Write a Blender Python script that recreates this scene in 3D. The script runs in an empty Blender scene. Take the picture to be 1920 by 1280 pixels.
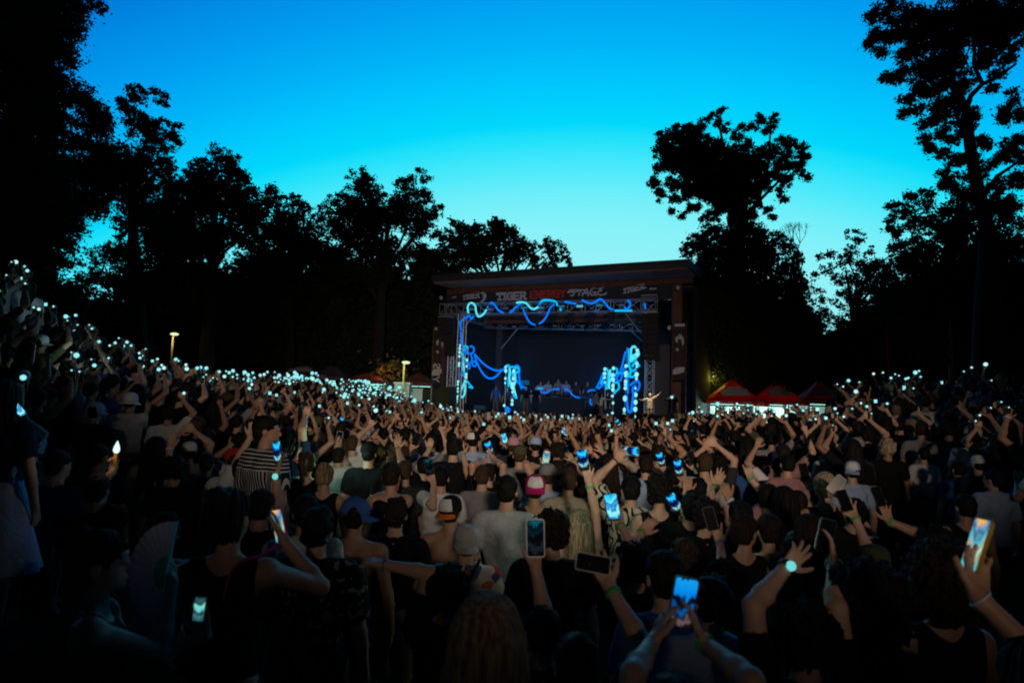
import bpy, math, random
import numpy as np
from mathutils import Vector, Matrix, Euler

rng = random.Random(7)
nr = np.random.default_rng(11)
SC = bpy.context.scene
COL = SC.collection

# ------------------------------------------------------------------ camera
F = 1280.0                      # focal length in pixels of a 1920 px wide frame
CAMZ = 2.3
CAM = np.array([0.0, 0.0, CAMZ])
_R = (Matrix.Rotation(math.radians(90 + 5.22), 3, 'X') @ Matrix.Rotation(math.radians(2.0), 3, 'Z'))
R3 = np.array(_R)
cam_d = bpy.data.cameras.new('camera'); cam = bpy.data.objects.new('camera', cam_d); COL.objects.link(cam)
cam_d.sensor_width = 36; cam_d.lens = 24; cam_d.clip_start = 0.05; cam_d.clip_end = 600
cam_d.dof.use_dof = True; cam_d.dof.focus_distance = 16; cam_d.dof.aperture_fstop = 2.8
cam.matrix_world = Matrix.Translation(CAM) @ _R.to_4x4()
SC.camera = cam

# ------------------------------------------------------------------ sky
W = bpy.data.worlds.new('World'); SC.world = W; W.use_nodes = True
nt = W.node_tree; nt.nodes.clear()
def N(t, typ, **kw):
    n = t.nodes.new(typ)
    for k, v in kw.items(): setattr(n, k, v)
    return n
def mathn(t, op, a, b=None, c=None):
    n = t.nodes.new('ShaderNodeMath'); n.operation = op
    for i, v in enumerate((a, b, c)):
        if v is None: continue
        if isinstance(v, (int, float)): n.inputs[i].default_value = v
        else: t.links.new(v, n.inputs[i])
    return n.outputs[0]
tc = N(nt, 'ShaderNodeTexCoord'); sp = N(nt, 'ShaderNodeSeparateXYZ'); nt.links.new(tc.outputs['Generated'], sp.inputs[0])
el = mathn(nt, 'MULTIPLY', mathn(nt, 'ARCSINE', sp.outputs['Z']), 57.2958)
az = mathn(nt, 'SUBTRACT', mathn(nt, 'MULTIPLY', mathn(nt, 'ARCTAN2', sp.outputs['X'], sp.outputs['Y']), 57.2958), 6.0)
tt = mathn(nt, 'ADD', el, mathn(nt, 'MULTIPLY', mathn(nt, 'MULTIPLY', az, az), 0.0078))
tt = mathn(nt, 'DIVIDE', tt, 90.0)
rp = N(nt, 'ShaderNodeValToRGB'); nt.links.new(tt, rp.inputs[0])
def s2l(c): return tuple(((v/255)/12.92 if v/255 <= 0.04045 else ((v/255+0.055)/1.055)**2.4) for v in c)
stops = [(0, (150,241,247)), (12, (147,241,247)), (15, (135,241,249)), (17.5, (110,238,249)), (19.5, (76,233,250)), (21.5, (38,226,250)), (23, (0,216,251)),
         (26, (0,198,252)), (29, (0,178,247)), (33, (0,154,238)), (38, (0,126,220)), (42, (0,104,200)), (45.5, (0,40,90)), (50, (0,10,24)), (90, (0,3,8))]
cr = rp.color_ramp
while len(cr.elements) > 1: cr.elements.remove(cr.elements[-1])
for i, (p, c) in enumerate(stops):
    e = cr.elements[0] if i == 0 else cr.elements.new(p/90)
    e.position = p/90; e.color = (*s2l(c), 1)
bg = N(nt, 'ShaderNodeBackground'); nt.links.new(rp.outputs[0], bg.inputs[0]); bg.inputs[1].default_value = 1.0
wo = N(nt, 'ShaderNodeOutputWorld'); nt.links.new(bg.outputs[0], wo.inputs[0])

# ------------------------------------------------------------------ lights: last afterglow, and the floodlight of the mixing tower behind the camera
def lamp(name, typ, loc, energy, color, target=None, **kw):
    d = bpy.data.lights.new(name, typ); d.energy = energy; d.color = color
    for k, v in kw.items(): setattr(d, k, v)
    o = bpy.data.objects.new(name, d); COL.objects.link(o); o.location = loc
    if target is not None:
        o.rotation_euler = (Vector(target) - Vector(loc)).to_track_quat('-Z', 'Y').to_euler()
    return o
lamp('sun', 'SUN', (0, 60, 30), 0.03, (0.5, 0.8, 1.0), target=(0, 0, 12), angle=math.radians(20))
lamp('floodlight', 'SPOT', (1.5, -14, 5.6), 19500, (1.0, 0.80, 0.62), target=(0.6, 25, 4.6), spot_size=math.radians(25.0), spot_blend=1.0, shadow_soft_size=0.5).scale = (1.55, 1, 1)

SC.view_settings.view_transform = 'Standard'; SC.view_settings.look = 'None'
SC.view_settings.exposure = 0; SC.view_settings.gamma = 1; SC.view_settings.use_curve_mapping = False
SC.cycles.use_denoising = True
SC.cycles.filter_width = 1.9
SC.cycles.max_bounces = 4; SC.cycles.diffuse_bounces = 2; SC.cycles.glossy_bounces = 2
SC.cycles.volume_bounces = 0; SC.cycles.transparent_max_bounces = 6
SC.cycles.sample_clamp_indirect = 3.0

# ------------------------------------------------------------------ helpers
def ray(px, py):
    return R3 @ np.array([(px - 960)/F, (640 - py)/F, -1.0])
def P(px, py, Y):
    d = ray(px, py); return CAM + d*(Y/d[1])
def proj(p):
    q = R3.T @ (np.asarray(p, float) - CAM)
    return (960 + F*q[0]/-q[2], 640 - F*q[1]/-q[2], -q[2])

def tag(o, label=None, cat=None, group=None, kind=None):
    if label: o['label'] = label
    if cat: o['category'] = cat
    if group: o['group'] = group
    if kind: o['kind'] = kind
    return o
def empty(name, loc=(0,0,0), rz=0.0, scale=1.0):
    o = bpy.data.objects.new(name, None); COL.objects.link(o); o.location = loc
    o.rotation_euler = (0, 0, rz); o.scale = (scale,)*3; o.empty_display_size = 0.1
    return o
def mesh_data(name, V, Fc, smooth=True, mats=(), mi=None):
    """V (n,3) array, Fc (m,k) array or list of such arrays"""
    me = bpy.data.meshes.new(name)
    V = np.asarray(V, dtype=np.float32).reshape(-1, 3)
    if isinstance(Fc, np.ndarray): Fc = [Fc]
    Fc = [np.asarray(f, dtype=np.int32) for f in Fc if len(f)]
    me.vertices.add(len(V)); me.vertices.foreach_set('co', V.ravel())
    if Fc:
        loops = np.concatenate([f.ravel() for f in Fc])
        cnt = np.concatenate([np.full(len(f), f.shape[1], np.int32) for f in Fc])
        start = np.concatenate([[0], np.cumsum(cnt)[:-1]]).astype(np.int32)
        me.loops.add(len(loops)); me.loops.foreach_set('vertex_index', loops)
        me.polygons.add(len(cnt)); me.polygons.foreach_set('loop_start', start)
        me.polygons.foreach_set('loop_total', cnt)
        if mi is not None: me.polygons.foreach_set('material_index', np.asarray(mi, np.int32))
        me.polygons.foreach_set('use_smooth', np.full(len(cnt), smooth))
    for m in mats: me.materials.append(m)
    me.update(calc_edges=True); me.validate()
    return me
def link(name, me, parent=None, mat=None):
    o = bpy.data.objects.new(name, me); COL.objects.link(o)
    if parent is not None: o.parent = parent
    if mat is not None:
        if len(me.materials) == 0: me.materials.append(None)
        o.material_slots[0].link = 'OBJECT'; o.material_slots[0].material = mat
    return o

class MB:
    """collects simple solids, builds ONE mesh"""
    def __init__(s): s.v = []; s.q = []; s.t = []; s.n = 0
    def add(s, V, Q=None, T=None):
        V = np.asarray(V, float).reshape(-1, 3)
        s.v.append(V)
        if Q is not None and len(Q): s.q.append(np.asarray(Q) + s.n)
        if T is not None and len(T): s.t.append(np.asarray(T) + s.n)
        s.n += len(V)
    def box(s, lo, hi):
        x0,y0,z0 = lo; x1,y1,z1 = hi
        V = [(x0,y0,z0),(x1,y0,z0),(x1,y1,z0),(x0,y1,z0),(x0,y0,z1),(x1,y0,z1),(x1,y1,z1),(x0,y1,z1)]
        s.add(V, [(0,3,2,1),(4,5,6,7),(0,1,5,4),(1,2,6,5),(2,3,7,6),(3,0,4,7)])
    def hexa(s, V):
        s.add(V, [(0,3,2,1),(4,5,6,7),(0,1,5,4),(1,2,6,5),(2,3,7,6),(3,0,4,7)])
    def tube(s, pts, r, n=8, caps=True):
        pts = [np.asarray(p, float) for p in pts]
        rs = r if isinstance(r, (list, tuple, np.ndarray)) else [r]*len(pts)
        V = []; up = np.array([0.13, 0.21, 0.97])
        u = None
        for i, p in enumerate(pts):
            a = pts[max(i-1, 0)]; b = pts[min(i+1, len(pts)-1)]
            d = b - a; L = np.linalg.norm(d); d = d/L if L > 1e-9 else np.array([0,0,1.0])
            if u is None:
                u = np.cross(d, up)
                if np.linalg.norm(u) < 1e-3: u = np.cross(d, [1,0,0])
            u = u - d*np.dot(u, d); u /= (np.linalg.norm(u) + 1e-12)
            w = np.cross(d, u)
            for k in range(n):
                a_ = 2*math.pi*k/n
                V.append(p + rs[i]*(math.cos(a_)*u + math.sin(a_)*w))
        Q = []; m = len(pts)
        for i in range(m-1):
            for k in range(n):
                k2 = (k+1) % n
                Q.append((i*n+k, i*n+k2, (i+1)*n+k2, (i+1)*n+k))
        T = []
        if caps:
            c0 = len(V); V.append(pts[0]); V.append(pts[-1])
            for k in range(n):
                k2 = (k+1) % n
                T.append((c0, k2, k)); T.append((c0+1, (m-1)*n+k, (m-1)*n+k2))
        s.add(V, Q, T)
    def sphere(s, c, r, n=10, m=7, rot=None):
        r = np.array([r]*3 if isinstance(r, (int, float)) else r, float)
        V = []
        for i in range(m+1):
            th = math.pi*i/m
            for k in range(n):
                a = 2*math.pi*k/n
                V.append((math.sin(th)*math.cos(a), math.sin(th)*math.sin(a), math.cos(th)))
        V = np.array(V)*r
        if rot is not None: V = V @ np.asarray(rot).T
        V = V + np.asarray(c)
        Q = [(i*n+k, (i+1)*n+k, (i+1)*n+(k+1) % n, i*n+(k+1) % n) for i in range(m) for k in range(n)]
        s.add(V, Q)
    def data(s, name, smooth=False, mats=()):
        V = np.concatenate(s.v)
        fs = []
        if s.q: fs.append(np.concatenate(s.q))
        if s.t: fs.append(np.concatenate(s.t))
        return mesh_data(name, V, fs, smooth, mats)
    def build(s, name, mat, parent=None, smooth=False):
        return link(name, s.data(name, smooth, (mat,)), parent)

# ------------------------------------------------------------------ materials
MATS = {}
def principled(name, col, rough=0.7, metal=0.0, emis=None, es=0.0, noise=0.0, nscale=6.0, bump=0.0, bscale=60.0, spec=None):
    if name in MATS: return MATS[name]
    m = bpy.data.materials.new(name); m.use_nodes = True
    t = m.node_tree; b = t.nodes['Principled BSDF']
    b.inputs['Base Color'].default_value = (*col, 1); b.inputs['Roughness'].default_value = rough
    b.inputs['Metallic'].default_value = metal
    if spec is not None: b.inputs['Specular IOR Level'].default_value = spec
    if emis is not None:
        b.inputs['Emission Color'].default_value = (*emis, 1); b.inputs['Emission Strength'].default_value = es
    if noise > 0 or bump > 0:
        c = N(t, 'ShaderNodeTexCoord')
    if noise > 0:
        nz = N(t, 'ShaderNodeTexNoise'); nz.inputs['Scale'].default_value = nscale; nz.inputs['Detail'].default_value = 5
        t.links.new(c.outputs['Object'], nz.inputs['Vector'])
        r = N(t, 'ShaderNodeValToRGB'); t.links.new(nz.outputs['Fac'], r.inputs[0])
        r.color_ramp.elements[0].position = 0.3; r.color_ramp.elements[1].position = 0.7
        r.color_ramp.elements[0].color = (*[x*(1-noise) for x in col], 1)
        r.color_ramp.elements[1].color = (*[min(1, x*(1+noise)) for x in col], 1)
        t.links.new(r.outputs[0], b.inputs['Base Color'])
    if bump > 0:
        nb = N(t, 'ShaderNodeTexNoise'); nb.inputs['Scale'].default_value = bscale
        t.links.new(c.outputs['Object'], nb.inputs['Vector'])
        bp = N(t, 'ShaderNodeBump'); bp.inputs['Strength'].default_value = bump
        t.links.new(nb.outputs['Fac'], bp.inputs['Height']); t.links.new(bp.outputs[0], b.inputs['Normal'])
    MATS[name] = m
    return m
def emissive(name, col, es=1.0):
    if name in MATS: return MATS[name]
    m = bpy.data.materials.new(name); m.use_nodes = True; t = m.node_tree; t.nodes.clear()
    e = N(t, 'ShaderNodeEmission'); e.inputs[0].default_value = (*col, 1); e.inputs[1].default_value = es
    o = N(t, 'ShaderNodeOutputMaterial'); t.links.new(e.outputs[0], o.inputs[0])
    MATS[name] = m
    return m

# ------------------------------------------------------------------ ground
def lerp_tab(x, tab):
    xs, ys = zip(*tab); return np.interp(x, xs, ys)
LH = [(2, 0.2), (5, 0.3), (7, 0.7), (9, 1.5), (11, 2.3), (12.4, 2.5), (14, 1.75), (16, 1.45), (19, 1.1), (24, 1.0), (30, 1.2), (44, 1.5), (60, 2.2)]
def ground(x, y):
    x = np.asarray(x, float); y = np.asarray(y, float)
    l = np.clip((-x - 0.9)/8.1, 0, 1.12)**2.1*lerp_tab(y, LH)
    r = np.clip((x - 3.0)/9.0, 0, 1.3)*lerp_tab(y, [(2, 0.7), (8, 1.3), (14, 1.6), (24, 1.6), (32, 0.7), (40, 0.4), (60, 0.5)])
    back = np.clip((y - 62)/30, 0, 1)**1.0*9.0
    side = np.clip((np.abs(x) - 16)/30, 0, 1)*4*np.clip(y/15, 0, 1)
    return l + r + back + side
def gz(x, y): return float(ground(x, y))

gx = np.concatenate([np.linspace(-300, -40, 14), np.linspace(-36, 36, 73), np.linspace(40, 300, 14)])
gy = np.concatenate([np.linspace(-120, -10, 8), np.linspace(-6, 64, 71), np.linspace(68, 400, 20)])
GX, GY = np.meshgrid(gx, gy); GZ = ground(GX, GY)
V = np.stack([GX, GY, GZ], -1).reshape(-1, 3); nx = len(gx)
I, J = np.meshgrid(np.arange(len(gx)-1), np.arange(len(gy)-1)); b0 = (J*nx + I).ravel()
Q = np.stack([b0, b0+1, b0+nx+1, b0+nx], 1)
grass = principled('trampled_grass', (0.035, 0.04, 0.02), 0.95, noise=0.4, nscale=1.5, bump=0.6, bscale=30)
g = link('ground', mesh_data('ground', V, Q, True, (grass,))); tag(g, kind='structure')
# ------------------------------------------------------------------ trees
leaf_m = principled('leaves', (0.022, 0.03, 0.014), 0.75, noise=0.3, nscale=0.6, spec=0.15)
bark_m = principled('bark', (0.016, 0.013, 0.011), 0.95, noise=0.3, nscale=4, bump=0.7, bscale=20)
def leaf_cloud(centers, size, g):
    """irregular folded leaf sprays, two triangles each"""
    n = len(centers)
    a = g.normal(size=(n, 3)); a /= np.linalg.norm(a, axis=1, keepdims=True)
    b = g.normal(size=(n, 3)); b -= a*(a*b).sum(1, keepdims=True); b /= np.linalg.norm(b, axis=1, keepdims=True)
    c = np.cross(a, b)
    s = size*g.uniform(0.5, 1.3, (n, 1)); w = s*g.uniform(0.25, 0.7, (n, 1))
    p0 = centers - a*s; p1 = centers + b*w + c*s*0.25; p2 = centers + a*s; p3 = centers - b*w + c*s*0.25
    V = np.stack([p0, p1, p2, p3], 1).reshape(-1, 3)
    i = np.arange(n)*4
    T = np.concatenate([np.stack([i, i+1, i+2], 1), np.stack([i, i+2, i+3], 1)])
    return V, T
def crown_points(blobs, g, dens=1.0, size=0.16, holes=1.0):
    out = []
    for (c, r) in blobs:
        k = max(5, int(20*dens*(r/1.0)**1.7)); k = min(k, 260)
        d = g.normal(size=(k, 3)); d /= np.linalg.norm(d, axis=1, keepdims=True)
        rad = r*(g.uniform(0.0, 1.0, (k, 1))**(0.45))
        cc = c + d*rad
        cr_ = np.clip(0.50*r*g.uniform(0.45, 1.1, k), 0.25, 1.0)
        for q in range(k):
            m = int(46*dens*(cr_[q]/size*0.42)**1.7) + 8
            e = g.normal(size=(m, 3))*cr_[q]*0.46
            e[:, 2] *= 0.75
            out.append(cc[q] + e)
    return np.concatenate(out)
def tree(name, label, blobs_px, Y, trunk_px, cat='tree', dens=1.0, size=0.16, depth=0.6, seed=1, trunk_r=0.35, group='trees around the concert field', limbs=5, fork=None, kind=None):
    g = np.random.default_rng(seed)
    blobs = []
    for (px, py, r) in blobs_px:
        r_ = r*Y/F
        yy = Y + g.uniform(-1, 1)*depth*2.2*max(1.0, r_*0.6)
        blobs.append((P(px, py, yy), r_*yy/Y))
    bx = P(trunk_px, 740, Y)[0]
    root = empty(name, (bx, Y, gz(bx, Y))); tag(root, label, cat, group)
    o = np.array([bx, Y, gz(bx, Y)])
    pts = crown_points(blobs, g, dens, size)
    V, T = leaf_cloud(pts, size*0.78, g)
    link('crown', mesh_data('crown', V - o, T, False, (leaf_m,)), root)
    mb = MB()
    top = max(b[0][2] for b in blobs)
    ctr = np.mean([b[0] for b in blobs], axis=0)
    th = (top - o[2])
    if fork is not None:
        for path, ra, rb in fork:
            pp = [P(x_, y_, Y) - o for x_, y_ in path]
            mb.tube(pp, list(np.linspace(ra, rb, len(pp))), 8)
        stem_top = P(*fork[0][0][0], Y) - o
        mb.tube([(0, 0, -0.3), stem_top*0.5, stem_top], [trunk_r*1.3, trunk_r*1.1, fork[0][1]], 9)
    else:
        mid = np.array([(ctr[0]-o[0])*0.5, 0, th*0.45]); tp = np.array([(ctr[0]-o[0]), 0, th*0.8])
        mb.tube([(0, 0, -0.3), mid*0.5 + (0.1, 0, 0), mid, (mid+tp)/2 + (0.15, 0.1, 0), tp], [trunk_r*1.25, trunk_r, trunk_r*0.8, trunk_r*0.5, trunk_r*0.15], 9)
        big = sorted(blobs, key=lambda b: -b[1])[:limbs*3]
        for c, r in big[:limbs*3]:
            e = c - o; s = np.array([mid[0]*min(1, e[2]/th), 0, max(th*0.25, min(e[2]*0.7, th*0.7))])
            m_ = (s+e)/2 + g.normal(size=3)*0.3
            mb.tube([s, m_, e], [trunk_r*0.4, trunk_r*0.25, trunk_r*0.08], 6)
    mb.build('trunk', bark_m, root, True)
    return root

tree('broadleaf_tree', 'towering dark tree at the left edge, rising out of the top of the frame',
     [(-20,0,110),(60,40,80),(110,20,50),(150,8,24),(185,10,14),(60,130,70),(100,170,40),(108,230,36),(30,210,80),(95,280,42),(0,320,90),
      (70,340,60),(50,420,80),(85,470,50),(0,500,60),(40,520,50),(130,120,14),(128,90,10),(118,60,20),(120,490,26),(90,560,50),(125,560,30),(20,600,60),(60,650,60),(120,640,50),(100,380,60),(20,440,60)], 30, 40, dens=1.1, size=0.13, seed=3, trunk_r=0.6)
tree('broadleaf_tree', 'dark layered tree right of the left-edge giant, above a gap of sky',
     [(160,190,34),(190,225,34),(165,250,40),(230,190,14),(262,178,24),(285,178,18),(305,186,13),(240,205,14),(252,235,32),(285,240,28),(318,238,18),(330,262,16),(300,270,30),
      (260,300,40),(200,300,50),(310,305,24),(150,320,50),(220,355,50),(290,350,40),(160,380,40),(110,400,45),(250,400,34),(230,430,20),(140,430,20),(280,430,34),(130,600,50),(200,620,40),(235,640,40),(130,680,40),(270,540,40)], 38, 262, dens=1.0, size=0.15, seed=5, trunk_r=0.42, limbs=0)
tree('small_tree', 'short bushy dark tree below the gap of sky on the left',
     [(190,480,22),(205,460,16),(230,470,30),(250,500,34),(185,515,26),(215,535,34),(255,550,36),(150,530,24),(160,560,30)], 42, 220, dens=0.9, size=0.15, seed=8, trunk_r=0.25)
tree('broadleaf_tree', 'rounded bumpy-topped dark tree between the layered tree and the treeline dip',
     [(413,292,22),(438,300,18),(395,312,18),(370,320,26),(345,320,14),(425,330,34),(455,345,24),(475,355,14),(390,370,50),(340,370,40),(450,390,40),(490,380,24),
      (310,410,50),(390,440,50),(460,440,36),(350,470,50),(300,480,50),(330,540,55),(400,530,50),(450,490,20)], 46, 380, dens=0.95, size=0.17, seed=12, trunk_r=0.45)
tree('broadleaf_tree', 'lower dark tree filling the dip left of the twin-topped tree',
     [(505,360,18),(520,375,22),(550,378,18),(572,385,15),(500,410,34),(545,415,32),(585,410,20),(520,455,40),(570,450,36),(490,500,44),(555,510,44),(600,480,36),(520,560,50)], 52, 540, dens=0.95, size=0.18, seed=14, trunk_r=0.4)
tree('broadleaf_tree', 'twin-topped dark tree standing left of the stage roof',
     [(683,325,16),(670,345,24),(695,348,22),(650,372,24),(680,378,34),(712,365,16),(625,385,18),(605,385,12),(730,375,10),(752,338,14),(768,345,18),(784,322,12),(796,335,14),
      (760,368,26),(792,360,18),(775,395,34),(806,378,12),(740,405,30),(700,412,40),(650,415,36),(815,398,14),(826,388,8),(800,410,26),(620,420,28),(780,435,26),(710,450,30),(660,455,30),(750,470,30),(820,440,16),(640,490,40),(700,500,40)], 50, 700, dens=0.95, size=0.16, seed=17, trunk_r=0.45)
tree('broadleaf_tree', 'wide low dark tree behind the left half of the stage roof',
     [(848,418,12),(860,432,18),(840,450,22),(900,425,16),(928,418,16),(945,428,18),(885,445,24),(925,450,30),(965,445,18),(975,462,20),(1000,458,12),(1025,460,16),(1040,470,20),(1058,482,12),
      (1000,482,20),(960,480,26),(900,480,30),(850,480,34),(1030,492,18),(1066,492,7),(800,490,34)], 60, 920, dens=1.0, size=0.2, seed=21, trunk_r=0.45)
tree('broadleaf_tree', 'tall solitary dark tree with an open wide crown right of the stage roof',
     [(1248,262,20),(1236,285,14),(1270,245,16),(1290,240,14),(1310,250,18),(1318,228,10),(1332,218,9),(1352,208,7),(1345,228,12),(1360,240,9),(1285,275,24),(1260,300,24),
      (1320,280,24),(1238,318,14),(1228,345,12),(1222,337,6),(1240,365,14),(1262,340,18),(1290,320,28),(1330,320,30),(1262,375,12),(1258,395,6),(1285,365,18),(1300,390,16),(1282,405,6),
      (1375,258,10),(1392,243,12),(1410,240,9),(1395,270,16),(1430,222,12),(1452,220,10),(1445,240,14),(1465,262,10),(1478,272,16),(1500,278,14),(1505,300,10),(1490,310,16),(1512,296,4),
      (1470,300,18),(1440,285,20),(1410,300,26),(1370,300,26),(1360,340,30),(1400,340,28),(1450,320,20),(1435,345,14),(1468,340,14),(1480,335,9),(1505,325,5),(1514,334,5),(1460,362,10),(1470,375,7),
      (1330,365,24),(1370,380,22),(1405,375,18),(1340,400,16),(1425,385,9),(1375,410,16),(1410,405,14),(1440,395,7),(1448,408,6),(1320,410,10),(1400,430,16),
      (1260,280,20),(1300,260,20),(1280,300,26),(1310,310,28),(1340,290,28),(1310,345,28),(1345,340,30),(1375,340,30),(1390,310,28),(1420,320,24),(1355,380,22),(1390,400,20),(1425,345,20),(1390,360,24)], 50, 1385, dens=1.6, size=0.15, seed=25, trunk_r=0.4, depth=0.5,
     fork=[([(1388,520),(1388,430),(1385,370),(1360,300),(1350,240)],0.42,0.08),([(1388,430),(1420,380),(1440,310),(1445,240)],0.22,0.06),([(1386,400),(1330,350),(1270,300)],0.2,0.05),([(1400,400),(1460,340),(1500,300)],0.15,0.04)])
tree('bushy_tree', 'broad bushy dark tree at the foot of the tall solitary one',
     [(1325,432,20),(1300,450,18),(1290,470,14),(1340,440,24),(1375,440,30),(1420,440,26),(1455,450,20),(1478,462,18),(1498,480,12),(1320,475,34),(1370,480,44),(1430,480,44),(1480,500,28),
      (1310,520,40),(1380,540,60),(1460,550,50),(1320,590,60),(1400,610,70),(1480,610,50),(1300,660,50),(1380,680,60),(1460,670,60)], 47, 1400, dens=0.95, size=0.17, seed=29, trunk_r=0.4)
tree('broadleaf_tree', 'loose see-through dark tree between the bushy tree and the right-hand giant',
     [(1595,438,10),(1612,445,13),(1600,462,16),(1630,470,12),(1560,478,14),(1535,485,12),(1590,490,24),(1628,500,24),(1550,510,16),(1610,530,30),(1650,500,24),(1660,540,34),
      (1530,520,10),(1570,560,16),(1610,580,24),(1650,600,40),(1590,620,20),(1540,590,12),(1620,650,40),(1680,470,20),(1550,650,24),(1535,560,16),(1552,600,22),(1540,640,26),(1572,520,18),(1600,560,26),(1565,640,30),(1528,610,16)], 56, 1620, dens=0.75, size=0.18, seed=33, trunk_r=0.35)
tree('broadleaf_tree', 'towering dark tree at the right with a forked bare limb, topping the frame',
     [(1632,38,14),(1640,60,12),(1628,80,9),(1650,98,9),(1652,30,18),(1680,20,28),(1700,55,26),(1672,75,16),(1735,30,34),(1720,90,24),(1762,70,36),(1800,25,40),(1664,142,12),(1680,148,14),
      (1700,135,16),(1725,130,20),(1755,125,28),(1700,185,12),(1698,212,9),(1720,200,14),(1738,175,22),(1735,230,14),(1736,262,11),(1741,280,7),(1760,200,20),(1765,250,16),(1790,160,26),(1788,215,18),
      (1770,290,14),(1800,100,30),(1840,60,36),(1890,30,44),(1910,80,24),(1835,110,18),(1890,110,10),(1860,90,20),(1775,330,18),(1765,345,12),(1790,350,20),(1800,300,12),
      (1905,180,16),(1888,205,12),(1915,215,20),(1880,225,9),(1900,265,22),(1885,285,20),(1870,300,14),(1915,300,24),(1840,262,8),(1850,270,8),(1860,165,9),(1870,140,9),
      (1700,90,26),(1745,160,26),(1760,120,28),(1795,60,34),(1830,30,36),(1870,60,34),(1910,20,34),(1780,110,30),(1815,150,18),(1765,225,18),(1790,190,22),(1785,255,18),(1790,300,18),(1815,330,16),(1812,370,20),(1850,380,26),(1870,350,22),(1905,330,24),(1890,400,24),(1725,160,20),(1690,40,22),(1660,60,16),(1720,60,24),(1800,180,26),(1825,215,18),(1800,240,22),(1822,290,14),(1838,320,16),(1830,400,26),(1800,420,26),(1850,440,26),(1855,110,26),(1880,70,30),(1780,60,34),(1740,60,30)], 28, 1850, dens=1.5, size=0.11, seed=37, trunk_r=0.5, depth=0.35,
     fork=[([(1852,430),(1832,350),(1818,270),(1812,205)],0.3,0.2),([(1812,205),(1820,180),(1842,158),(1870,145),(1905,120)],0.13,0.05),([(1812,205),(1790,160),(1770,100),(1760,30)],0.16,0.05),
           ([(1842,158),(1825,120),(1830,40)],0.1,0.04),([(1836,380),(1870,330),(1915,300)],0.12,0.05)])
tree('bushy_tree', 'dark bushy tree under the forked right-hand giant',
     [(1670,388,9),(1690,378,14),(1712,368,16),(1735,362,16),(1672,410,10),(1695,400,16),(1668,430,7),(1685,440,14),(1720,400,26),(1755,380,24),(1760,420,34),(1715,450,30),(1800,400,28),
      (1800,450,38),(1850,410,36),(1895,380,28),(1910,350,18),(1860,460,40),(1905,450,34),(1700,500,40),(1760,500,50),(1830,520,60),(1900,520,50),(1720,580,60),(1800,600,60),(1880,600,60),(1920,420,20),
      (1780,430,40),(1830,470,44),(1700,420,26),(1740,500,44),(1880,480,44),(1800,560,54),(1860,560,54),(1920,520,40),(1920,600,40),(1720,640,44),(1660,520,30),(1670,580,34)], 34, 1790, dens=0.95, size=0.14, seed=41, trunk_r=0.35)
# bare tree, far away beside the solitary tree
bx = P(1490, 740, 85)[0]; br = empty('bare_tree', (bx, 85, gz(bx, 85))); tag(br, 'thin leafless far-off tree just right of the tall solitary tree', 'tree', 'trees around the concert field')
mb = MB(); g_ = np.random.default_rng(5)
def twig(p, d, L, r, depth):
    e = p + d*L; mb.tube([p, e], [r, r*0.65], 4, False)
    if depth == 0: return
    for _ in range(3 if depth > 1 else 4):
        d2 = d + g_.normal(size=3)*0.42; d2[2] += 0.12; d2 /= np.linalg.norm(d2)
        twig(e, d2, L*0.7, r*0.6, depth-1)
base = P(1488, 520, 85) - np.array([bx, 85, gz(bx, 85)])
mb.tube([(0, 0, 0), base*0.6, base], [0.3, 0.2, 0.14], 6)
twig(base, np.array([0.05, 0, 1.0]), 2.6, 0.12, 4)
mb.build('trunk', bark_m, br, True)

# dark woodland closing the field behind everything, one mass
g_ = np.random.default_rng(77)
def wood(pxs, Y, hpx, jitter):
    bl = []
    for px in pxs:
        top = np.interp(px, [a for a, b in hpx], [b for a, b in hpx]) + g_.uniform(0, jitter)
        y = top
        while y < 740:
            r = g_.uniform(26, 46); bl.append((P(px + g_.uniform(-14, 14), y + r, Y + g_.uniform(-2, 4)), r*Y/F)); y += r*1.05
    return bl
bl = wood(np.arange(-60, 860, 30), 58, [(-60,500),(60,500),(130,560),(220,540),(300,500),(480,500),(620,480),(840,490)], 24)
bl += wood(np.arange(1300, 2000, 30), 62, [(1300,560),(1480,540),(1520,600),(1560,620),(1600,580),(1680,520),(1960,470)], 20)
pts = crown_points(bl, g_, 0.5, 0.3); V, T = leaf_cloud(pts, 0.42, g_)
tag(link('woodland', mesh_data('woodland', V, T, False, (leaf_m,))), 'dark mass of undergrowth and woodland closing off the field', 'woodland', kind='stuff')
# ------------------------------------------------------------------ stage
SO = np.array([*P(815, 740, 48)[:2], 0.0]); _e = np.array([*P(1290, 740, 41)[:2], 0.0])
SU = (_e - SO); SW_ = np.linalg.norm(SU); SU /= SW_
SV = np.array([-SU[1], SU[0], 0.0])            # into the stage, away from the crowd
S_ANG = math.atan2(SU[1], SU[0])
def SP(px, py, v=0.0):
    """pixel -> stage coordinates (u along the front, v depth, w height) on the plane at depth v"""
    d = ray(px, py); t = (v - np.dot(CAM - SO, SV))/np.dot(d, SV)
    p = CAM + d*t - SO
    return np.array([np.dot(p, SU), v, p[2]])
def SWorld(q): return SO + SU*q[0] + SV*q[1] + np.array([0, 0, q[2]])
def sroot(name, label, cat, group=None, at=(0, 0, 0)):
    r = empty(name, SWorld(at), S_ANG); tag(r, label, cat, group); return r

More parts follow.
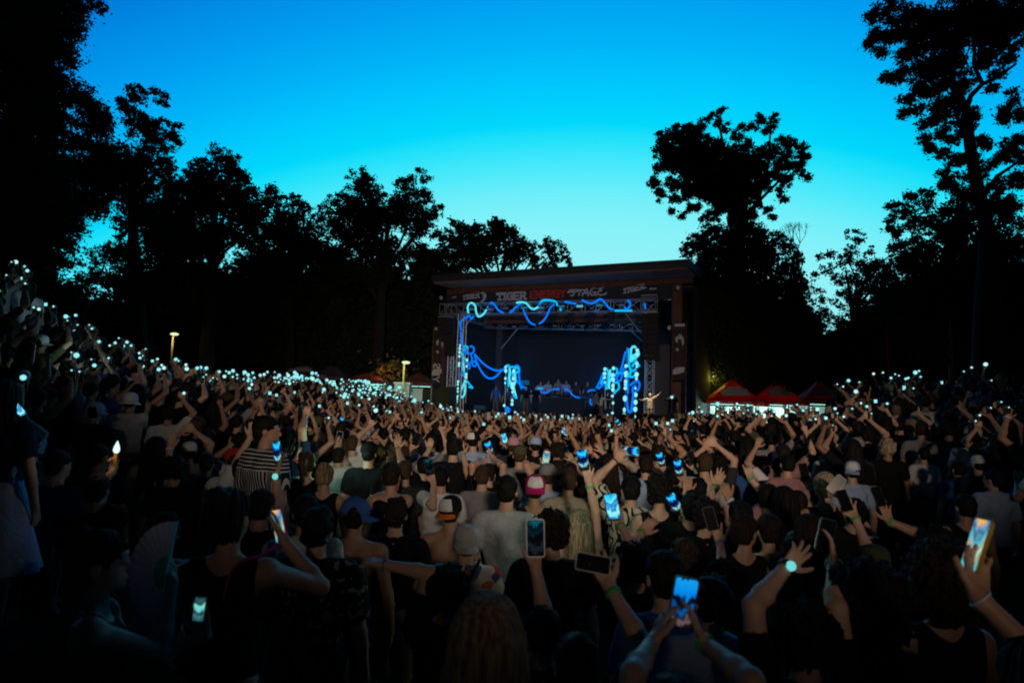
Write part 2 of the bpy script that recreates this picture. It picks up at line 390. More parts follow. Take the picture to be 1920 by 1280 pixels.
wood_red = principled('red_brown_boards', (0.11, 0.035, 0.02), 0.7, noise=0.25, nscale=2.5)
wood_soffit = principled('soffit_boards', (0.24, 0.15, 0.13), 0.8)
def plank_soffit():
    m = wood_soffit; t = m.node_tree; b = t.nodes['Principled BSDF']
    c = N(t, 'ShaderNodeTexCoord'); mp = N(t, 'ShaderNodeMapping'); mp.inputs['Scale'].default_value = (2.2, 0.15, 1)
    t.links.new(c.outputs['Object'], mp.inputs[0])
    w = N(t, 'ShaderNodeTexWave'); w.inputs['Scale'].default_value = 1.6; w.inputs['Distortion'].default_value = 1.5
    t.links.new(mp.outputs[0], w.inputs[0])
    r = N(t, 'ShaderNodeValToRGB'); r.color_ramp.elements[0].color = (0.16, 0.07, 0.05, 1); r.color_ramp.elements[1].color = (0.32, 0.17, 0.13, 1)
    t.links.new(w.outputs['Color'], r.inputs[0]); t.links.new(r.outputs[0], b.inputs['Base Color'])
plank_soffit()
roof_dark = principled('dark_roof_metal', (0.03, 0.035, 0.05), 0.5)
black = principled('stage_black', (0.012, 0.012, 0.014), 0.8)
navy = principled('stage_backdrop', (0.005, 0.006, 0.010), 0.9)
navy2 = principled('banner_cloth', (0.018, 0.02, 0.035), 0.8)
alu = principled('truss_aluminium', (0.42, 0.42, 0.45), 0.45, 0.6)
white_print = principled('white_print', (0.5, 0.5, 0.56), 0.8, noise=0.2, nscale=9)
red_print = principled('red_print', (0.5, 0.03, 0.03), 0.8, noise=0.5, nscale=14)
grey_dark = principled('dark_grey_panel', (0.05, 0.045, 0.05), 0.8)
stage_floor = principled('stage_deck_boards', (0.02, 0.022, 0.03), 0.5)

rf = SP(1292, 487, -2.6); rl = SP(812, 517, -2.6)
b_r = SP(1262, 534, 0); b_l = SP(838, 553, 0)
DECK = 1.45
UL, UR = rl[0], rf[0]
st = sroot('stage_building', 'open-air stage building with a wide red-brown timber roof and dark interior', 'stage')
wr, wl = rf[2], rl[2]
# roof slab: sloping soffit from the front edge down to the beam
mb = MB(); zb_l, zb_r = b_l[2] + 0.12, b_r[2] + 0.12
fh = 0.42
def RU(u): return wl + (wr - wl)*(u - UL)/(UR - UL)
mb.hexa([(UL, -2.6, wl-fh+0.02), (UR, -2.6, wr-fh+0.02), (UR, 12, zb_r+1.2), (UL, 12, zb_l+1.2), (UL, -2.6, wl-0.02), (UR, -2.6, wr-0.02), (UR, 12, zb_r+2.2), (UL, 12, zb_l+2.2)])
roof = mb.build('roof', roof_dark, st)
mb = MB(); mb.hexa([(UL+0.05, -2.55, wl-fh-0.08), (UR-0.05, -2.55, wr-fh-0.08), (UR-0.05, 0.1, zb_r+0.32), (UL+0.05, 0.1, zb_l+0.32),
                    (UL+0.05, -2.55, wl-fh), (UR-0.05, -2.55, wr-fh), (UR-0.05, 0.1, zb_r+0.42), (UL+0.05, 0.1, zb_l+0.42)])
mb.build('soffit', wood_soffit, roof)
mb = MB(); mb.hexa([(UL-0.03, -2.72, wl-fh), (UR+0.03, -2.72, wr-fh), (UR+0.03, -2.61, wr-fh), (UL-0.03, -2.61, wl-fh), (UL-0.03, -2.72, wl+0.03), (UR+0.03, -2.72, wr+0.03), (UR+0.03, -2.61, wr+0.03), (UL-0.03, -2.61, wl+0.03)])
mb.build('fascia', roof_dark, roof)
mb = MB(); mb.hexa([(UL+0.2, 0.11, zb_l), (UR-0.2, 0.11, zb_r), (UR-0.2, 0.6, zb_r), (UL+0.2, 0.6, zb_l), (UL+0.2, 0.11, zb_l+0.3), (UR-0.2, 0.11, zb_r+0.3), (UR-0.2, 0.6, zb_r+0.3), (UL+0.2, 0.6, zb_l+0.3)])
mb.build('front_beam', wood_red, st)
col_r = SP(1268, 600, 0.3)[0]; col_l = SP(838, 600, 0.3)[0]
for u in (col_l, col_r):
    mb = MB(); mb.box((u-0.28, 0.62, 0), (u+0.28, 1.1, min(zb_l, zb_r)+0.6)); mb.build('column', wood_red, st)
for u0, u1 in ((UL+0.1, UL+0.3), (UR-0.3, UR-0.1)):
    mb = MB(); mb.hexa([(u0, 1.2, 0), (u1, 1.2, 0), (u1, 11.6, 0), (u0, 11.6, 0), (u0, 1.2, zb_l), (u1, 1.2, zb_l), (u1, 11.6, zb_l+1), (u0, 11.6, zb_l+1)])
    mb.build('side_wall', navy, st)
mb = MB(); mb.box((UL+0.3, 11.3, 0), (UR-0.3, 11.58, zb_l+0.9)); mb.build('back_wall', navy, st)
mb = MB(); mb.box((UL+0.4, -1.8, DECK-0.18), (UR-0.5, 11.28, DECK)); mb.box((UL+0.5, -1.72, 0), (UR-0.6, -1.6, DECK-0.18)); mb.build('deck', stage_floor, st)
for px in (935, 945):
    pass
u = SP(935, 650, 6)[0]; mb = MB(); mb.box((u-0.22, 6, DECK), (u+0.22, 6.4, 9)); mb.build('inner_post', grey_dark, st)
# ceiling boards inside
mb = MB(); mb.hexa([(UL+0.3, 1.15, zb_l-0.1), (UR-0.3, 1.15, zb_r-0.1), (UR-0.3, 11.2, zb_r+0.9), (UL+0.3, 11.2, zb_l+0.9), (UL+0.3, 1.15, zb_l), (UR-0.3, 1.15, zb_r), (UR-0.3, 11.2, zb_r+1.0), (UL+0.3, 11.2, zb_l+1.0)])
mb.build('ceiling', wood_red, st)
# red-brown back beam seen between the trusses
ba = SP(905, 592, 3.2); bb = SP(1210, 592, 3.2)
mb = MB(); mb.box((ba[0], 3.2, bb[2]-0.35), (bb[0]+0.8, 3.5, bb[2]+0.5)); mb.build('cross_beam', wood_red, st)

# ---- lettering built from strokes (plain block, serif and graffiti hands)
GL = {'T': [[(0,1),(1,1)],[(.5,1),(.5,0)]], 'I': [[(.5,0),(.5,1)]], 'G': [[(.92,.8),(.7,.98),(.35,1),(.08,.75),(.05,.3),(.3,.02),(.7,0),(.93,.18),(.93,.48),(.6,.48)]],
      'E': [[(1,1),(.12,1),(.12,0),(1,0)],[(.12,.52),(.8,.52)]], 'R': [[(.1,0),(.1,1),(.7,1),(.92,.85),(.9,.62),(.65,.5),(.1,.5)],[(.5,.5),(.98,0)]],
      'N': [[(.08,0),(.08,1),(.92,0),(.92,1)]], 'Y': [[(0,1),(.5,.5),(1,1)],[(.5,.5),(.5,0)]], 'A': [[(0,0),(.5,1),(1,0)],[(.2,.36),(.8,.36)]],
      'S': [[(.9,.85),(.6,1),(.2,.95),(.1,.7),(.4,.52),(.8,.42),(.92,.2),(.6,0),(.1,.1)]], 'K': [[(.1,0),(.1,1)],[(.95,1),(.1,.45)],[(.35,.6),(1,0)]],
      's': [[(1.05,.95),(.5,.8),(.1,.62),(-.3,.55),(-.1,.72),(.35,.98),(.3,.6),(.75,.5),(.8,.2),(.5,0),(.25,.12)],[(-.3,.55),(1.5,.62)]],
      't': [[(.1,.82),(1.3,.78)],[(.75,.8),(.5,.05)]], 'a': [[(-.1,-.02),(.55,1),(.6,.9),(.95,-.05)],[(-.1,.32),(1.1,.36)]],
      'g': [[(1,.95),(.55,1.02),(.1,.7),(.05,.25),(.4,0),(.85,.1),(.95,.45),(.5,.42)],[(.7,.35),(1.15,-.05)]],
      'e': [[(1.05,1.02),(.3,.85),(.75,.6),(.25,.5),(.1,.18),(.6,0),(1.5,.12),(1.6,.28)]]}
SERIF = {'T': [(.5,0,.28),(0.02,.92,0),(.98,.92,0)], 'I': [(.5,0,.3),(.5,1,.3)], 'R': [(.1,0,.2),(1,0,.16),(.1,1,.2)], 'E': [(.1,0,.15),(.1,1,.15)]}
def lettering(mb, text, u0, w0, u1, h0, h1, v, th, gap=0.14, serif=False, skew=0.0, d=0.02):
    """text between u0..u1, bottom at w0(u), height goes h0->h1"""
    n = len(text); cw = [0.5 if c == 'I' else 1.0 for c in text]; tot = sum(cw) + gap*2*(n-1)
    sx = (u1-u0)/tot; x = u0
    for ch, k in zip(text, cw):
        if ch == ' ': x += sx*(k+2*gap); continue
        def Tm(a, b):
            uu = x + a*k*sx; f = (uu-u0)/(u1-u0); h = h0 + (h1-h0)*f; base = w0[0] + (w0[1]-w0[0])*f
            return np.array([uu + skew*b*h, base + b*h])
        segs = []
        for st_ in GL[ch]:
            for i in range(len(st_)-1): segs.append((Tm(*st_[i]), Tm(*st_[i+1])))
        if serif:
            for (a, b, l) in SERIF.get(ch, []):
                if l > 0: segs.append((Tm(a-l*(1.6 if ch == 'I' else 1), b), Tm(a+l*(1.6 if ch == 'I' else 1), b)))
                else: segs.append((Tm(a, b-.12), Tm(a, b+.06)))
        for j, (a, b) in enumerate(segs):
            dd = b-a; L = np.linalg.norm(dd)
            if L < 1e-6: continue
            dd /= L; nn = np.array([-dd[1], dd[0]])*th/2; e = dd*th*0.35
            c = [a-e-nn, b+e-nn, b+e+nn, a-e+nn]; dz = 0.0007*(j % 9)
            mb.hexa([(c[0][0], v-d-dz, c[0][1]), (c[1][0], v-d-dz, c[1][1]), (c[1][0], v, c[1][1]), (c[0][0], v, c[0][1]),
                     (c[3][0], v-d-dz, c[3][1]), (c[2][0], v-d-dz, c[2][1]), (c[2][0], v, c[2][1]), (c[3][0], v, c[3][1])])
        x += sx*(k + 2*gap)
# ---- top banner
bn = sroot('stage_banner', 'long dark banner across the top of the stage reading TIGER ENERGY STAGE', 'banner')
hb = 1.0
q0, q1 = SP(838, 553, 0), SP(1260, 534, 0); r0, r1 = SP(838, 579, 0), SP(1260, 561, 0)
mb = MB(); mb.hexa([(q0[0], -.05, r0[2]), (q1[0], -.05, r1[2]), (q1[0], 0.08, r1[2]), (q0[0], 0.08, r0[2]), (q0[0], -.05, q0[2]), (q1[0], -.05, q1[2]), (q1[0], 0.08, q1[2]), (q0[0], 0.08, q0[2])])
mb.build('banner_cloth', navy2, bn)
mb = MB(); mb.tube([(q0[0], -0.08, q0[2]+.03), (q1[0], -0.08, q1[2]+.03)], 0.03, 6); mb.tube([(q1[0]+.05, -0.08, q1[2]), (q1[0]+.05, -0.08, 2.0)], 0.035, 6); mb.build('banner_rail', grey_dark, bn)
def letters_px(text, a, b, th, mat, serif=False, skew=0, **kw):
    (x0, y0, h0), (x1, y1, h1) = a, b                        # left: x, bottom y, height ; right
    A, B = SP(x0, y0, -.06), SP(x1, y1, -.06); A2, B2 = SP(x0, y0-h0, -.06), SP(x1, y1-h1, -.06)
    mb = MB(); lettering(mb, text, A[0], (A[2], B[2]), B[0], A2[2]-A[2], B2[2]-B[2], -.06, th, serif=serif, skew=skew, **kw)
    return mb.build('lettering', mat, bn)
letters_px('TIGER', (931.5, 562.3, 12), (985.5, 560.3, 12.5), 0.13, white_print, serif=True, gap=0.09)
letters_px('ENERGY', (993.5, 559.5, 12.5), (1060, 556.5, 13.5), 0.13, red_print, gap=0.10)
letters_px('stage', (1067, 555, 13), (1130, 553, 14), 0.09, white_print, gap=0.09, skew=0.08)
letters_px('TIGER', (1168, 550, 8), (1206, 541.5, 9.5), 0.08, white_print, serif=True, gap=0.12, skew=0.25)
letters_px('TIGER', (868, 561.5, 6.5), (898, 557.5, 10), 0.075, white_print, serif=True, gap=0.1, skew=0.1)
# crescent claw shape and dashes beside the small word
mb = MB(); cl = [(901, 549), (906, 549.5), (909, 554), (908, 560), (903, 566), (898, 568), (884, 568)]
pts = [SP(x, y, -.08) for x, y in cl]; mb.tube(pts, [0.03, 0.12, 0.15, 0.12, 0.07, 0.04, 0.02], 5)
mb.tube([SP(847, 558.5, -.08), SP(855, 556.5, -.08)], [.02, .07], 5); mb.tube([SP(1200, 541, -.08), SP(1212, 539, -.08)], [.05, .06], 5); mb.tube([SP(1218, 541.5, -.08), SP(1231, 541, -.08)], [.06, .06], 5)
mb.build('emblem', white_print, bn)

# ---- side banners
def side_banner(px0, px1, pt, pb, label, right):
    a, b = SP(px0, pt, -1.2), SP(px1, pb, -1.2)
    r = sroot('side_banner', label, 'banner')
    u0, u1, w1, w0 = a[0], b[0], a[2], b[2]
    mb = MB(); mb.box((u0, -1.24, w0), (u1, -1.2, w1)); mb.build('banner_cloth', principled('plum_cloth', (0.03, 0.016, 0.022), 0.8), r)
    mb = MB()
    for uu in (u0-0.05, u1+0.05): mb.tube([(uu, -1.2, 0), (uu, -1.2, w1+.05)], 0.035, 6)
    mb.build('poles', principled('dull_red_metal', (0.12, 0.02, 0.015), 0.6), r)
    H = w1-w0; Wd = u1-u0
    mb = MB(); mb.box((u0+.1*Wd, -1.262, w1-.07*H), (u1-.05*Wd, -1.24, w1-.02*H)); mb.build('title_strip', white_print, r)
    # round striped animal-head roundel, drawn as arcs of paint
    mb = MB(); cx, cz = u0 + Wd*(.4 if right else .55), w0 + H*.67; R = Wd*.48; g = np.random.default_rng(4)
    for k in range(9):
        rr = R*(1 - k*0.1); a0 = g.uniform(-1.4, -.6) + k*.3; a1 = a0 + g.uniform(1.5, 2.6)
        pp = [(cx + rr*.95*math.cos(t_), -1.262, cz + rr*1.25*math.sin(t_)) for t_ in np.linspace(a0, a1, 9)]
        mb.tube(pp, [0.02]+[0.045]*7+[0.02], 4)
    mb.tube([(cx-.1*Wd, -1.262, cz-R*1.3), (cx+.02*Wd, -1.262, cz-R*1.75)], [0.1, 0.05], 5)
    mb.build('emblem', white_print, r)
    mb = MB(); g2 = [(u0+.02*Wd, w0+.17*H), (u0+.3*Wd, w0+.215*H), (u1-.02*Wd, w0+.225*H), (u1-.02*Wd, w0+.14*H), (u0+.4*Wd, w0+.1*H), (u0+.02*Wd, w0+.09*H)]
    V = [(x, -1.262, z) for x, z in g2]; V2 = [(x, -1.24, z) for x, z in g2]; n = 6
    mb.add(V+V2, [(i, (i+1) % n, (i+1) % n+n, i+n) for i in range(n)] + [(0, 1, 2, 3), (0, 3, 4, 5)]); mb.build('white_patch', white_print, r)
    if not right:
        mb = MB(); lettering(mb, 'YKS', u0+.15*Wd, (w0-.02*H,)*2, u0+.15*Wd+1.0, .3, .3, -1.262, .07)
        # turn the word so it runs up the banner
        Vv = mb.v; mb2 = MB()
        for vv, qq in zip(mb.v, mb.q):
            pass
        V = np.concatenate(mb.v); c = np.array([u0+.15*Wd, 0, w0-.02*H]); q = V - c
        V2 = np.stack([q[:, 2]*1.6, q[:, 1], q[:, 0]*1.25], 1)*np.array([1, 1, 1]) + c
        mb2 = MB(); mb2.add(V2, np.concatenate(mb.q)); mb2.build('lettering', white_print, r)
side_banner(814.5, 828, 612, 714, 'dark upright banner at the left end of the stage with a pale emblem', False)
side_banner(1263, 1284, 605, 712, 'dark upright banner at the right end of the stage with round pale emblem', True)

# ---- trusses
def truss(mb, a, b, s=0.42, n=None, r=0.03, upv=(0, 0, 1), sidev=(0, 1, 0)):
    a, b, upv, sidev = map(lambda q: np.array(q, float), (a, b, upv, sidev))
    L = np.linalg.norm(b-a); n = n or max(2, int(L/0.75))
    cor = [(-1, -1), (1, -1), (1, 1), (-1, 1)]
    off = [upv*s/2*i + sidev*s/2*j for i, j in cor]
    for o in off: mb.tube([a+o, b+o], r, 6)
    for k in range(n):
        p = a + (b-a)*k/n; q = a + (b-a)*(k+1)/n
        for i in range(4):
            o1, o2 = off[i], off[(i+1) % 4]
            if k % 2: o1, o2 = o2, o1
            mb.tube([p+o1, q+o2], r*0.55, 5, False)
        for i in range(4): mb.tube([p+off[i], p+off[(i+1) % 4]], r*0.45, 4, False)
tr = sroot('lighting_truss', 'front box truss spanning the stage under the long banner', 'truss', 'stage trusses')
a, b = SP(829, 581, -.6), SP(1232, 573, -.6)
mb = MB(); truss(mb, a, b, 0.72, 16, 0.042); mb.build('frame', alu, tr)
tr2 = sroot('lighting_truss', 'darker rear box truss deep inside the stage', 'truss', 'stage trusses')
a2, b2 = SP(905, 607, 5.0), SP(1212, 612, 5.0)
mb = MB(); truss(mb, a2, b2, 0.62, 14, 0.03); mb.build('frame', alu, tr2)
mb = MB(); truss(mb, SP(862, 590, -.5), SP(925, 608, 4.8), 0.5, 6, 0.03, sidev=(1, 0, 0)); mb.build('side_span', alu, tr2)
tw = sroot('truss_tower', 'left upright truss tower of the stage, bluish from the rope lights', 'truss', 'stage towers')
p0 = SP(860, 770, -.6); mb = MB(); truss(mb, (p0[0], -.6, DECK), (p0[0], -.6, a[2]-.4), 0.42, 14, 0.04, upv=(1, 0, 0)); mb.build('frame', alu, tw)
tw = sroot('truss_tower', 'right upright truss tower below the hanging speakers', 'truss', 'stage towers')
p1 = SP(1217, 770, -.6); mb = MB(); truss(mb, (p1[0], -.6, DECK-.3), (p1[0], -.6, b[2]-.4), 0.46, 14, 0.045, upv=(1, 0, 0)); mb.build('frame', alu, tw)
tw = sroot('truss_tower', 'pale upright lattice tower beside the left side banner', 'truss', 'stage towers')
p2 = SP(847, 700, -.9); mb = MB(); truss(mb, (p2[0], -.9, 0), (p2[0], -.9, SP(847, 668, -.9)[2]), 0.44, 9, 0.035, upv=(1, 0, 0)); mb.build('frame', alu, tw)
tag(tw, 'pale upright lattice tower beside the left side banner')
for (x0, y0, x1, y1, v, lab) in ((1171, 585, 1204, 627, -.3, 'bright diagonal brace tube from the right of the front truss'), (884, 596, 866, 620, -.3, 'diagonal brace tube under the left of the front truss'),
                                (970, 617, 940, 653, 4.5, 'dim diagonal brace tube below the left of the rear truss'), (1180, 617, 1205, 640, 4.5, 'dim diagonal brace tube below the right of the rear truss')):
    mb = MB(); mb.tube([SP(x0, y0, v), SP(x1, y1, v)], 0.05, 6)
    o = mb.build('brace_tube', alu); o.location = SO; o.rotation_euler = (0, 0, S_ANG); tag(o, lab, 'brace', 'stage brace tubes')

# blinders on the front truss, spots hanging below, fixtures on the rear truss
glass_b = emissive('blinder_glass', (0.02, 0.13, 0.20), 1.0); glass_d = principled('dull_lens', (0.25, 0.3, 0.38), 0.2)
def fixture(name, label, px, py, v, w, h, mat, hang, grp):
    q = SP(px, py, v); r = sroot(name, label, 'stage light', grp, at=q)
    mb = MB(); mb.box((-w/2, 0, -h/2), (w/2, .25, h/2)); mb.build('housing', black, r)
    mb = MB(); mb.box((-w*.42, -.03, -h*.36), (w*.42, -.002, h*.36)); mb.build('lens', mat, r)
    mb = MB(); mb.tube([(-w*.52, .12, -h*.1), (-w*.52, .12, h*.5+hang), (w*.52, .12, h*.5+hang), (w*.52, .12, -h*.1)], .02, 5, False); mb.build('yoke', black, r)
ORD = ['first', 'second', 'third', 'fourth', 'fifth', 'sixth', 'seventh', 'eighth', 'ninth', 'tenth', 'eleventh']
for i, (px, py, m_) in enumerate([(885, 580, 'd'), (920, 580, 'd'), (948, 578, 'd'), (983, 577, 'b'), (1015, 577, 'd'), (1053, 574.5, 'b'), (1087, 574, 'b2'), (1124, 572.5, 'b'), (1166, 572, 'd')]):
    mt = {'d': glass_d, 'b': glass_b, 'b2': emissive('bright_blinder_glass', (0.08, 0.45, 0.62), 1.0)}[m_]
    fixture('blinder_light', 'wide flat blinder light on the front truss, %s from the left' % ORD[i], px, py, -1.05, .5, .2, mt, .08, 'blinder lights on the front truss')
for i, px in enumerate((1001, 1037, 1071, 1109, 1146)):
    q = SP(px, 596, -.6); r = sroot('moving_spotlight', 'black moving spotlight hanging under the front truss, %s from the left' % ORD[i], 'stage light', 'spotlights under the front truss', at=q)
    mb = MB(); mb.box((-.2, -.2, .28), (.2, .2, .5)); mb.build('base', black, r)
    mb = MB(); mb.tube([(0, 0, .2), (0, 0, -.05), (0, -.03, -.35)], [.12, .2, .17], 12); mb.build('head', black, r, True)
    mb = MB(); mb.tube([(-.24, 0, .3), (-.24, 0, -.05)], .03, 5); mb.tube([(.24, 0, .3), (.24, 0, -.05)], .03, 5); mb.build('yoke', black, r)
for i, (px, py) in enumerate([(938, 610), (964, 612), (985, 612), (1014, 613), (1040, 611), (1067, 611), (1092, 611), (1122, 610), (1149, 609), (1181, 608)]):
    fixture('bar_light', 'small dim bar light on the rear truss, %s from the left' % ORD[i], px, py, 4.5, .42, .13, glass_d, .1, 'bar lights on the rear truss')
for (px, py, lab) in ((827, 558, 'small round work lamp on the left end of the stage'), (1271, 539, 'small round work lamp right of the long banner'), (1255, 614, 'small pale lamp beside the right side banner')):
    q = SP(px, py, -.3); r = sroot('work_lamp', lab, 'lamp', None, at=q)
    mb = MB(); mb.sphere((0, 0, 0), (.13, .1, .15)); mb.build('shade', principled('frosted_lamp', (.5, .5, .42), .5), r, True)
    mb = MB(); mb.tube([(0, 0, 0), (0, .4, .05)], .03, 6); mb.build('arm', black, r)
# hanging line arrays
for lab, px, pt, pb, w in (('black curved column of hanging speakers at the left end', 836, 596, 664, 1.0), ('black curved column of hanging speakers at the right end', 1220, 588, 674, 1.0)):
    q = SP(px, pt, -1.4); qb = SP(px, pb, -1.4); H = q[2]-qb[2]
    r = sroot('line_array_speaker', lab, 'speaker', 'hanging speaker columns', at=(q[0], -1.4, qb[2])); n = 9
    for k in range(n):
        z = H*(n-1-k)/n; mb = MB(); t_ = math.radians(-1 + k*1.6); dy = 0.012*k*k
        mb.hexa([(-w/2, -.25+dy, z), (w/2, -.25+dy, z), (w*.4, .35+dy, z+.04), (-w*.4, .35+dy, z+.04), (-w/2, -.25+dy-.03, z+H/n*.93), (w/2, -.25+dy-.03, z+H/n*.93), (w*.4, .35+dy, z+H/n*.88), (-w*.4, .35+dy, z+H/n*.88)])
        mb.build('cabinet', black, r)
    mb = MB(); mb.box((-w*.45, -.3, H+.02), (w*.45, .3, H+.1)); mb.tube([(0, 0, H+.1), (0, 0, H+.6)], .02, 5); mb.build('rigging_frame', alu, r)
# square frame over the right array
q = SP(1217, 569, -1.3); r = sroot('rigging_frame', 'square metal rigging frame above the right hanging speakers', 'frame', None, at=q)
mb = MB(); s = .38
for k in (0, .12):
    mb.tube([(-s-k, 0, -s), (s+k, 0, -s), (s+k, 0, s), (-s-k, 0, s), (-s-k, 0, -s)], .035, 5, False)
mb.box((-s-.1, -.03, s+.1), (s+.1, .03, s+.16)); mb.build('frame', alu, r)
# panels of the side wings
for (x0, x1, y0, y1, lab) in ((827, 845, 668, 735, 'dark side panel left of the stage towers'), (1226, 1256, 646, 760, 'dull grey wing panel right of the stage tower')):
    a_, b_ = SP(x0, y0, .1), SP(x1, y1, .1)
    mb = MB(); mb.box((a_[0], .1, b_[2]-.8), (b_[0], .2, a_[2])); o = mb.build('wing_panel', grey_dark); o.location = SO; o.rotation_euler = (0, 0, S_ANG); tag(o, lab, 'panel')
# low dark fence / shed left of the stage
a_, b_ = SP(800, 722, -2), SP(845, 722, -2)
mb = MB(); mb.hexa([(a_[0]-.3, -2, 0), (b_[0], -2, 0), (b_[0], 0, 0), (a_[0]-.3, 0, 0), (a_[0]-.3, -2, a_[2]-.25), (b_[0], -2, b_[2]-.1), (b_[0], 0, b_[2]), (a_[0]-.3, 0, a_[2])])
o = mb.build('side_ramp_box', principled('olive_dark_cloth', (.03, .03, .015), .9)); o.location = SO; o.rotation_euler = (0, 0, S_ANG); tag(o, 'low dark covered box at the left foot of the stage', 'box')

# ---- rope lights
def rope_mat(name, c): return emissive(name, s2l(c))
BL = rope_mat('rope_blue', (0, 122, 255)); BC = rope_mat('rope_cyan', (0, 190, 255)); BB = rope_mat('rope_pale', (90, 232, 252)); BD = rope_mat('rope_deep_blue', (0, 75, 225))
def smooth_poly(pts, n=5):
    P_ = [np.array(p, float) for p in pts]
    if len(P_) < 3: return P_
    out = []
    ext = [2*P_[0]-P_[1]] + P_ + [2*P_[-1]-P_[-2]]
    for i in range(1, len(ext)-2):
        for t in np.linspace(0, 1, n, endpoint=False):
            a, b, c, d = ext[i-1:i+3]
            out.append(.5*((2*b) + (-a+c)*t + (2*a-5*b+4*c-d)*t*t + (-a+3*b-3*c+d)*t**3))
    out.append(P_[-1]); return out
def rope(label, strands, v, r=0.06, grp='blue rope lights on the stage'):
    """strands: list of (material, pixel polyline)"""
    ro = sroot('rope_light', label, 'rope light', grp)
    by = {}
    for m_, pl in strands: by.setdefault(m_.name, (m_, []))[1].append(pl)
    for nm, (m_, pls) in by.items():
        for k, pl in enumerate(pls):
            mb = MB(); mb.tube([SP(x, y, v - 0.05*(k % 4)) for x, y in smooth_poly(pl)], r, 6)
            mb.build('glowing_tube', m_, ro, True)
Z1 = lambda L: [(810 + x/8, 480 + y/8) for x, y in L]
Z2 = lambda L: [(1050 + x/8, 480 + y/8) for x, y in L]
Z3 = lambda L: [(810 + x/8, 630 + y/8) for x, y in L]
Z4 = lambda L: [(1050 + x/8, 630 + y/8) for x, y in L]
rope('wavy blue rope light looping along the front truss', [
    (BB, Z1([(545,855),(535,770),(560,715),(605,705),(650,745)])), (BB, Z1([(650,745),(665,850),(700,905),(760,880),(800,830),(815,800)])), (BL, Z1([(825,780),(840,755)])),
    (BL, Z1([(870,715),(905,700),(950,750),(1000,815),(1070,850)])), (BL, Z1([(1165,850),(1215,815),(1260,770),(1300,735),(1340,725)])),
    (BB, Z1([(1265,702),(1330,692),(1410,705),(1470,770),(1530,795),(1595,760)])), (BL, Z1([(1600,735),(1625,700)])), (BC, Z1([(1625,700),(1665,665),(1760,662),(1845,680),(1870,710),(1880,745)])),
    (BC, Z2([(0,790),(15,800),(-5,815)])), (BL, Z2([(70,685),(150,702),(240,715)])), (BL, Z2([(330,660),(390,690),(465,712),(530,690),(590,650),(635,652)])),
    (BL, Z2([(640,665),(690,725),(740,780),(790,805)])), (BC, Z2([(820,818),(900,820),(1080,818)])), (BL, Z2([(1010,665),(1045,690),(1050,740),(1000,798),(965,765)]))], -1.15, .066)
rope('blue rope light sagging in a V from the middle of the front truss', [(BL, Z1([(1370,800),(1400,880),(1450,970),(1500,1015),(1545,1028)])), (BL, Z1([(1605,1015),(1660,980),(1710,915),(1740,850),(1780,770),(1830,725)]))], -1.0, .058)
rope('blue rope light running from the truss down the left tower', [(BL, Z1([(600,930),(625,900),(590,945),(560,885)])), (BL, Z1([(570,885),(500,930),(430,990),(437,1120)])), (BL, Z1([(437,1140),(440,1280)])), (BL, Z3([(435,0),(445,90),(465,150)]))], -1.1, .06)
rope('tangled blue rope light knotted at the top of the left light poles', [
    (BC, Z3([(470,170),(500,150),(535,165),(500,200),(460,220),(450,280),(480,330),(515,360)])), (BL, Z3([(470,165),(490,230),(520,260),(540,200)])),
    (BL, Z3([(570,160),(600,150),(630,190),(620,240),(580,265),(560,255)])), (BL, Z3([(580,280),(600,330),(600,400),(625,450),(655,445),(665,410),(630,375),(605,390)])),
    (BC, Z3([(455,230),(470,330),(450,400),(460,480),(490,560),(500,600)])), (BB, Z3([(445,250),(470,420),(480,520),(500,610)])), (BL, Z3([(425,570),(450,590),(470,585)])),
    (BB, Z3([(505,650),(470,730),(435,820),(430,880),(455,915),(490,860),(500,720)])), (BC, Z3([(525,670),(570,730),(610,775),(550,760)])), (BL, Z3([(545,420),(570,440),(555,500)])), (BL, Z3([(515,400),(560,405),(590,385)]))], -.7, .062)
rope('pair of blue rope lights sagging between the two left pole pairs', [(BL, Z3([(635,265),(700,340),(780,420),(880,485),(980,515),(1085,495)])), (BL, Z3([(640,290),(670,380),(730,510),(800,600),(880,635),(960,605),(1030,530),(1085,500)]))], -.6, .066)
rope('tangled bright rope light around the inner left light poles', [
    (BC, Z3([(1085,490),(1110,450),(1150,440),(1160,520),(1145,640),(1145,760)])), (BB, Z3([(1165,470),(1170,560),(1160,640),(1190,760),(1220,800)])), (BC, Z3([(1180,460),(1250,470),(1210,540),(1215,620)])),
    (BL, Z3([(1250,440),(1290,445),(1310,490),(1305,590),(1320,700),(1345,790)])), (BC, Z3([(1240,500),(1280,460),(1300,510),(1280,545),(1240,530)])), (BB, Z3([(1240,520),(1250,640),(1245,700),(1225,760),(1240,830),(1265,930)])),
    (BB, Z3([(1160,650),(1200,720),(1220,800),(1210,830)])), (BL, Z3([(1270,660),(1320,730),(1390,775)])), (BC, Z3([(1225,870),(1240,910),(1275,930)]))], -.5, .07)
rope('blue rope light draped along the edge of the low table', [(BL, Z3([(1460,845),(1500,820)])), (BC, Z3([(1575,780),(1660,785)])), (BL, Z3([(1640,840),(1700,850),(1750,830),(1785,800)])), (BL, Z3([(1810,795),(1910,795)])),
    (BL, Z4([(65,797),(115,800),(165,855),(220,905),(295,922)])), (BL, Z4([(415,835),(460,808),(520,812),(525,850)]))], 1.2, .05)
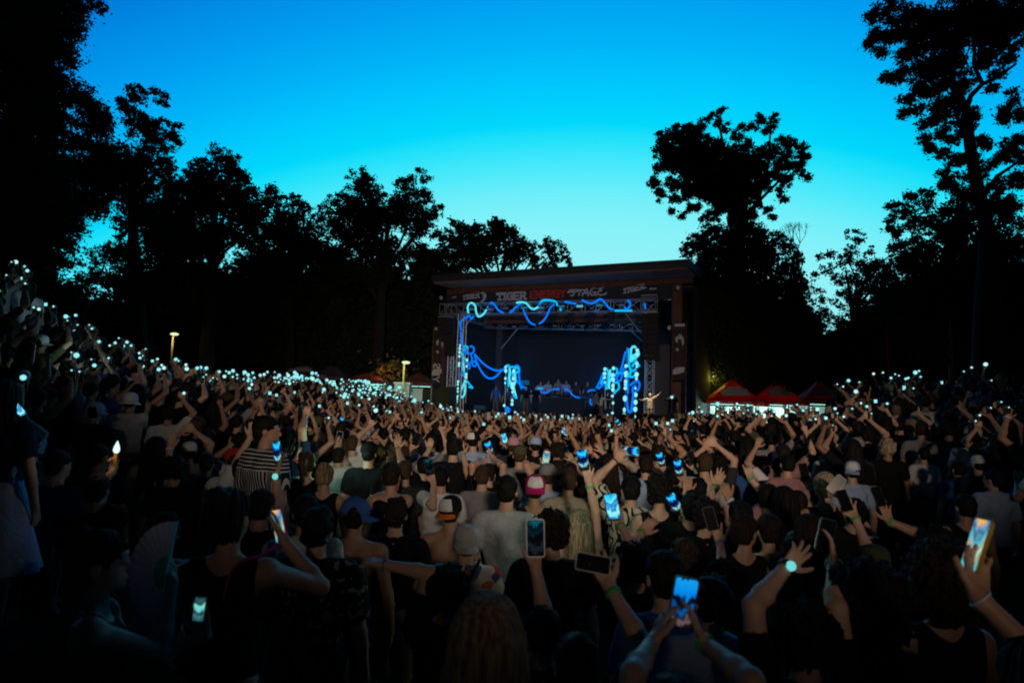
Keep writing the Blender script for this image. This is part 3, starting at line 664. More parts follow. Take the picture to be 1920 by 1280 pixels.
rope('tangled bright rope light around the inner right light poles', [
    (BL, Z4([(650,540),(610,650),(545,780)])), (BC, Z4([(660,600),(620,720),(690,690)])), (BC, Z4([(670,480),(710,500),(720,600),(700,800)])), (BB, Z4([(690,480),(740,560),(730,640),(720,760)])), (BB, Z4([(735,600),(800,580),(740,700),(740,790)])),
    (BB, Z4([(760,500),(740,570),(790,560)])), (BC, Z4([(800,480),(850,490),(850,560),(790,590)])), (BC, Z4([(800,700),(870,700),(885,770),(850,820),(810,820)])), (BL, Z4([(570,790),(620,750),(670,700)])), (BC, Z4([(800,830),(825,860),(800,790)])), (BC, Z4([(690,690),(700,740),(690,800)]))], -.5, .07)
rope('blue rope lights hanging between the two right pole pairs', [(BL, Z4([(985,230),(960,330),(935,430),(900,540),(850,620)])), (BL, Z4([(820,600),(860,660),(900,670),(930,600),(950,500),(985,470)])), (BC, Z4([(850,540),(900,555),(970,550)]))], -.55, .064)
rope('tall tangled pale rope light on the outer right light poles', [
    (BB, Z4([(1040,400),(1060,260),(1070,190),(1105,155),(1140,175)])), (BB, Z4([(1020,300),(1100,290),(1150,260)])), (BB, Z4([(1150,190),(1180,280),(1080,350),(1040,380)])), (BC, Z4([(1040,380),(1120,370),(1150,350)])), (BC, Z4([(1020,420),(1060,500),(1100,520),(1140,490)])),
    (BC, Z4([(1080,460),(1120,410),(1190,440),(1150,460)])), (BL, Z4([(1015,180),(1025,260)])), (BC, Z4([(1040,190),(1035,420),(1060,520),(1040,590),(1010,600)])), (BC, Z4([(1000,520),(1040,600),(1090,610),(1130,590)])),
    (BL, Z4([(1015,610),(1015,740),(1015,860)])), (BL, Z4([(1050,740),(1110,690),(1155,670),(1190,710),(1180,790),(1155,820)])), (BL, Z4([(1135,740),(1095,780),(1095,840),(1110,900)])), (BB, Z4([(1100,300),(1060,330),(1070,370)])),
    (BL, Z4([(1120,820),(1095,930),(1080,1050),(1072,1140)])), (BL, Z4([(1000,880),(1005,1000),(1020,1110),(1050,1160)])), (BC, Z4([(1010,780),(1010,700)]))], -.8, .074)
rope('short blue rope light ends dangling beside the right hanging speakers', [(BL, Z2([(1265,710),(1280,760),(1275,790)])), (BD, Z2([(1285,840),(1285,860)]))], -1.6, .05)
rope('short deep blue rope light curl behind the pair of performers', [(BL, Z4([(465,940),(450,990),(475,1035)]))], -.4, .055)

# ---- vertical light poles with round lamps
LAMP = emissive('lamp_glass_cyan', s2l((150, 243, 250)))
def pole(label, dots, v, top=None, bot=None):
    xs = [d for d in dots]
    x0, y0 = top or (dots[0][0], dots[0][1]-4); x1, y1 = bot or (dots[-1][0], dots[-1][1]+4)
    q0, q1 = SP(x0, y0, v), SP(x1, y1, v); r = sroot('light_pole', label, 'light pole', 'upright poles of round lamps on the stage', at=q1)
    mb = MB(); mb.tube([(0, 0.03, 0), q0-q1+(0, .03, 0)], .025, 6); mb.build('pole', alu, r)
    for (x, y, rx, ry) in dots:
        c = SP(x, y, v) - q1; mb = MB(); mb.sphere(c + (0, -.03, 0), (rx*.040, .07, ry*.040), 10, 7); mb.build('lamp', LAMP, r, True)
def D(Z, L): return [(*Z([(x, y)])[0], rx, ry) for x, y, rx, ry in L]
pole('outermost left light pole in front of the left tower', D(Z3, [(424,140,2,2),(420,185,2.4,2.6),(416,240,2.2,2.8),(412,303,2.2,2.4),(408,410,2,2.8),(406,445,2,2),(395,682,2.2,2.6),(390,724,1.8,1.8),(388,785,2.2,2.4),(386,830,2,2),(384,903,2,2.2),(380,942,1.8,1.8),(378,980,1.6,1.6)]), -1.0)
pole('left light pole behind the outermost one, wound with rope', D(Z3, [(528,360,2.2,3),(523,452,2,2.6),(518,572,2,2.6),(515,618,2.4,2.6),(512,690,1.2,1.4),(503,815,1.2,1.4)]), -.9, Z3([(545,160)])[0], Z3([(500,1000)])[0])
pole('left light pole of the inner left pair', D(Z3, [(1110,462,2.2,2.2),(1110,520,2.8,3.6),(1104,635,2.2,2.6),(1100,703,1.6,2),(1086,1040,2.4,2.6)]), -.6)
pole('right light pole of the inner left pair, mostly hidden in bright rope', D(Z3, [(1228,525,2.6,3.6),(1220,637,2.6,3.2),(1212,720,3,3.6),(1212,775,3,3.4),(1212,840,2.4,2.6),(1206,963,2.4,2.8),(1203,1018,2.6,3)]), -.62)
pole('left light pole of the inner right pair', D(Z4, [(673,495,2.2,2.8),(672,562,2.8,3),(672,620,2.2,2.4),(672,690,1.6,1.8)]), -.6, None, Z4([(672,1100)])[0])
pole('right light pole of the inner right pair', D(Z4, [(803,482,2.4,3),(803,585,2.4,2.6),(800,655,2.8,3.6),(797,740,2.6,3.4),(795,800,2.8,3.6),(787,897,2.4,2.2),(798,1002,2,2.4),(788,1152,2.2,2.2)]), -.62)
pole('left light pole of the tall outer right pair', D(Z4, [(993,447,2.8,2.8),(988,560,2.8,4),(988,600,2.2,2.4),(985,680,2.6,3.4),(983,728,2.2,2.6),(981,782,2.8,2.8),(975,935,3.2,4.6),(967,1105,2.4,3.6),(963,1183,2.8,3.4)]), -.9, Z4([(998,165)])[0])
pole('right light pole of the tall outer right pair', D(Z4, [(1160,213,2.8,2.8),(1158,270,2.4,3),(1155,410,2.4,3.2),(1152,460,1.8,2),(1150,575,3.4,4),(1148,637,2.2,2.6),(1134,782,1.8,1.8),(1138,880,2.8,3.6),(1135,990,3,4),(1130,1095,3.2,4),(1122,1205,2.2,2.2)]), -.92, Z4([(1160,165)])[0])
# light given off by the ropes
for (x, y, v, e) in ((965, 712, .6, 110), (1130, 712, .6, 110), (1185, 690, .3, 60), (868, 690, .2, 26), (1000, 580, -1.6, 14), (900, 580, -1.6, 10), (1110, 578, -1.6, 9)):
    lamp('rope_glow', 'POINT', SWorld(SP(x, y, v)), e, (0.03, 0.32, 1.0), shadow_soft_size=0.5)

# ---- stage furniture
t = sroot('performance_table', 'long dark table low at the centre of the stage', 'table', None, at=SP(1025, 776, 1.5))
h = SP(1025, 744, 1.5)[2]-SP(1025, 776, 1.5)[2]
mb = MB(); mb.box((-2.5, 0, 0), (2.4, .8, h*.94)); mb.build('front_cloth', black, t)
mb = MB(); mb.box((-2.6, -.06, h*.94), (2.5, .86, h)); mb.build('tabletop', grey_dark, t)
for (px, w, hh, lab) in ((1003, .5, .28, 'small control deck at the left of the stage table'), (1040, .6, .22, 'low control deck in the middle of the stage table'), (1095, .45, .3, 'boxy control deck at the right of the stage table')):
    q = SP(px, 744, 1.7); r = sroot('control_deck', lab, 'mixer', 'decks on the stage table', at=(q[0], 1.7, t.location[2]+h+0.0))
    mb = MB(); mb.hexa([(-w/2, 0, 0), (w/2, 0, 0), (w/2, .4, 0), (-w/2, .4, 0), (-w/2, 0, hh*.4), (w/2, 0, hh*.4), (w/2, .4, hh), (-w/2, .4, hh)]); mb.build('body', black, r)
    mb = MB(); mb.box((-w*.4, -.015, hh*.1), (w*.4, -.002, hh*.3)); mb.build('display', rope_mat('display_blue', (10, 60, 110)), r)
q = SP(953, 766, -.3); r = sroot('floor_wash_light', 'blue glowing wash light on the stage floor between the left poles', 'stage light', None, at=(q[0], -.3, DECK))
mb = MB(); mb.tube([(0, 0, .12), (0, 0, .5)], [.22, .2], 12); mb.build('housing', black, r, True)
mb = MB(); mb.sphere((0, -.12, .42), (.2, .14, .26), 12, 8); mb.build('lens', rope_mat('wash_blue', (0, 130, 255)), r, True)
mb = MB(); mb.box((-.2, -.15, 0), (.2, .15, .12)); mb.build('base', black, r)
q = SP(900, 748, .8); r = sroot('equipment_rack', 'low equipment rack with a pale top left of centre on the stage', 'rack', None, at=(q[0], .8, DECK))
mb = MB(); mb.box((-.5, 0, 0), (.5, .5, .75)); mb.build('case', black, r)
mb = MB(); mb.box((-.42, -.02, .42), (.42, -.002, .66)); mb.build('front_panel', rope_mat('rack_panel', (24, 40, 56)), r)
q = SP(983, 717, 4.5); r = sroot('monitor_screen', 'small blue screen standing left of the stage table', 'screen', None, at=q)
mb = MB(); mb.box((-.42, 0, -.22), (.42, .06, .22)); mb.build('frame', black, r)
mb = MB(); mb.box((-.38, -.015, -.17), (.38, -.002, .17)); mb.build('display', rope_mat('screen_blue', (12, 70, 120)), r)
q = SP(983, 745, 4.5); mb = MB(); mb.tube([(0, 0, DECK-SP(983, 717, 4.5)[2]), (0, 0, -.22)], .04, 6); mb.build('stand', black, r)
# crowd barrier strip below the deck
a_, b_ = SP(850, 770, -3.2), SP(1290, 792, -3.2); r = sroot('crowd_barrier', 'low dark metal barrier between the stage and the crowd', 'barrier', None)
mb = MB(); mb.box((-1, -3.3, .1), (UR, -3.26, 1.05)); mb.build('panel', grey_dark, r)
mb = MB(); mb.tube([(-1, -3.28, 1.1), (UR, -3.28, 1.1)], .04, 6)
for k in range(16): mb.tube([(-1 + k*(UR+1)/15, -3.28, 0), (-1 + k*(UR+1)/15, -3.28, 1.1)], .035, 6)
mb.build('rail', alu, r)
# thin smoke hanging over the deck, lit by the ropes
sm = bpy.data.materials.new('stage_smoke'); sm.use_nodes = True; t_ = sm.node_tree; t_.nodes.clear()
pv = N(t_, 'ShaderNodeVolumePrincipled'); pv.inputs['Color'].default_value = (.8, .9, 1, 1); pv.inputs['Density'].default_value = 0.006
oo = N(t_, 'ShaderNodeOutputMaterial'); t_.links.new(pv.outputs[0], oo.inputs['Volume'])
mb = MB(); mb.box((UL+.6, -1.5, DECK+.02), (UR-.7, 9.5, 7.4)); o = mb.build('smoke', sm); o.location = SO; o.rotation_euler = (0, 0, S_ANG); tag(o, kind='stuff')
tag(o, 'thin blue-lit smoke hanging over the stage deck', 'smoke')
# ------------------------------------------------------------------ field furniture: lamps, tents, flags
warm = emissive('sodium_glass', s2l((235, 250, 190)))
def street_lamp(px, pyh, pyb, Y, label):
    t = P(px, pyh, Y); gr = gz(t[0], Y); r = empty('street_lamp', (t[0], Y, gr)); tag(r, label, 'street lamp', 'street lamps behind the crowd')
    H = t[2]-gr
    mb = MB(); mb.tube([(0, 0, 0), (0, 0, H*.6), (0, 0, H-.05)], [.09, .07, .055], 10); mb.build('post', principled('lamp_post_paint', (.5, .45, .2), .5, noise=.2), r, True)
    mb = MB(); mb.tube([(0, 0, H-.04), (.15, -.05, H+.1), (.4, -.12, H+.12)], .05, 8); hd = mb.build('head', black, r, True)
    mb = MB(); mb.sphere((.12, -.1, H+.02), (.27, .22, .1), 14, 8); mb.build('shade', warm, hd, True)
    lamp('lamp_light', 'POINT', (t[0]+.1, Y-.5, t[2]-.25), 22, (1, .8, .3), shadow_soft_size=.15)
street_lamp(325, 627, 690, 44, 'lit street lamp on a slim post above the left crowd')
street_lamp(758, 680, 718, 44, 'lit street lamp on a slim post left of the stage')
street_lamp(1332, 706, 725, 49, 'small lit street lamp just left of the red tents')
red_c = principled('red_tent_cloth', (0.5, 0.02, 0.018), 0.6, noise=.15, nscale=2)
red_d = principled('dark_tent_cloth', (0.14, 0.05, 0.045), 0.7, noise=.2, nscale=2)
blue_d = principled('grey_tent_cloth', (0.09, 0.08, 0.12), 0.7, noise=.2, nscale=2)
def translucent(m, f):
    t = m.node_tree; b = t.nodes['Principled BSDF']; tr = N(t, 'ShaderNodeBsdfTranslucent'); mx = N(t, 'ShaderNodeMixShader'); mx.inputs[0].default_value = f
    tr.inputs[0].default_value = (*[min(1, x*1.6) for x in b.inputs['Base Color'].default_value[:3]], 1); o = t.nodes['Material Output']
    t.links.new(b.outputs[0], mx.inputs[1]); t.links.new(tr.outputs[0], mx.inputs[2]); t.links.new(mx.outputs[0], o.inputs[0])
for m_ in (red_c, red_d, blue_d): translucent(m_, .22)
tent_w = principled('tent_white_wall', (.7, .75, .7), .8)
def tent(pcx, peave, ppeak, Y, w, label, cloth, lit=0.0, logo=True, grp='gazebo tents at the edge of the field'):
    e = P(pcx, peave, Y); pk = P(pcx, ppeak, Y); gr = gz(e[0], Y); He, Hp = e[2]-gr, pk[2]-gr; val = .2; s = w/2
    r = empty('gazebo_tent', (e[0], Y, gr), math.radians(-6)); tag(r, label, 'tent', grp)
    n = 8; V = []; Q = []; m = 7
    ring = []
    for k in range(4*n):
        q, f = divmod(k, n); f /= n; c = [(-s, -s), (s, -s), (s, s), (-s, s)]; a, b = c[q], c[(q+1) % 4]; ring.append((a[0]+(b[0]-a[0])*f, a[1]+(b[1]-a[1])*f))
    for j in range(m+1):
        f = j/m; z = He + (Hp-He)*(f**1.35); k_ = 1-f*.97
        for (x, y) in ring: V.append((x*k_, y*k_, z))
    L = 4*n
    for j in range(m):
        for k in range(L): Q.append((j*L+k, j*L+(k+1) % L, (j+1)*L+(k+1) % L, (j+1)*L+k))
    mb = MB(); mb.add(V, Q); canopy = mb.build('canopy', cloth, r, True)
    sol = canopy.modifiers.new('t', 'SOLIDIFY'); sol.thickness = .02
    mb = MB()
    for sx, sy, ex, ey in ((-s, -s, s, -s), (s, -s, s, s), (s, s, -s, s), (-s, s, -s, -s)):
        d = np.array([ex-sx, ey-sy]); d = d/np.linalg.norm(d); nn = np.array([d[1], -d[0]])*.012
        for k in range(6):
            a = np.array([sx, sy]) + (np.array([ex-sx, ey-sy]))*k/6; b = np.array([sx, sy]) + (np.array([ex-sx, ey-sy]))*(k+1)/6
            mb.hexa([(*(a+nn*.2), He-val), (*(b+nn*.2), He-val), (*(b+nn), He-val), (*(a+nn), He-val), (*(a+nn*.2), He-.003), (*(b+nn*.2), He-.003), (*(b+nn), He-.003), (*(a+nn), He-.003)])
    mb.build('valance', cloth, r)
    for sx in (-1, 1):
        for sy in (-1, 1):
            mb = MB(); mb.tube([(sx*(s-.06), sy*(s-.06), 0), (sx*(s-.06), sy*(s-.06), He-.02)], .03, 6); mb.build('leg', alu, r)
    if logo:
        mb = MB()
        for (u0, w0, u1, w1) in ((-.36, .34, .36, .62), (-.2, .64, .2, .72)):
            c = []
            for (u, f) in ((u0, w0), (u1, w0+.04), (u1*.9, w1+.04), (u0*.9, w1)):
                z = He + (Hp-He)*(f**1.35); k_ = 1-f*.97; c.append((u*s*1.3, -s*k_-.035, z))
            mb.add(c + [(x, y+.02, z) for x, y, z in c], [(0,1,2,3),(4,7,6,5),(0,4,5,1),(1,5,6,2),(2,6,7,3),(3,7,4,0)])
        lg = mb.build('logo_patch', white_print, canopy)
        mb = MB()
        for k in range(4):
            x = -s*.8 + k*s*.48; mb = MB(); mb.box((x, -s-.035, He-val*.75), (x+s*(.16 if k % 2 else .28), -s-.02, He-val*.25))
            mb.build('valance_print', white_print, canopy)
    mb = MB(); mb.box((-s+.1, s-.1, .1), (s-.1, s-.06, He-.34)); mb.build('rear_wall', tent_w, r)
    if lit > 0:
        mb = MB(); mb.box((-s*.7, -.1, He-.25), (s*.7, .1, He-.2)); mb.build('strip_lamp', emissive('tent_lamp', s2l((160, 250, 235)), 1.2), r)
        lamp('tent_light', 'POINT', (e[0], Y-.1, gr+He-.5), lit*1.3, (.6, 1, .88), shadow_soft_size=.6)
tent(1372, 752, 711, 46, 3.9, 'brightest red gazebo tent, nearest the stage on the right', red_c, 260)
tent(1456, 753, 710, 46.6, 3.3, 'red gazebo tent between the two other red ones', red_c, 200)
tent(1535, 752, 713, 47.2, 3.3, 'dimmest red gazebo tent, farthest right of the three', red_c, 25)
tent(572, 703, 682, 46, 3.4, 'brownish lit gazebo tent above the left crowd', red_d, 120, grp='tents behind the left crowd')
tent(622, 708, 684, 47, 2.8, 'dim grey-blue gazebo tent beside the brownish one', blue_d, 10, False, grp='tents behind the left crowd')
tent(690, 714, 697, 46, 3.2, 'low brown gazebo tent with bright underside, left of the street lamp', red_d, 150, False, grp='tents behind the left crowd')
tent(785, 718, 697, 47, 2.5, 'small red gazebo tent just left of the stage', red_d, 4, False, grp='tents behind the left crowd')
# ragged palm-like plant lit red
q = P(732, 700, 46); r = empty('lit_shrub', (q[0], 46, gz(q[0], 46))); tag(r, 'shrub lit orange and red between a tent and the street lamp', 'shrub')
g_ = np.random.default_rng(9); n = 260; c = g_.normal(size=(n, 3))*np.array([.7, .5, .8]) + (0, 0, q[2]-gz(q[0], 46)-.3); V, T = leaf_cloud(c, .22, g_)
link('leaves', mesh_data('leaves', V, T, False, (principled('shrub_leaves', (.1, .1, .04), .7),)), r)
mb = MB(); mb.tube([(0, 0, 0), (0, 0, q[2]-gz(q[0], 46)-.4)], [.08, .05], 6); mb.build('stem', bark_m, r)
lamp('shrub_light', 'POINT', (q[0]-.3, 45.0, q[2]+.1), 30, (1, .25, .05), shadow_soft_size=.2)
q = P(1334, 722, 48.5); r = empty('lit_shrub', (q[0], 48.5, gz(q[0], 48.5))); tag(r, 'yellow-lit shrub under the small lamp left of the red tents', 'shrub')
c = g_.normal(size=(160, 3))*np.array([.35, .3, .5]) + (0, 0, q[2]-gz(q[0], 48.5)-.2); V, T = leaf_cloud(c, .2, g_)
link('leaves', mesh_data('leaves', V, T, False, (MATS['shrub_leaves'],)), r)
mb = MB(); mb.tube([(0, 0, 0), (0, 0, q[2]-gz(q[0], 48.5)-.3)], [.06, .04], 6); mb.build('stem', bark_m, r)
lamp('shrub_light', 'POINT', (q[0]-.1, 47.6, q[2]+.5), 25, (1, .85, .1), shadow_soft_size=.2)
# pale serving counter / van left of the stage
a_, b_ = P(740, 716, 44.5), P(768, 716, 44.5); gr = gz(a_[0], 44.5); r = empty('serving_counter', (a_[0], 44.5, gr)); tag(r, 'pale lit counter box below the street lamp left of the stage', 'counter')
w = b_[0]-a_[0]; hh = a_[2]-gr; mb = MB(); mb.box((0, 0, 0), (w, .9, hh-.12)); mb.build('front', tent_w, r); mb = MB(); mb.box((-.06, -.08, hh-.12), (w+.06, .98, hh)); mb.build('top', tent_w, r)
lamp('counter_light', 'POINT', (a_[0]+w/2, 43.2, a_[2]+.1), 16, (.4, 1, .8), shadow_soft_size=.2)
# feather flags on the right slope
flag_m = principled('dark_red_flag', (.6, .015, .012), .8)
for (x0, yt, yb, Y, lab) in ((1667, 622, 705, 24, 'slim dark red feather flag above the right crowd, the left one'), (1788, 595, 708, 22, 'taller dark red feather flag near the right edge')):
    b = P(x0+4, yb, Y); gr = gz(b[0], Y); tp = P(x0-3, yt, Y); r = empty('feather_flag', (b[0], Y, gr)); tag(r, lab, 'flag', 'red feather flags')
    o = np.array([b[0], Y, gr]); H = tp[2]-gr; hw = .24
    mb = MB(); mb.tube([(0, 0, 0), (-.02, 0, H*.7), (-.12, 0, H)], [.03, .025, .01], 6); mb.build('pole', black, r)
    V = []; zs = np.linspace(H*.3, H, 12)
    for k, z in enumerate(zs):
        f = k/11; wd = hw*(1-f)**.55 + .02; x_ = -.02 if f < .6 else -.02-.1*((f-.6)/.4)
        V += [(x_-wd*.5, .02+.03*math.sin(k), z), (x_+wd, .02+.03*math.sin(k+1), z), (x_+wd, .035+.03*math.sin(k+1), z), (x_-wd*.5, .035+.03*math.sin(k), z)]
    Q = [(4*k+a, 4*k+(a+1) % 4, 4*k+4+(a+1) % 4, 4*k+4+a) for k in range(11) for a in range(4)] + [(0,3,2,1),(44,45,46,47)]
    mb = MB(); mb.add(V, Q); mb.build('flag_cloth', flag_m, r, True)
    mb = MB(); z = H*.5; mb.box((-.06, -.005, z), (.08, .0, z+.45)); mb.build('print', principled('dim_print', (.16, .14, .2), .8), r)
# ------------------------------------------------------------------ people: one smooth skin grown round posed bones
def nrm(v):
    v = np.asarray(v, float); return v/(np.linalg.norm(v) + 1e-12)
class SDF:
    def __init__(s, lo, hi, h):
        s.h = h; s.lo = np.array(lo, float); s.n = np.ceil((np.array(hi)-s.lo)/h).astype(int) + 1
        s.d = np.full(s.n, 0.2, np.float32)
    def _box(s, lo, hi, pad):
        a = np.clip(np.floor((np.asarray(lo)-pad-s.lo)/s.h).astype(int), 0, s.n-1)
        b = np.clip(np.ceil((np.asarray(hi)+pad-s.lo)/s.h).astype(int) + 1, 1, s.n)
        if np.any(b <= a): return None
        g = [s.lo[i] + s.h*np.arange(a[i], b[i], dtype=np.float32) for i in range(3)]
        return tuple(slice(a[i], b[i]) for i in range(3)), g
    def _mix(s, sl, d, k):
        o = s.d[sl]; hh = np.clip(.5 + .5*(o-d)/k, 0, 1)
        s.d[sl] = o*(1-hh) + d*hh - k*hh*(1-hh)
    def cap(s, a, b, ra, rb, k=0.02, flat=None):
        a = np.asarray(a, float); b = np.asarray(b, float); R = max(ra, rb)
        bx = s._box(np.minimum(a, b), np.maximum(a, b), R + k + 2*s.h)
        if bx is None: return
        sl, g = bx; X, Y, Z = np.meshgrid(*g, indexing='ij')
        ab = b-a; L2 = max(1e-9, float(ab@ab))
        px, py, pz = X-a[0], Y-a[1], Z-a[2]
        t = np.clip((px*ab[0] + py*ab[1] + pz*ab[2])/L2, 0, 1)
        px, py, pz = px-t*ab[0], py-t*ab[1], pz-t*ab[2]
        if flat is not None:
            fv, fk = flat; q = (px*fv[0]+py*fv[1]+pz*fv[2])*(fk-1); px, py, pz = px+q*fv[0], py+q*fv[1], pz+q*fv[2]
        s._mix(sl, np.sqrt(px*px+py*py+pz*pz) - (ra + (rb-ra)*t), k)
    def _ed(s, g, c, r, rot):
        X, Y, Z = np.meshgrid(*g, indexing='ij'); X = X-c[0]; Y = Y-c[1]; Z = Z-c[2]
        if rot is not None:
            m = np.asarray(rot).T
            X, Y, Z = m[0,0]*X+m[0,1]*Y+m[0,2]*Z, m[1,0]*X+m[1,1]*Y+m[1,2]*Z, m[2,0]*X+m[2,1]*Y+m[2,2]*Z
        k0 = np.sqrt((X/r[0])**2 + (Y/r[1])**2 + (Z/r[2])**2)
        k1 = np.sqrt((X/r[0]**2)**2 + (Y/r[1]**2)**2 + (Z/r[2]**2)**2) + 1e-6
        return np.where(k0 < 1e-3, -min(r), k0*(k0-1)/k1)
    def ell(s, c, r, k=0.02, rot=None):
        R = max(r); bx = s._box(np.asarray(c)-R, np.asarray(c)+R, k + 2*s.h)
        if bx is None: return
        sl, g = bx; s._mix(sl, s._ed(g, c, r, rot).astype(np.float32), k)
    def cut(s, c, r, rot=None):
        R = max(r); bx = s._box(np.asarray(c)-R, np.asarray(c)+R, 3*s.h)
        if bx is None: return
        sl, g = bx; s.d[sl] = np.maximum(s.d[sl], -s._ed(g, c, r, rot))
    def plane(s, p, n):
        """keep the side the normal points to"""
        g = [s.lo[i] + s.h*np.arange(s.n[i], dtype=np.float32) for i in range(3)]; n = nrm(n)
        D_ = (g[0][:, None, None]-p[0])*n[0] + (g[1][None, :, None]-p[1])*n[1] + (g[2][None, None, :]-p[2])*n[2]
        s.d = np.maximum(s.d, -D_).astype(np.float32)
    def mesh(s):
        d = s.d; h = s.h
        d[0] = d[-1] = .2; d[:, 0] = d[:, -1] = .2; d[:, :, 0] = d[:, :, -1] = .2
        ins = d < 0
        nxm = [k-1 for k in d.shape]
        cnt = np.zeros(nxm, np.int8)
        for i in (0, 1):
            for j in (0, 1):
                for k in (0, 1): cnt += ins[i:i+nxm[0], j:j+nxm[1], k:k+nxm[2]]
        act = (cnt > 0) & (cnt < 8); idx = np.argwhere(act)
        if len(idx) == 0: return np.zeros((0, 3)), np.zeros((0, 4), int)
        I, J, K = idx.T
        acc = np.zeros((len(idx), 3)); num = np.zeros(len(idx))
        cs = [(0,0,0),(1,0,0),(0,1,0),(1,1,0),(0,0,1),(1,0,1),(0,1,1),(1,1,1)]
        E = [(0,1),(2,3),(4,5),(6,7),(0,2),(1,3),(4,6),(5,7),(0,4),(1,5),(2,6),(3,7)]
        vals = [d[I+c[0], J+c[1], K+c[2]] for c in cs]
        for a, b in E:
            va, vb = vals[a], vals[b]; m = (va < 0) != (vb < 0)
            t = np.where(m, va/(va-vb+1e-12), 0)
            ca, cb = np.array(cs[a], float), np.array(cs[b], float)
            acc += np.where(m[:, None], ca + t[:, None]*(cb-ca), 0); num += m
        V = (idx + acc/num[:, None])*h + s.lo
        vid = np.full(nxm, -1, np.int64); vid[I, J, K] = np.arange(len(idx))
        Fs = []
        for ax in range(3):
            sl0 = [slice(None)]*3; sl1 = [slice(None)]*3; sl0[ax] = slice(0, -1); sl1[ax] = slice(1, None)
            a, b = ins[tuple(sl0)], ins[tuple(sl1)]
            for flip, m in ((0, a & ~b), (1, ~a & b)):
                e = np.argwhere(m)
                if len(e) == 0: continue
                o = [1, 2, 0][ax]; q = [2, 0, 1][ax]
                def g(do, dq):
                    f = e.copy(); f[:, o] -= do; f[:, q] -= dq; return vid[f[:, 0], f[:, 1], f[:, 2]]
                F4 = np.stack([g(1, 1), g(0, 1), g(0, 0), g(1, 0)], 1)
                if flip: F4 = F4[:, ::-1]
                Fs.append(F4)
        Fq = np.concatenate(Fs); Fq = Fq[(Fq >= 0).all(1)]
        return V, Fq

# bones of a 1.75 m person in its own frame: +y is the way it faces, origin between the feet
def ik(S, T, l1, l2, pole):
    S, T = np.array(S, float), np.array(T, float); v = T-S; D_ = np.linalg.norm(v); mx = (l1+l2)*.995
    if D_ > mx: T = S + v/D_*mx; v = T-S; D_ = mx
    D_ = max(D_, abs(l1-l2)*1.2 + .05); u = nrm(v)
    a = (l1*l1 - l2*l2 + D_*D_)/(2*D_); hgt = math.sqrt(max(0, l1*l1-a*a))
    p = np.asarray(pole, float) - S; p = p - u*(p@u)
    if np.linalg.norm(p) < 1e-3: p = np.array([0, 0, -1.0]) - u*(-u[2])
    return S + u*a + nrm(p)*hgt, T
HP = {  # finger curls (index, middle, ring, little), spread, thumb opening 0..1
    'open': ((.12,.08,.12,.18), .16, 1.0), 'relaxed': ((.45,.5,.55,.6), .05, .5), 'fist': ((1.45,1.5,1.5,1.45), 0, -.3),
    'grip': ((.28,.32,.36,.42), .05, .5), 'point': ((.08,1.4,1.45,1.4), 0, 0), 'horns': ((.08,1.45,1.45,.1), .08, -.2),
    'claw': ((.28,.2,.26,.55), .2, 1.0), 'peace': ((.08,.08,1.4,1.4), .12, -.2), 'pinch': ((.75,.7,.6,.5), .1, .8)}
def rotv(v, ax, a):
    ax = nrm(ax); return v*math.cos(a) + np.cross(ax, v)*math.sin(a) + ax*(ax@v)*(1-math.cos(a))
def hand(s, w, d, n, side, pose, k=1.0, fr=1.0):
    """w wrist, d along the hand, n palm normal, side +1 right -1 left"""
    cur, spread, th = HP[pose]; d = nrm(d); n = nrm(n - d*(n@d)); t = np.cross(d, n)*side
    fl = (n, 1.35)
    for j, o in enumerate((.029, .010, -.010, -.028)):
        kn = w + (d*(.086 - .004*abs(j-1)**1.6) + t*o)*k
        s.cap(w + t*o*.55*k + d*.004, kn, .0145*k, .0125*k, .010, fl)
        L = (.074, .081, .076, .06)[j]*k; a = cur[j]; dd = rotv(d, n, -side*spread*(1.5-j)*.6) if False else nrm(d + t*spread*(1.5-j)*.9)
        ax = np.cross(dd, n); p = kn
        for q, (f, ra, rb) in enumerate(((.45, .0098, .009), (.30, .009, .0082), (.25, .0082, .0068))):
            dd = rotv(dd, ax, a*(.55 if q == 0 else .95 if q == 1 else .6)); e = p + dd*L*f
            s.cap(p, e, ra*k*fr, rb*k*fr, .004); p = e
    b = w + (d*.022 + t*.022)*k; dd = nrm(d*(.75) + t*(.25+.75*max(th, 0)) + n*(.35*(1-th)))
    e1 = b + dd*.042*k; s.cap(b, e1, .016*k, .0125*k, .012)
    dd = nrm(dd + d*.5 + n*(.3 if th < .3 else 0)); e2 = e1 + dd*.032*k; s.cap(e1, e2, .0118*k*fr, .0105*k*fr, .006)
    e3 = e2 + nrm(dd + d*.3)*.026*k; s.cap(e2, e3, .0105*k*fr, .0085*k*fr, .004)
    return t

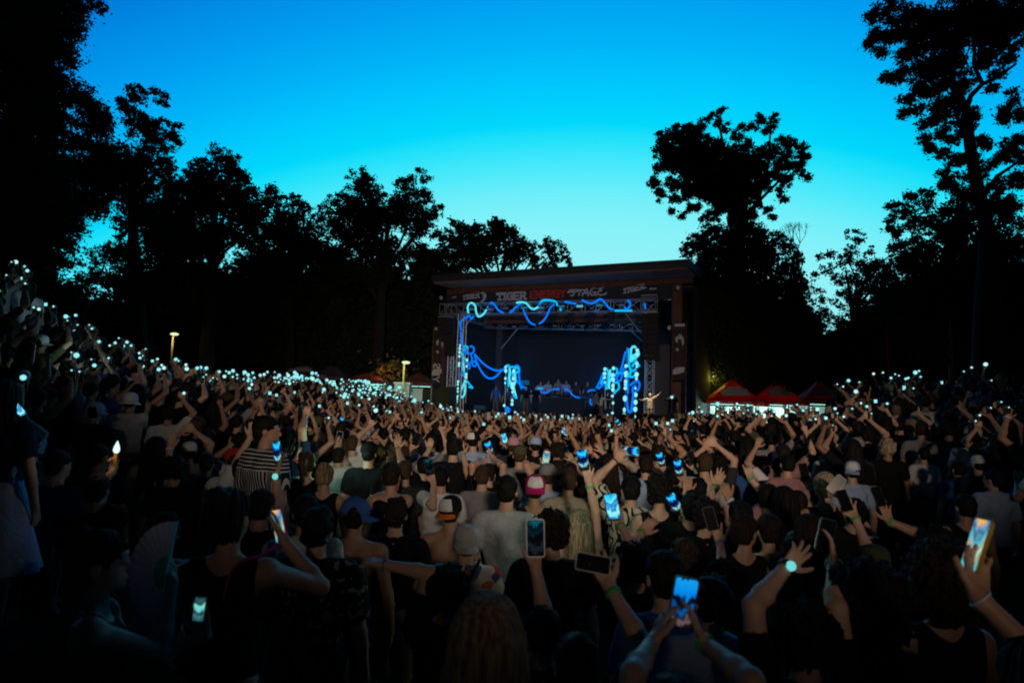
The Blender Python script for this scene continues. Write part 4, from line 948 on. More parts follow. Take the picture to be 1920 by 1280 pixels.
class Pose:
    """arms: dict 'L'/'R' -> (wrist xyz rel. to feet frame, elbow pole xyz, hand pose, hand dir, palm normal)"""
    def __init__(s, arms=None, head_yaw=0.0, head_pitch=0.0, fem=False, build=1.0, lean=0.0, legw=.1):
        s.fem = fem; s.b = build; s.hy = head_yaw; s.hp = head_pitch; s.arms = {}
        sw = .165 if fem else .19
        s.sw = sw
        for side, sg in (('L', -1), ('R', 1)):
            a = (arms or {}).get(side)
            if a is None: a = (np.array([sg*(sw+.10), .04, .86]), np.array([sg*(sw+.25), -.3, 1.1]), 'relaxed', np.array([0, .1, -1.0]), np.array([-sg, 0, 0.0]))
            w = np.array(a[0], float); up = np.clip((w[2]-1.25)/.5, 0, 1)
            S = np.array([sg*(sw-.015*up), -.01+.02*up, 1.41+.045*up])
            E, Wp = ik(S, w, .30, .265, a[1])
            d = a[3] if a[3] is not None else nrm(nrm(Wp-E) + np.array([0, 0, .25]))
            s.arms[side] = dict(S=S, E=E, W=Wp, hp=a[2], d=nrm(d), n=np.array(a[4], float), sg=sg)
def grid_for(pose, h, lo=None, hi=None):
    pts = [np.array([-.3, -.22, 0]), np.array([.3, .24, 1.80])]
    for a in pose.arms.values(): pts += [a['E'], a['W'], a['W']+a['d']*.2]
    P_ = np.array(pts); lo = P_.min(0)-.08 if lo is None else lo; hi = P_.max(0)+.08 if hi is None else hi
    return SDF(lo, hi, h)
def headrot(pose):
    return np.array(Matrix.Rotation(pose.hy, 3, 'Z') @ Matrix.Rotation(pose.hp, 3, 'X'))
NECK = np.array([0, -.015, 1.50])
def hpt(pose, p): return NECK + headrot(pose) @ (np.asarray(p, float)-NECK)
def make_body(pose, h, fr=1.0, legs=True):
    s = grid_for(pose, h); b = pose.b; f = pose.fem; sw = pose.sw; kk = .03
    s.ell((0, 0, .97), ((.160 if f else .150)*b, .112*b, .13), kk); s.cap((0, 0, 1.25), (0, 0, 1.02), (.125 if f else .145)*b, (.112 if f else .135)*b, kk, ((0, 1, 0), 1.42))
    s.ell((0, .005, 1.30), ((.140 if f else .160)*b, .104*b, .15), .02); s.cap((-sw*.78, -.01, 1.41), (sw*.78, -.01, 1.41), .055*b, .055*b, kk)
    for sg in (-1, 1):
        s.ell((sg*.07, -.055, 1.33), (.075, .055, .10), .03)          # shoulder blades
        s.cap((0, -.01, 1.485), (sg*sw*.8, -.01, 1.43), .036, .034, .03)
    s.cap((0, -.02, 1.42), hpt(pose, (0, .0, 1.57)), .056 if not f else .048, .052 if not f else .045, .02)
    R = headrot(pose)
    s.ell(hpt(pose, (0, -.008, 1.67)), (.074, .093, .086), .012, R); s.ell(hpt(pose, (0, .028, 1.605)), (.056, .064, .062), .02, R)
    if h < .02:
        s.ell(hpt(pose, (0, .075, 1.562)), (.024, .02, .018), .015, R)                      # chin
        s.cap(hpt(pose, (0, .083, 1.66)), hpt(pose, (0, .103, 1.62)), .010, .0145, .008)    # nose
        s.ell(hpt(pose, (0, .087, 1.588)), (.024, .012, .009), .006, R)                     # mouth
        s.ell(hpt(pose, (0, .078, 1.683)), (.05, .016, .010), .012, R)                      # brow
        for sg in (-1, 1):
            s.cut(hpt(pose, (sg*.031, .102, 1.658)), (.017, .014, .010), R)
            s.ell(hpt(pose, (sg*.031, .082, 1.658)), (.014, .012, .011), .003, R)           # eye
            s.ell(hpt(pose, (sg*.077, -.005, 1.635)), (.010, .021, .031), .006, R)          # ear
    for a in pose.arms.values():
        ab = (.9 if f else 1.0)*b
        s.cap(a['S'], a['E'], .052*ab, .041*ab, .03); m = a['E'] + (a['W']-a['E'])*.28
        s.ell(a['S']*.97+a['E']*.03, (.056*ab,)*3, .03)
        s.cap(a['E'], m, .040*ab, .041*ab, .02); s.cap(m, a['W'], .041*ab, .0265*ab, .02)
        s.cap(a['W']-a['d']*.012, a['W']+a['d']*.012, .026*ab, .024*ab, .015)
        hand(s, a['W'], a['d'], a['n'], a['sg'], a['hp'], 1.0 if not f else .93, fr)
    if legs:
        for sg in (-1, 1):
            s.cap((sg*.085, 0, .9), (sg*.10, .02, .49), .082*b, .056*b, .03); s.cap((sg*.10, .02, .49), (sg*.105, -.01, .32), .052, .055, .02)
            s.cap((sg*.105, -.01, .32), (sg*.11, -.02, .09), .052, .036, .02); s.cap((sg*.11, -.035, .045), (sg*.125, .14, .032), .04, .030, .02)
    return s.mesh()
def make_top(pose, h, kind='tee', fold=0):
    """kind tee, tank, long, loose"""
    s = grid_for(pose, h, np.array([-.55, -.3, .78]) if kind != 'long' else None); b = pose.b; f = pose.fem; sw = pose.sw; o = .016 if kind != 'loose' else .026; kk = .03
    if kind == 'tank': o = .010
    s.cap((0, 0, 1.27), (0, 0, .90), (.132 if f else .152)*b+o, (.140 if f else .150)*b+o*1.3, kk, ((0, 1, 0), 1.38))
    s.ell((0, .005, 1.30), ((.142 if f else .163)*b+o, .106*b+o, .15), .02); s.cap((-sw*.78, -.01, 1.41), (sw*.78, -.01, 1.41), .055*b+o, .055*b+o, kk)
    for sg in (-1, 1):
        s.ell((sg*.07, -.055, 1.33), (.075+o, .055+o, .10+o), .03); s.cap((0, -.01, 1.475), (sg*sw*.8, -.01, 1.425), .036+o, .034+o, .03)
    for a in pose.arms.values():
        if kind == 'tank': continue
        t = {'tee': .62, 'loose': .72, 'long': 1.0}[kind]; E = a['S'] + (a['E']-a['S'])*t; g_ = 1.0 if kind != 'loose' else 1.1
        s.cap(a['S'], E, .056*b+o, (.048*b+o)*g_, .03)
        if kind == 'long': s.cap(a['E'], a['E'] + (a['W']-a['E'])*.93, .045*b+o, .03*b+o, .02)
    if kind in ('tee', 'loose'):
        for a in pose.arms.values():                                    # cut the sleeve end square
            t = {'tee': .62, 'loose': .72}[kind]; E = a['S'] + (a['E']-a['S'])*t; d = nrm(a['E']-a['S']); c = E + d*.12
            R = np.array(d_to_rot(d)); s.cut(c, (.13, .13, .12), R)
    if kind == 'tank':
        for a in pose.arms.values(): s.cut(a['S'] + np.array([a['sg']*.045, 0, -.01]), (.075, .13, .13))
        s.cut((0, .0, 1.52), (.085, .14, .10))
    else: s.cut((0, 0.01, 1.535), (.072, .09, .06))
    s.plane((0, 0, .86), (0, 0, 1))
    # cloth folds: gentle wrinkles pressed into the field
    if fold:
        g = [s.lo[i] + s.h*np.arange(s.n[i], dtype=np.float32) for i in range(3)]
        X, Y, Z = np.meshgrid(*g, indexing='ij')
        w = np.sin(Z*38 + X*X*60 + Y*14 + fold)*np.exp(-((Z-1.12)/.16)**2)*.006 + np.sin(Z*22 - X*30*np.sign(X) + fold*2)*.0035
        s.d += w.astype(np.float32)*(s.d < .05)
    V, Q = s.mesh(); V = V.copy()
    return V, Q
def d_to_rot(d):
    z = nrm(d); x = np.cross(z, [0, 0, 1.0]); x = nrm(x) if np.linalg.norm(x) > 1e-3 else np.array([1.0, 0, 0]); y = np.cross(z, x)
    return np.stack([x, y, z], 1)
def make_trousers(pose, h, short=False):
    s = SDF((-.3, -.22, .02), (.3, .25, 1.02), h); b = pose.b
    s.ell((0, 0, .95), (.172*b, .128*b, .13), .03)
    for sg in (-1, 1):
        s.cap((sg*.085, 0, .9), (sg*.10, .02, .49), .096*b, .075*b, .02)
        if not short: s.cap((sg*.10, .02, .49), (sg*.11, -.02, .10), .072, .058, .02)
    s.plane((0, 0, 1.0), (0, 0, -1))
    return s.mesh()
def make_shoes(h):
    s = SDF((-.25, -.15, -.01), (.25, .28, .14), h)
    for sg in (-1, 1):
        s.cap((sg*.11, -.045, .05), (sg*.127, .15, .042), .048, .038, .02)
    s.plane((0, 0, 0.0), (0, 0, 1)); return s.mesh()
def waves(X, Y, Z, seed, f, n):
    g = np.random.default_rng(seed*13+5); w = 0
    for _ in range(n):
        k = g.normal(size=3)*f; w = w + np.sin(X*k[0]+Y*k[1]+Z*k[2]+g.uniform(0, 6.3))
    return w
def make_hair(pose, h, kind, seed=0):
    R = headrot(pose); Hp = lambda *p: hpt(pose, p); zl = 1.50 if kind in ('short', 'buzz', 'curly', 'bun', 'afro', 'textured') else 1.12
    lo = np.array([-.30, -.34, zl-.1]); hi = np.array([.30, .22, 2.02]); s = SDF(lo, hi, h)
    if kind in ('short', 'textured'): s.ell(Hp(0, -.016, 1.69), (.085, .103, .088), .01, R); s.ell(Hp(0, -.05, 1.64), (.074, .064, .085), .02, R)
    elif kind == 'buzz': s.ell(Hp(0, -.014, 1.683), (.079, .098, .084), .01, R); s.ell(Hp(0, -.05, 1.64), (.07, .058, .075), .02, R)
    elif kind == 'curly': s.ell(Hp(0, -.02, 1.69), (.105, .118, .105), .01, R); s.ell(Hp(0, -.05, 1.62), (.092, .075, .085), .02, R)
    elif kind == 'afro': s.ell(Hp(0, -.03, 1.70), (.155, .15, .15), .01, R); s.ell(Hp(0, -.05, 1.60), (.14, .11, .11), .03, R)
    elif kind in ('long', 'bun', 'ponytail', 'longpart'):
        s.ell(Hp(0, -.016, 1.688), (.086, .104, .09), .01, R); s.ell(Hp(0, -.052, 1.63), (.08, .066, .095), .02, R)
        if kind in ('long', 'longpart'):
            for sg in (-1, 0, 1): s.cap(Hp(sg*.045, -.075, 1.64), np.array([sg*.075, -.125, 1.27]) + 0.02*math.sin(seed+sg), .05, .035, .03)
            for sg in (-1, 1): s.cap(Hp(sg*.07, -.03, 1.66), np.array([sg*.115, -.07, 1.36]), .032, .028, .03)
        if kind == 'bun': s.ell(Hp(0, -.085, 1.755), (.048, .045, .045), .01); s.ell(Hp(0.005, -.10, 1.70), (.035, .03, .03), .015)
        if kind == 'ponytail':
            a = Hp(0, -.105, 1.70); s.ell(a, (.03, .03, .03), .01); pts = [a, a+(0, -.05, -.03), a+(.005, -.06, -.16), a+(-.01, -.045, -.32)]
            for i in range(3): s.cap(pts[i], pts[i+1], (.028, .036, .034)[i], (.036, .034, .012)[i], .015)
    # leave the face and ears free
    fr_ = .060 if kind in ('long', 'longpart') else .068
    s.cut(Hp(0, .085, 1.615), (fr_+.008, .085, .085), R)
    if kind in ('short', 'buzz', 'textured', 'bun', 'ponytail', 'curly'):
        s.cut(Hp(0, .045, 1.575), (.12, .085, .065), R)
        s.cut(Hp(0, -.08, 1.535), (.12, .10, .04), R)
    g = [s.lo[i] + s.h*np.arange(s.n[i], dtype=np.float32) for i in range(3)]; X, Y, Z = np.meshgrid(*g, indexing='ij')
    if kind in ('curly', 'afro'):
        w = waves(X, Y, Z, seed, 62, 10)*.0042 + waves(X, Y, Z, seed+9, 130, 10)*.0026
    elif kind == 'textured': w = waves(X, Y, Z, seed, 75, 8)*.0032 + waves(X, Y, Z, seed+5, 150, 6)*.0016
    elif kind in ('short', 'buzz'): w = waves(X, Y, Z, seed, 120, 6)*.0014
    else:
        ang = np.arctan2(X, -Y+.02); w = np.sin(ang*26 + np.sin(Z*18+seed)*1.3)*.0042 + np.sin(ang*11+Z*7+seed)*.003
    s.d += w.astype(np.float32)*(s.d < .05)
    return s.mesh()
def make_cap(pose, kind):
    """returns list of (part name, MB) ; kind: 'back','fwd','bucket','turned' ; local head frame"""
    R = headrot(pose); yaw = {'fwd': 0, 'back': math.pi, 'turned': math.radians(-75), 'bucket': 0, 'backl': math.radians(150)}[kind]
    Q_ = R @ np.array(Matrix.Rotation(yaw, 3, 'Z') @ Matrix.Rotation(math.radians(-8 if kind != 'bucket' else -3), 3, 'X'))
    c = hpt(pose, (0, -.012, 1.685))
    out = []; mb = MB(); n = 24; m = 7; V = []
    for i in range(m+1):
        th = (math.pi/2)*i/m
        for k in range(n):
            a = 2*math.pi*k/n; rr = math.cos(th)**.72 if i < m else 0.02
            rx, ry, rz = (.092, .108, .098)
            bump_ = 1 + .012*math.cos(6*a)*math.sin(2*th)
            V.append((rx*rr*math.cos(a)*bump_, ry*rr*math.sin(a)*bump_, rz*math.sin(th)**.9))
    for k in range(n):
        a = 2*math.pi*k/n; V.append((.090*math.cos(a), .106*math.sin(a), -.028))
    L = (m+1)*n; Qs = [(i*n+k, i*n+(k+1) % n, (i+1)*n+(k+1) % n, (i+1)*n+k) for i in range(m) for k in range(n)] + [(L+k, L+(k+1) % n, (k+1) % n, k) for k in range(n)]
    mb.add(np.array(V) @ Q_.T + c, Qs); out.append(('crown', mb))
    mb = MB(); V = []; na, nrr = 17, 5
    if kind == 'bucket':
        for q in (0, 1):
            for j in range(nrr):
                f = j/(nrr-1)
                for k in range(24):
                    a = 2*math.pi*k/24; V.append(((.091+.045*f)*math.cos(a), (.107+.045*f)*math.sin(a), -.02-.045*f - q*.004))
        M_ = 24; Qs = [(j*M_+k, j*M_+(k+1) % M_, (j+1)*M_+(k+1) % M_, (j+1)*M_+k) for j in range(nrr-1) for k in range(M_)]
        o = nrr*M_; Qs += [(o+a, o+d, o+c_, o+b) for a, b, c_, d in Qs] + [((nrr-1)*M_+k, (nrr-1)*M_+(k+1) % M_, o+(nrr-1)*M_+(k+1) % M_, o+(nrr-1)*M_+k) for k in range(M_)]
    else:
        for q in (0, 1):
            for j in range(nrr):
                f = j/(nrr-1)
                for k in range(na):
                    t = -1 + 2*k/(na-1); a = math.pi/2 + t*1.12
                    x = .091*math.cos(a); y = .107*math.sin(a)
                    ext = .072*math.cos(t*1.25)**.7 if abs(t) < 1 else .01
                    V.append((x*(1+.06*f), y + f*ext, -.018 - .012*f - .030*(x/.09)**2*f*1.0 - q*.004))
        Qs = [(j*na+k, j*na+k+1, (j+1)*na+k+1, (j+1)*na+k) for j in range(nrr-1) for k in range(na-1)]
        o = nrr*na; Qs += [(o+a, o+d, o+c_, o+b) for a, b, c_, d in Qs]
        Qs += [((nrr-1)*na+k, (nrr-1)*na+k+1, o+(nrr-1)*na+k+1, o+(nrr-1)*na+k) for k in range(na-1)]
    mb.add(np.array(V) @ Q_.T + c, Qs); out.append(('brim', mb))
    return out, Q_, c
# ------------------------------------------------------------------ crowd: materials
SKIN = [principled('skin_' + n, c, .5, noise=.08, nscale=12, spec=.3) for n, c in (('light', (.50, .30, .21)), ('tan', (.42, .23, .15)), ('olive', (.36, .20, .12)), ('brown', (.22, .11, .065)))]
def hair_mat(name, c, hl):
    m = principled(name, c, .7, spec=.12); t = m.node_tree; b = t.nodes['Principled BSDF']; tc_ = N(t, 'ShaderNodeTexCoord'); mp = N(t, 'ShaderNodeMapping')
    mp.inputs['Scale'].default_value = (60, 60, 4); t.links.new(tc_.outputs['Object'], mp.inputs[0])
    nz = N(t, 'ShaderNodeTexNoise'); nz.inputs['Scale'].default_value = 1.6; nz.inputs['Detail'].default_value = 6; t.links.new(mp.outputs[0], nz.inputs['Vector'])
    r = N(t, 'ShaderNodeValToRGB'); t.links.new(nz.outputs['Fac'], r.inputs[0]); r.color_ramp.elements[0].position = .35; r.color_ramp.elements[1].position = .68
    r.color_ramp.elements[0].color = (*[x*.45 for x in c], 1); r.color_ramp.elements[1].color = (*hl, 1); t.links.new(r.outputs[0], b.inputs['Base Color'])
    bp = N(t, 'ShaderNodeBump'); bp.inputs['Strength'].default_value = .7; bp.inputs['Distance'].default_value = .006; t.links.new(nz.outputs['Fac'], bp.inputs['Height']); t.links.new(bp.outputs[0], b.inputs['Normal'])
    return m
HAIR = {'black': hair_mat('black_hair', (.006, .005, .005), (.012, .010, .008)), 'dark brown': hair_mat('dark_brown_hair', (.013, .008, .005), (.028, .017, .011)),
        'brown': hair_mat('brown_hair', (.04, .023, .013), (.08, .048, .027)), 'blond': hair_mat('blond_hair', (.26, .18, .10), (.55, .42, .27)), 'fair': hair_mat('fair_hair', (.15, .10, .055), (.30, .21, .12))}
def cloth(name, c, n=.12):
    m = principled(name + '_cloth', c, .9, noise=n, nscale=5, bump=.55, bscale=9, spec=.06); t = m.node_tree
    bp = [x for x in t.nodes if x.type == 'BUMP'][0]; bp.inputs['Distance'].default_value = .035
    nz = bp.inputs['Height'].links[0].from_node; nz.inputs['Detail'].default_value = 3; nz.inputs['Distortion'].default_value = 1.6
    return m
TOPS = {'black': cloth('black', (.010, .010, .011)), 'charcoal': cloth('charcoal', (.035, .035, .038)), 'white': cloth('white', (.62, .62, .62)), 'grey': cloth('grey', (.22, .21, .22)),
        'navy': cloth('navy', (.015, .022, .06)), 'beige': cloth('beige', (.38, .32, .24)), 'pale blue': cloth('pale_blue', (.32, .42, .6)), 'dusty pink': cloth('dusty_pink', (.38, .2, .19)),
        'red': cloth('red', (.35, .02, .02)), 'olive': cloth('olive', (.07, .075, .035)), 'blue': cloth('blue', (.04, .1, .3)), 'pale grey': cloth('pale_grey', (.42, .41, .42)), 'orange': cloth('orange', (.62, .14, .03)), 'magenta': cloth('magenta', (.5, .02, .16)), 'pale pink': cloth('pale_pink', (.5, .25, .32))}
def pattern(name, kind):
    m = principled(name, (.6, .6, .58), .88, spec=.1); t = m.node_tree; b = t.nodes['Principled BSDF']; tc_ = N(t, 'ShaderNodeTexCoord')
    r = N(t, 'ShaderNodeValToRGB'); cr_ = r.color_ramp
    if kind == 'swirl':
        w = N(t, 'ShaderNodeTexWave'); w.inputs['Scale'].default_value = 5.0; w.inputs['Distortion'].default_value = 15; w.inputs['Detail'].default_value = 1; w.inputs['Detail Scale'].default_value = 1.4
        t.links.new(tc_.outputs['Object'], w.inputs[0]); t.links.new(w.outputs['Fac'], r.inputs[0])
        cr_.interpolation = 'CONSTANT'; cr_.elements[0].color = (.012, .012, .012, 1); cr_.elements[1].position = .38; cr_.elements[1].color = (.55, .5, .4, 1)
    elif kind == 'floral':
        w = N(t, 'ShaderNodeTexVoronoi'); w.inputs['Scale'].default_value = 13; nz = N(t, 'ShaderNodeTexNoise'); nz.inputs['Scale'].default_value = 7
        mx = N(t, 'ShaderNodeMixRGB'); mx.inputs[0].default_value = .12; t.links.new(tc_.outputs['Object'], mx.inputs[1]); t.links.new(tc_.outputs['Object'], nz.inputs['Vector']); t.links.new(nz.outputs['Color'], mx.inputs[2]); t.links.new(mx.outputs[0], w.inputs['Vector'])
        sc_ = N(t, 'ShaderNodeSeparateColor'); t.links.new(w.outputs['Color'], sc_.inputs[0]); t.links.new(sc_.outputs[0], r.inputs[0]); cr_.interpolation = 'CONSTANT'
        cols = [(0, (.62, .6, .55)), (.40, (.5, .05, .03)), (.52, (.05, .09, .22)), (.62, (.5, .16, .03)), (.74, (.6, .58, .52)), (.84, (.03, .2, .2)), (.92, (.35, .04, .12))]
        for i, (p_, c) in enumerate(cols):
            e = cr_.elements[i] if i < 2 else cr_.elements.new(p_); e.position = p_; e.color = (*c, 1)
    elif kind == 'stripes':
        s_ = N(t, 'ShaderNodeSeparateXYZ'); t.links.new(tc_.outputs['Object'], s_.inputs[0])
        a = mathn(t, 'FRACT', mathn(t, 'MULTIPLY', s_.outputs['X'], 42)); c = mathn(t, 'FRACT', mathn(t, 'MULTIPLY', s_.outputs['Z'], 34)); k = mathn(t, 'GREATER_THAN', s_.outputs['Z'], 1.34)
        q = mathn(t, 'ADD', mathn(t, 'MULTIPLY', c, k), mathn(t, 'MULTIPLY', a, mathn(t, 'SUBTRACT', 1.0, k))); t.links.new(q, r.inputs[0])
        cr_.interpolation = 'CONSTANT'; cr_.elements[0].color = (.015, .015, .017, 1); cr_.elements[1].position = .6; cr_.elements[1].color = (.5, .5, .5, 1)
    elif kind == 'dark_floral':
        w = N(t, 'ShaderNodeTexNoise'); w.inputs['Scale'].default_value = 24; t.links.new(tc_.outputs['Object'], w.inputs['Vector']); t.links.new(w.outputs['Fac'], r.inputs[0])
        cr_.interpolation = 'CONSTANT'; cr_.elements[0].color = (.012, .012, .014, 1); cr_.elements[1].position = .585; cr_.elements[1].color = (.28, .28, .27, 1)
    t.links.new(r.outputs[0], b.inputs['Base Color']); return m
TOPS['swirl patterned'] = pattern('swirl_print', 'swirl'); TOPS['floral'] = pattern('floral_print', 'floral'); TOPS['striped'] = pattern('stripe_print', 'stripes'); TOPS['dark floral'] = pattern('dark_floral_print', 'dark_floral')
JEANS = [cloth('dark_denim', (.02, .028, .05)), cloth('black_denim', (.012, .012, .013)), cloth('khaki', (.16, .13, .09))]
SHOE = cloth('shoe', (.08, .08, .08))

# ---- phones: shared meshes
def rbox(w, h, d, r, n=4):
    mb = MB(); V = []
    pts = []
    for cx, cz, a0 in ((w/2-r, h/2-r, 0), (-w/2+r, h/2-r, 90), (-w/2+r, -h/2+r, 180), (w/2-r, -h/2+r, 270)):
        for k in range(n+1):
            a = math.radians(a0+90*k/n); pts.append((cx+r*math.cos(a), cz+r*math.sin(a)))
    m = len(pts); V = [(x, -d/2, z) for x, z in pts] + [(x, d/2, z) for x, z in pts] + [(0, -d/2, 0), (0, d/2, 0)]
    mb.add(V, [(k, (k+1) % m, (k+1) % m+m, k+m) for k in range(m)], [(2*m, (k+1) % m, k) for k in range(m)] + [(2*m+1, k+m, (k+1) % m+m) for k in range(m)])
    return mb
ph_case = rbox(.080, .160, .011, .013).data('phone_case', False)
_s = rbox(.072, .151, .001, .009); ph_screen = _s.data('phone_screen', False)
_s = rbox(.030, .034, .002, .008); ph_cam = _s.data('camera_plate', False)
_m = MB(); _m.sphere((0, 0, 0), 1.0, 10, 7); ph_flash = _m.data('flash_lamp', True)
def screen_mat(name, seed, bright=1.0, tint=None):
    m = bpy.data.materials.new(name); m.use_nodes = True; t = m.node_tree; t.nodes.clear()
    c = N(t, 'ShaderNodeTexCoord'); sx = N(t, 'ShaderNodeSeparateXYZ'); t.links.new(c.outputs['Generated'], sx.inputs[0])
    nz = N(t, 'ShaderNodeTexNoise'); nz.noise_dimensions = '4D'; nz.inputs['W'].default_value = seed; nz.inputs['Scale'].default_value = 4.5; t.links.new(c.outputs['Generated'], nz.inputs['Vector'])
    v = mathn(t, 'ADD', sx.outputs['Z'], mathn(t, 'MULTIPLY', mathn(t, 'SUBTRACT', nz.outputs['Fac'], .5), .55))
    sq = mathn(t, 'MULTIPLY', mathn(t, 'POWER', mathn(t, 'ABSOLUTE', mathn(t, 'SUBTRACT', sx.outputs['X'], .5)), 2.0), .7); v = mathn(t, 'SUBTRACT', v, sq)
    r = N(t, 'ShaderNodeValToRGB'); t.links.new(v, r.inputs[0]); cr_ = r.color_ramp
    cols = tint or [(0, (5, 8, 16)), (.12, (40, 50, 60)), (.2, (150, 225, 235)), (.27, (20, 60, 120)), (.38, (3, 10, 34)), (.55, (2, 22, 80)), (.62, (0, 120, 235)), (.72, (60, 225, 252)), (.86, (0, 175, 250)), (.95, (2, 20, 60))]
    while len(cr_.elements) > 1: cr_.elements.remove(cr_.elements[-1])
    for i, (p_, cc) in enumerate(cols):
        e = cr_.elements[0] if i == 0 else cr_.elements.new(p_); e.position = p_; e.color = (*s2l(cc), 1)
    e = N(t, 'ShaderNodeEmission'); e.inputs[1].default_value = bright; t.links.new(r.outputs[0], e.inputs[0]); o = N(t, 'ShaderNodeOutputMaterial'); t.links.new(e.outputs[0], o.inputs[0]); return m
SCR = {'on': screen_mat('screen_stage_view', 1.0), 'on2': screen_mat('screen_stage_view_wide', 3.7, 1.0, [(0, (20, 90, 140)), (.12, (130, 240, 250)), (.3, (150, 243, 250)), (.4, (20, 110, 200)), (.5, (60, 190, 240)), (.6, (0, 90, 190)), (.68, (120, 238, 250)), (.85, (30, 200, 250)), (1, (4, 40, 90))]), 'dim': screen_mat('screen_dim_view', 2.0, 1.0, [(0, (2, 3, 5)), (.2, (24, 34, 40)), (.3, (6, 8, 10)), (.5, (4, 6, 9)), (.62, (6, 30, 40)), (.8, (2, 4, 6)), (.92, (18, 90, 105)), (1, (2, 3, 5))]),
       'off': principled('dark_glass', (.006, .006, .008), .15), 'sky': screen_mat('screen_sky_view', 5.0, 1.0, [(0, (20, 15, 20)), (.1, (110, 90, 90)), (.2, (10, 20, 40)), (.3, (0, 90, 170)), (.38, (3, 10, 25)), (.5, (3, 14, 32)), (.58, (0, 130, 225)), (.95, (20, 160, 240)), (1, (4, 20, 45))]),
       'warm': screen_mat('screen_warm_view', 8.0, 1.0, [(0, (90, 190, 200)), (.1, (180, 130, 90)), (.25, (150, 235, 220)), (.4, (190, 150, 110)), (.55, (60, 200, 225)), (.7, (90, 90, 110)), (.8, (0, 150, 200)), (.92, (230, 170, 120)), (1, (240, 190, 30))]),
       'chat': screen_mat('screen_message_view', 6.0, 1.0, [(0, (30, 80, 90)), (.15, (70, 120, 125)), (.3, (10, 25, 30)), (.42, (110, 205, 200)), (.62, (120, 215, 205)), (.7, (8, 20, 25)), (.85, (50, 95, 100)), (1, (6, 12, 16))])}
case_mats = {'black': principled('black_phone_case', (.012, .012, .014), .35), 'pale': principled('pale_phone_case', (.45, .45, .45), .35), 'pink': principled('pink_phone_case', (.55, .05, .2), .4), 'gold': principled('gold_phone_case', (.6, .35, .08), .3, .6)}
flash_m = emissive('flash_light', s2l((150, 243, 250)), 1.0)
flash_v = [flash_m, flash_m, emissive('flash_light_pale', s2l((190, 249, 250)), 1.0)]
PHONES = [0]
def phone(center, up, nrm_, screen='off', case='black', flash=0.0, label=None, group='phones held up by the crowd', parts=True, scale=1.0):
    """up = long axis, nrm_ = direction the screen faces"""
    z = nrm(up); y = -nrm(nrm_ - z*(z @ np.asarray(nrm_, float))); x = np.cross(y, z)
    M = Matrix(((x[0], y[0], z[0], center[0]), (x[1], y[1], z[1], center[1]), (x[2], y[2], z[2], center[2]), (0, 0, 0, 1)))
    r = bpy.data.objects.new('smartphone', None); COL.objects.link(r); r.empty_display_size = .05; r.matrix_world = M @ Matrix.Scale(scale, 4)
    tag(r, label, 'phone', group)
    link('case', ph_case, r, case_mats[case])
    if parts:
        s_ = link('screen', ph_screen, r, SCR[screen]); s_.location = (0, -.0062, 0)
        c = link('camera', ph_cam, r, SCR['off']); c.location = (-.02, .0065, .055)
    if flash > 0:
        f = link('flash', ph_flash, r, flash_v[PHONES[0]*7 % 3]); f.location = (-.01, .012, .055); f.scale = (flash,)*3
    PHONES[0] += 1
    return r

# ------------------------------------------------------------------ named people, read off the photograph
PEOPLE = []      # (root, x_px, y_px, dist, attributes)
OCC = []         # (x, y, radius)
PROT = []        # protected picture boxes of nearer named people: (x0, x1, y0, y1, Y)
trous = {}
def get_trousers(b, h):
    k = (round(b, 2), h)
    if k not in trous:
        V, Q = make_trousers(Pose(build=b), h); trous[k] = (mesh_data('trousers', V, Q), mesh_data('shoes', *make_shoes(h)))
    return trous[k]
def band(pose, side, off, r, w, k=14):
    a = pose.arms[side]; d = nrm(a['W']-a['E']); c = a['W'] - d*off; R = d_to_rot(d); mb = MB(); V = []
    for q, (rr, z) in enumerate(((r, -w/2), (r+.003, -w/2), (r+.003, w/2), (r, w/2))):
        for i in range(k): an = 2*math.pi*i/k; V.append(c + R @ np.array([rr*math.cos(an), rr*math.sin(an), z]))
    mb.add(V, [(q*k+i, q*k+(i+1) % k, ((q+1) % 4)*k+(i+1) % k, ((q+1) % 4)*k+i) for q in range(4) for i in range(k)]); return mb, c, R
BAND = {'green': principled('green_wristband', (.05, .4, .08), .6), 'red': principled('red_wristband', (.6, .03, .03), .6), 'blue': principled('blue_wristband', (.04, .15, .45), .6), 'white': principled('white_wristband', (.6, .6, .6), .6), 'black': principled('black_wristband', (.012, .012, .012), .6)}
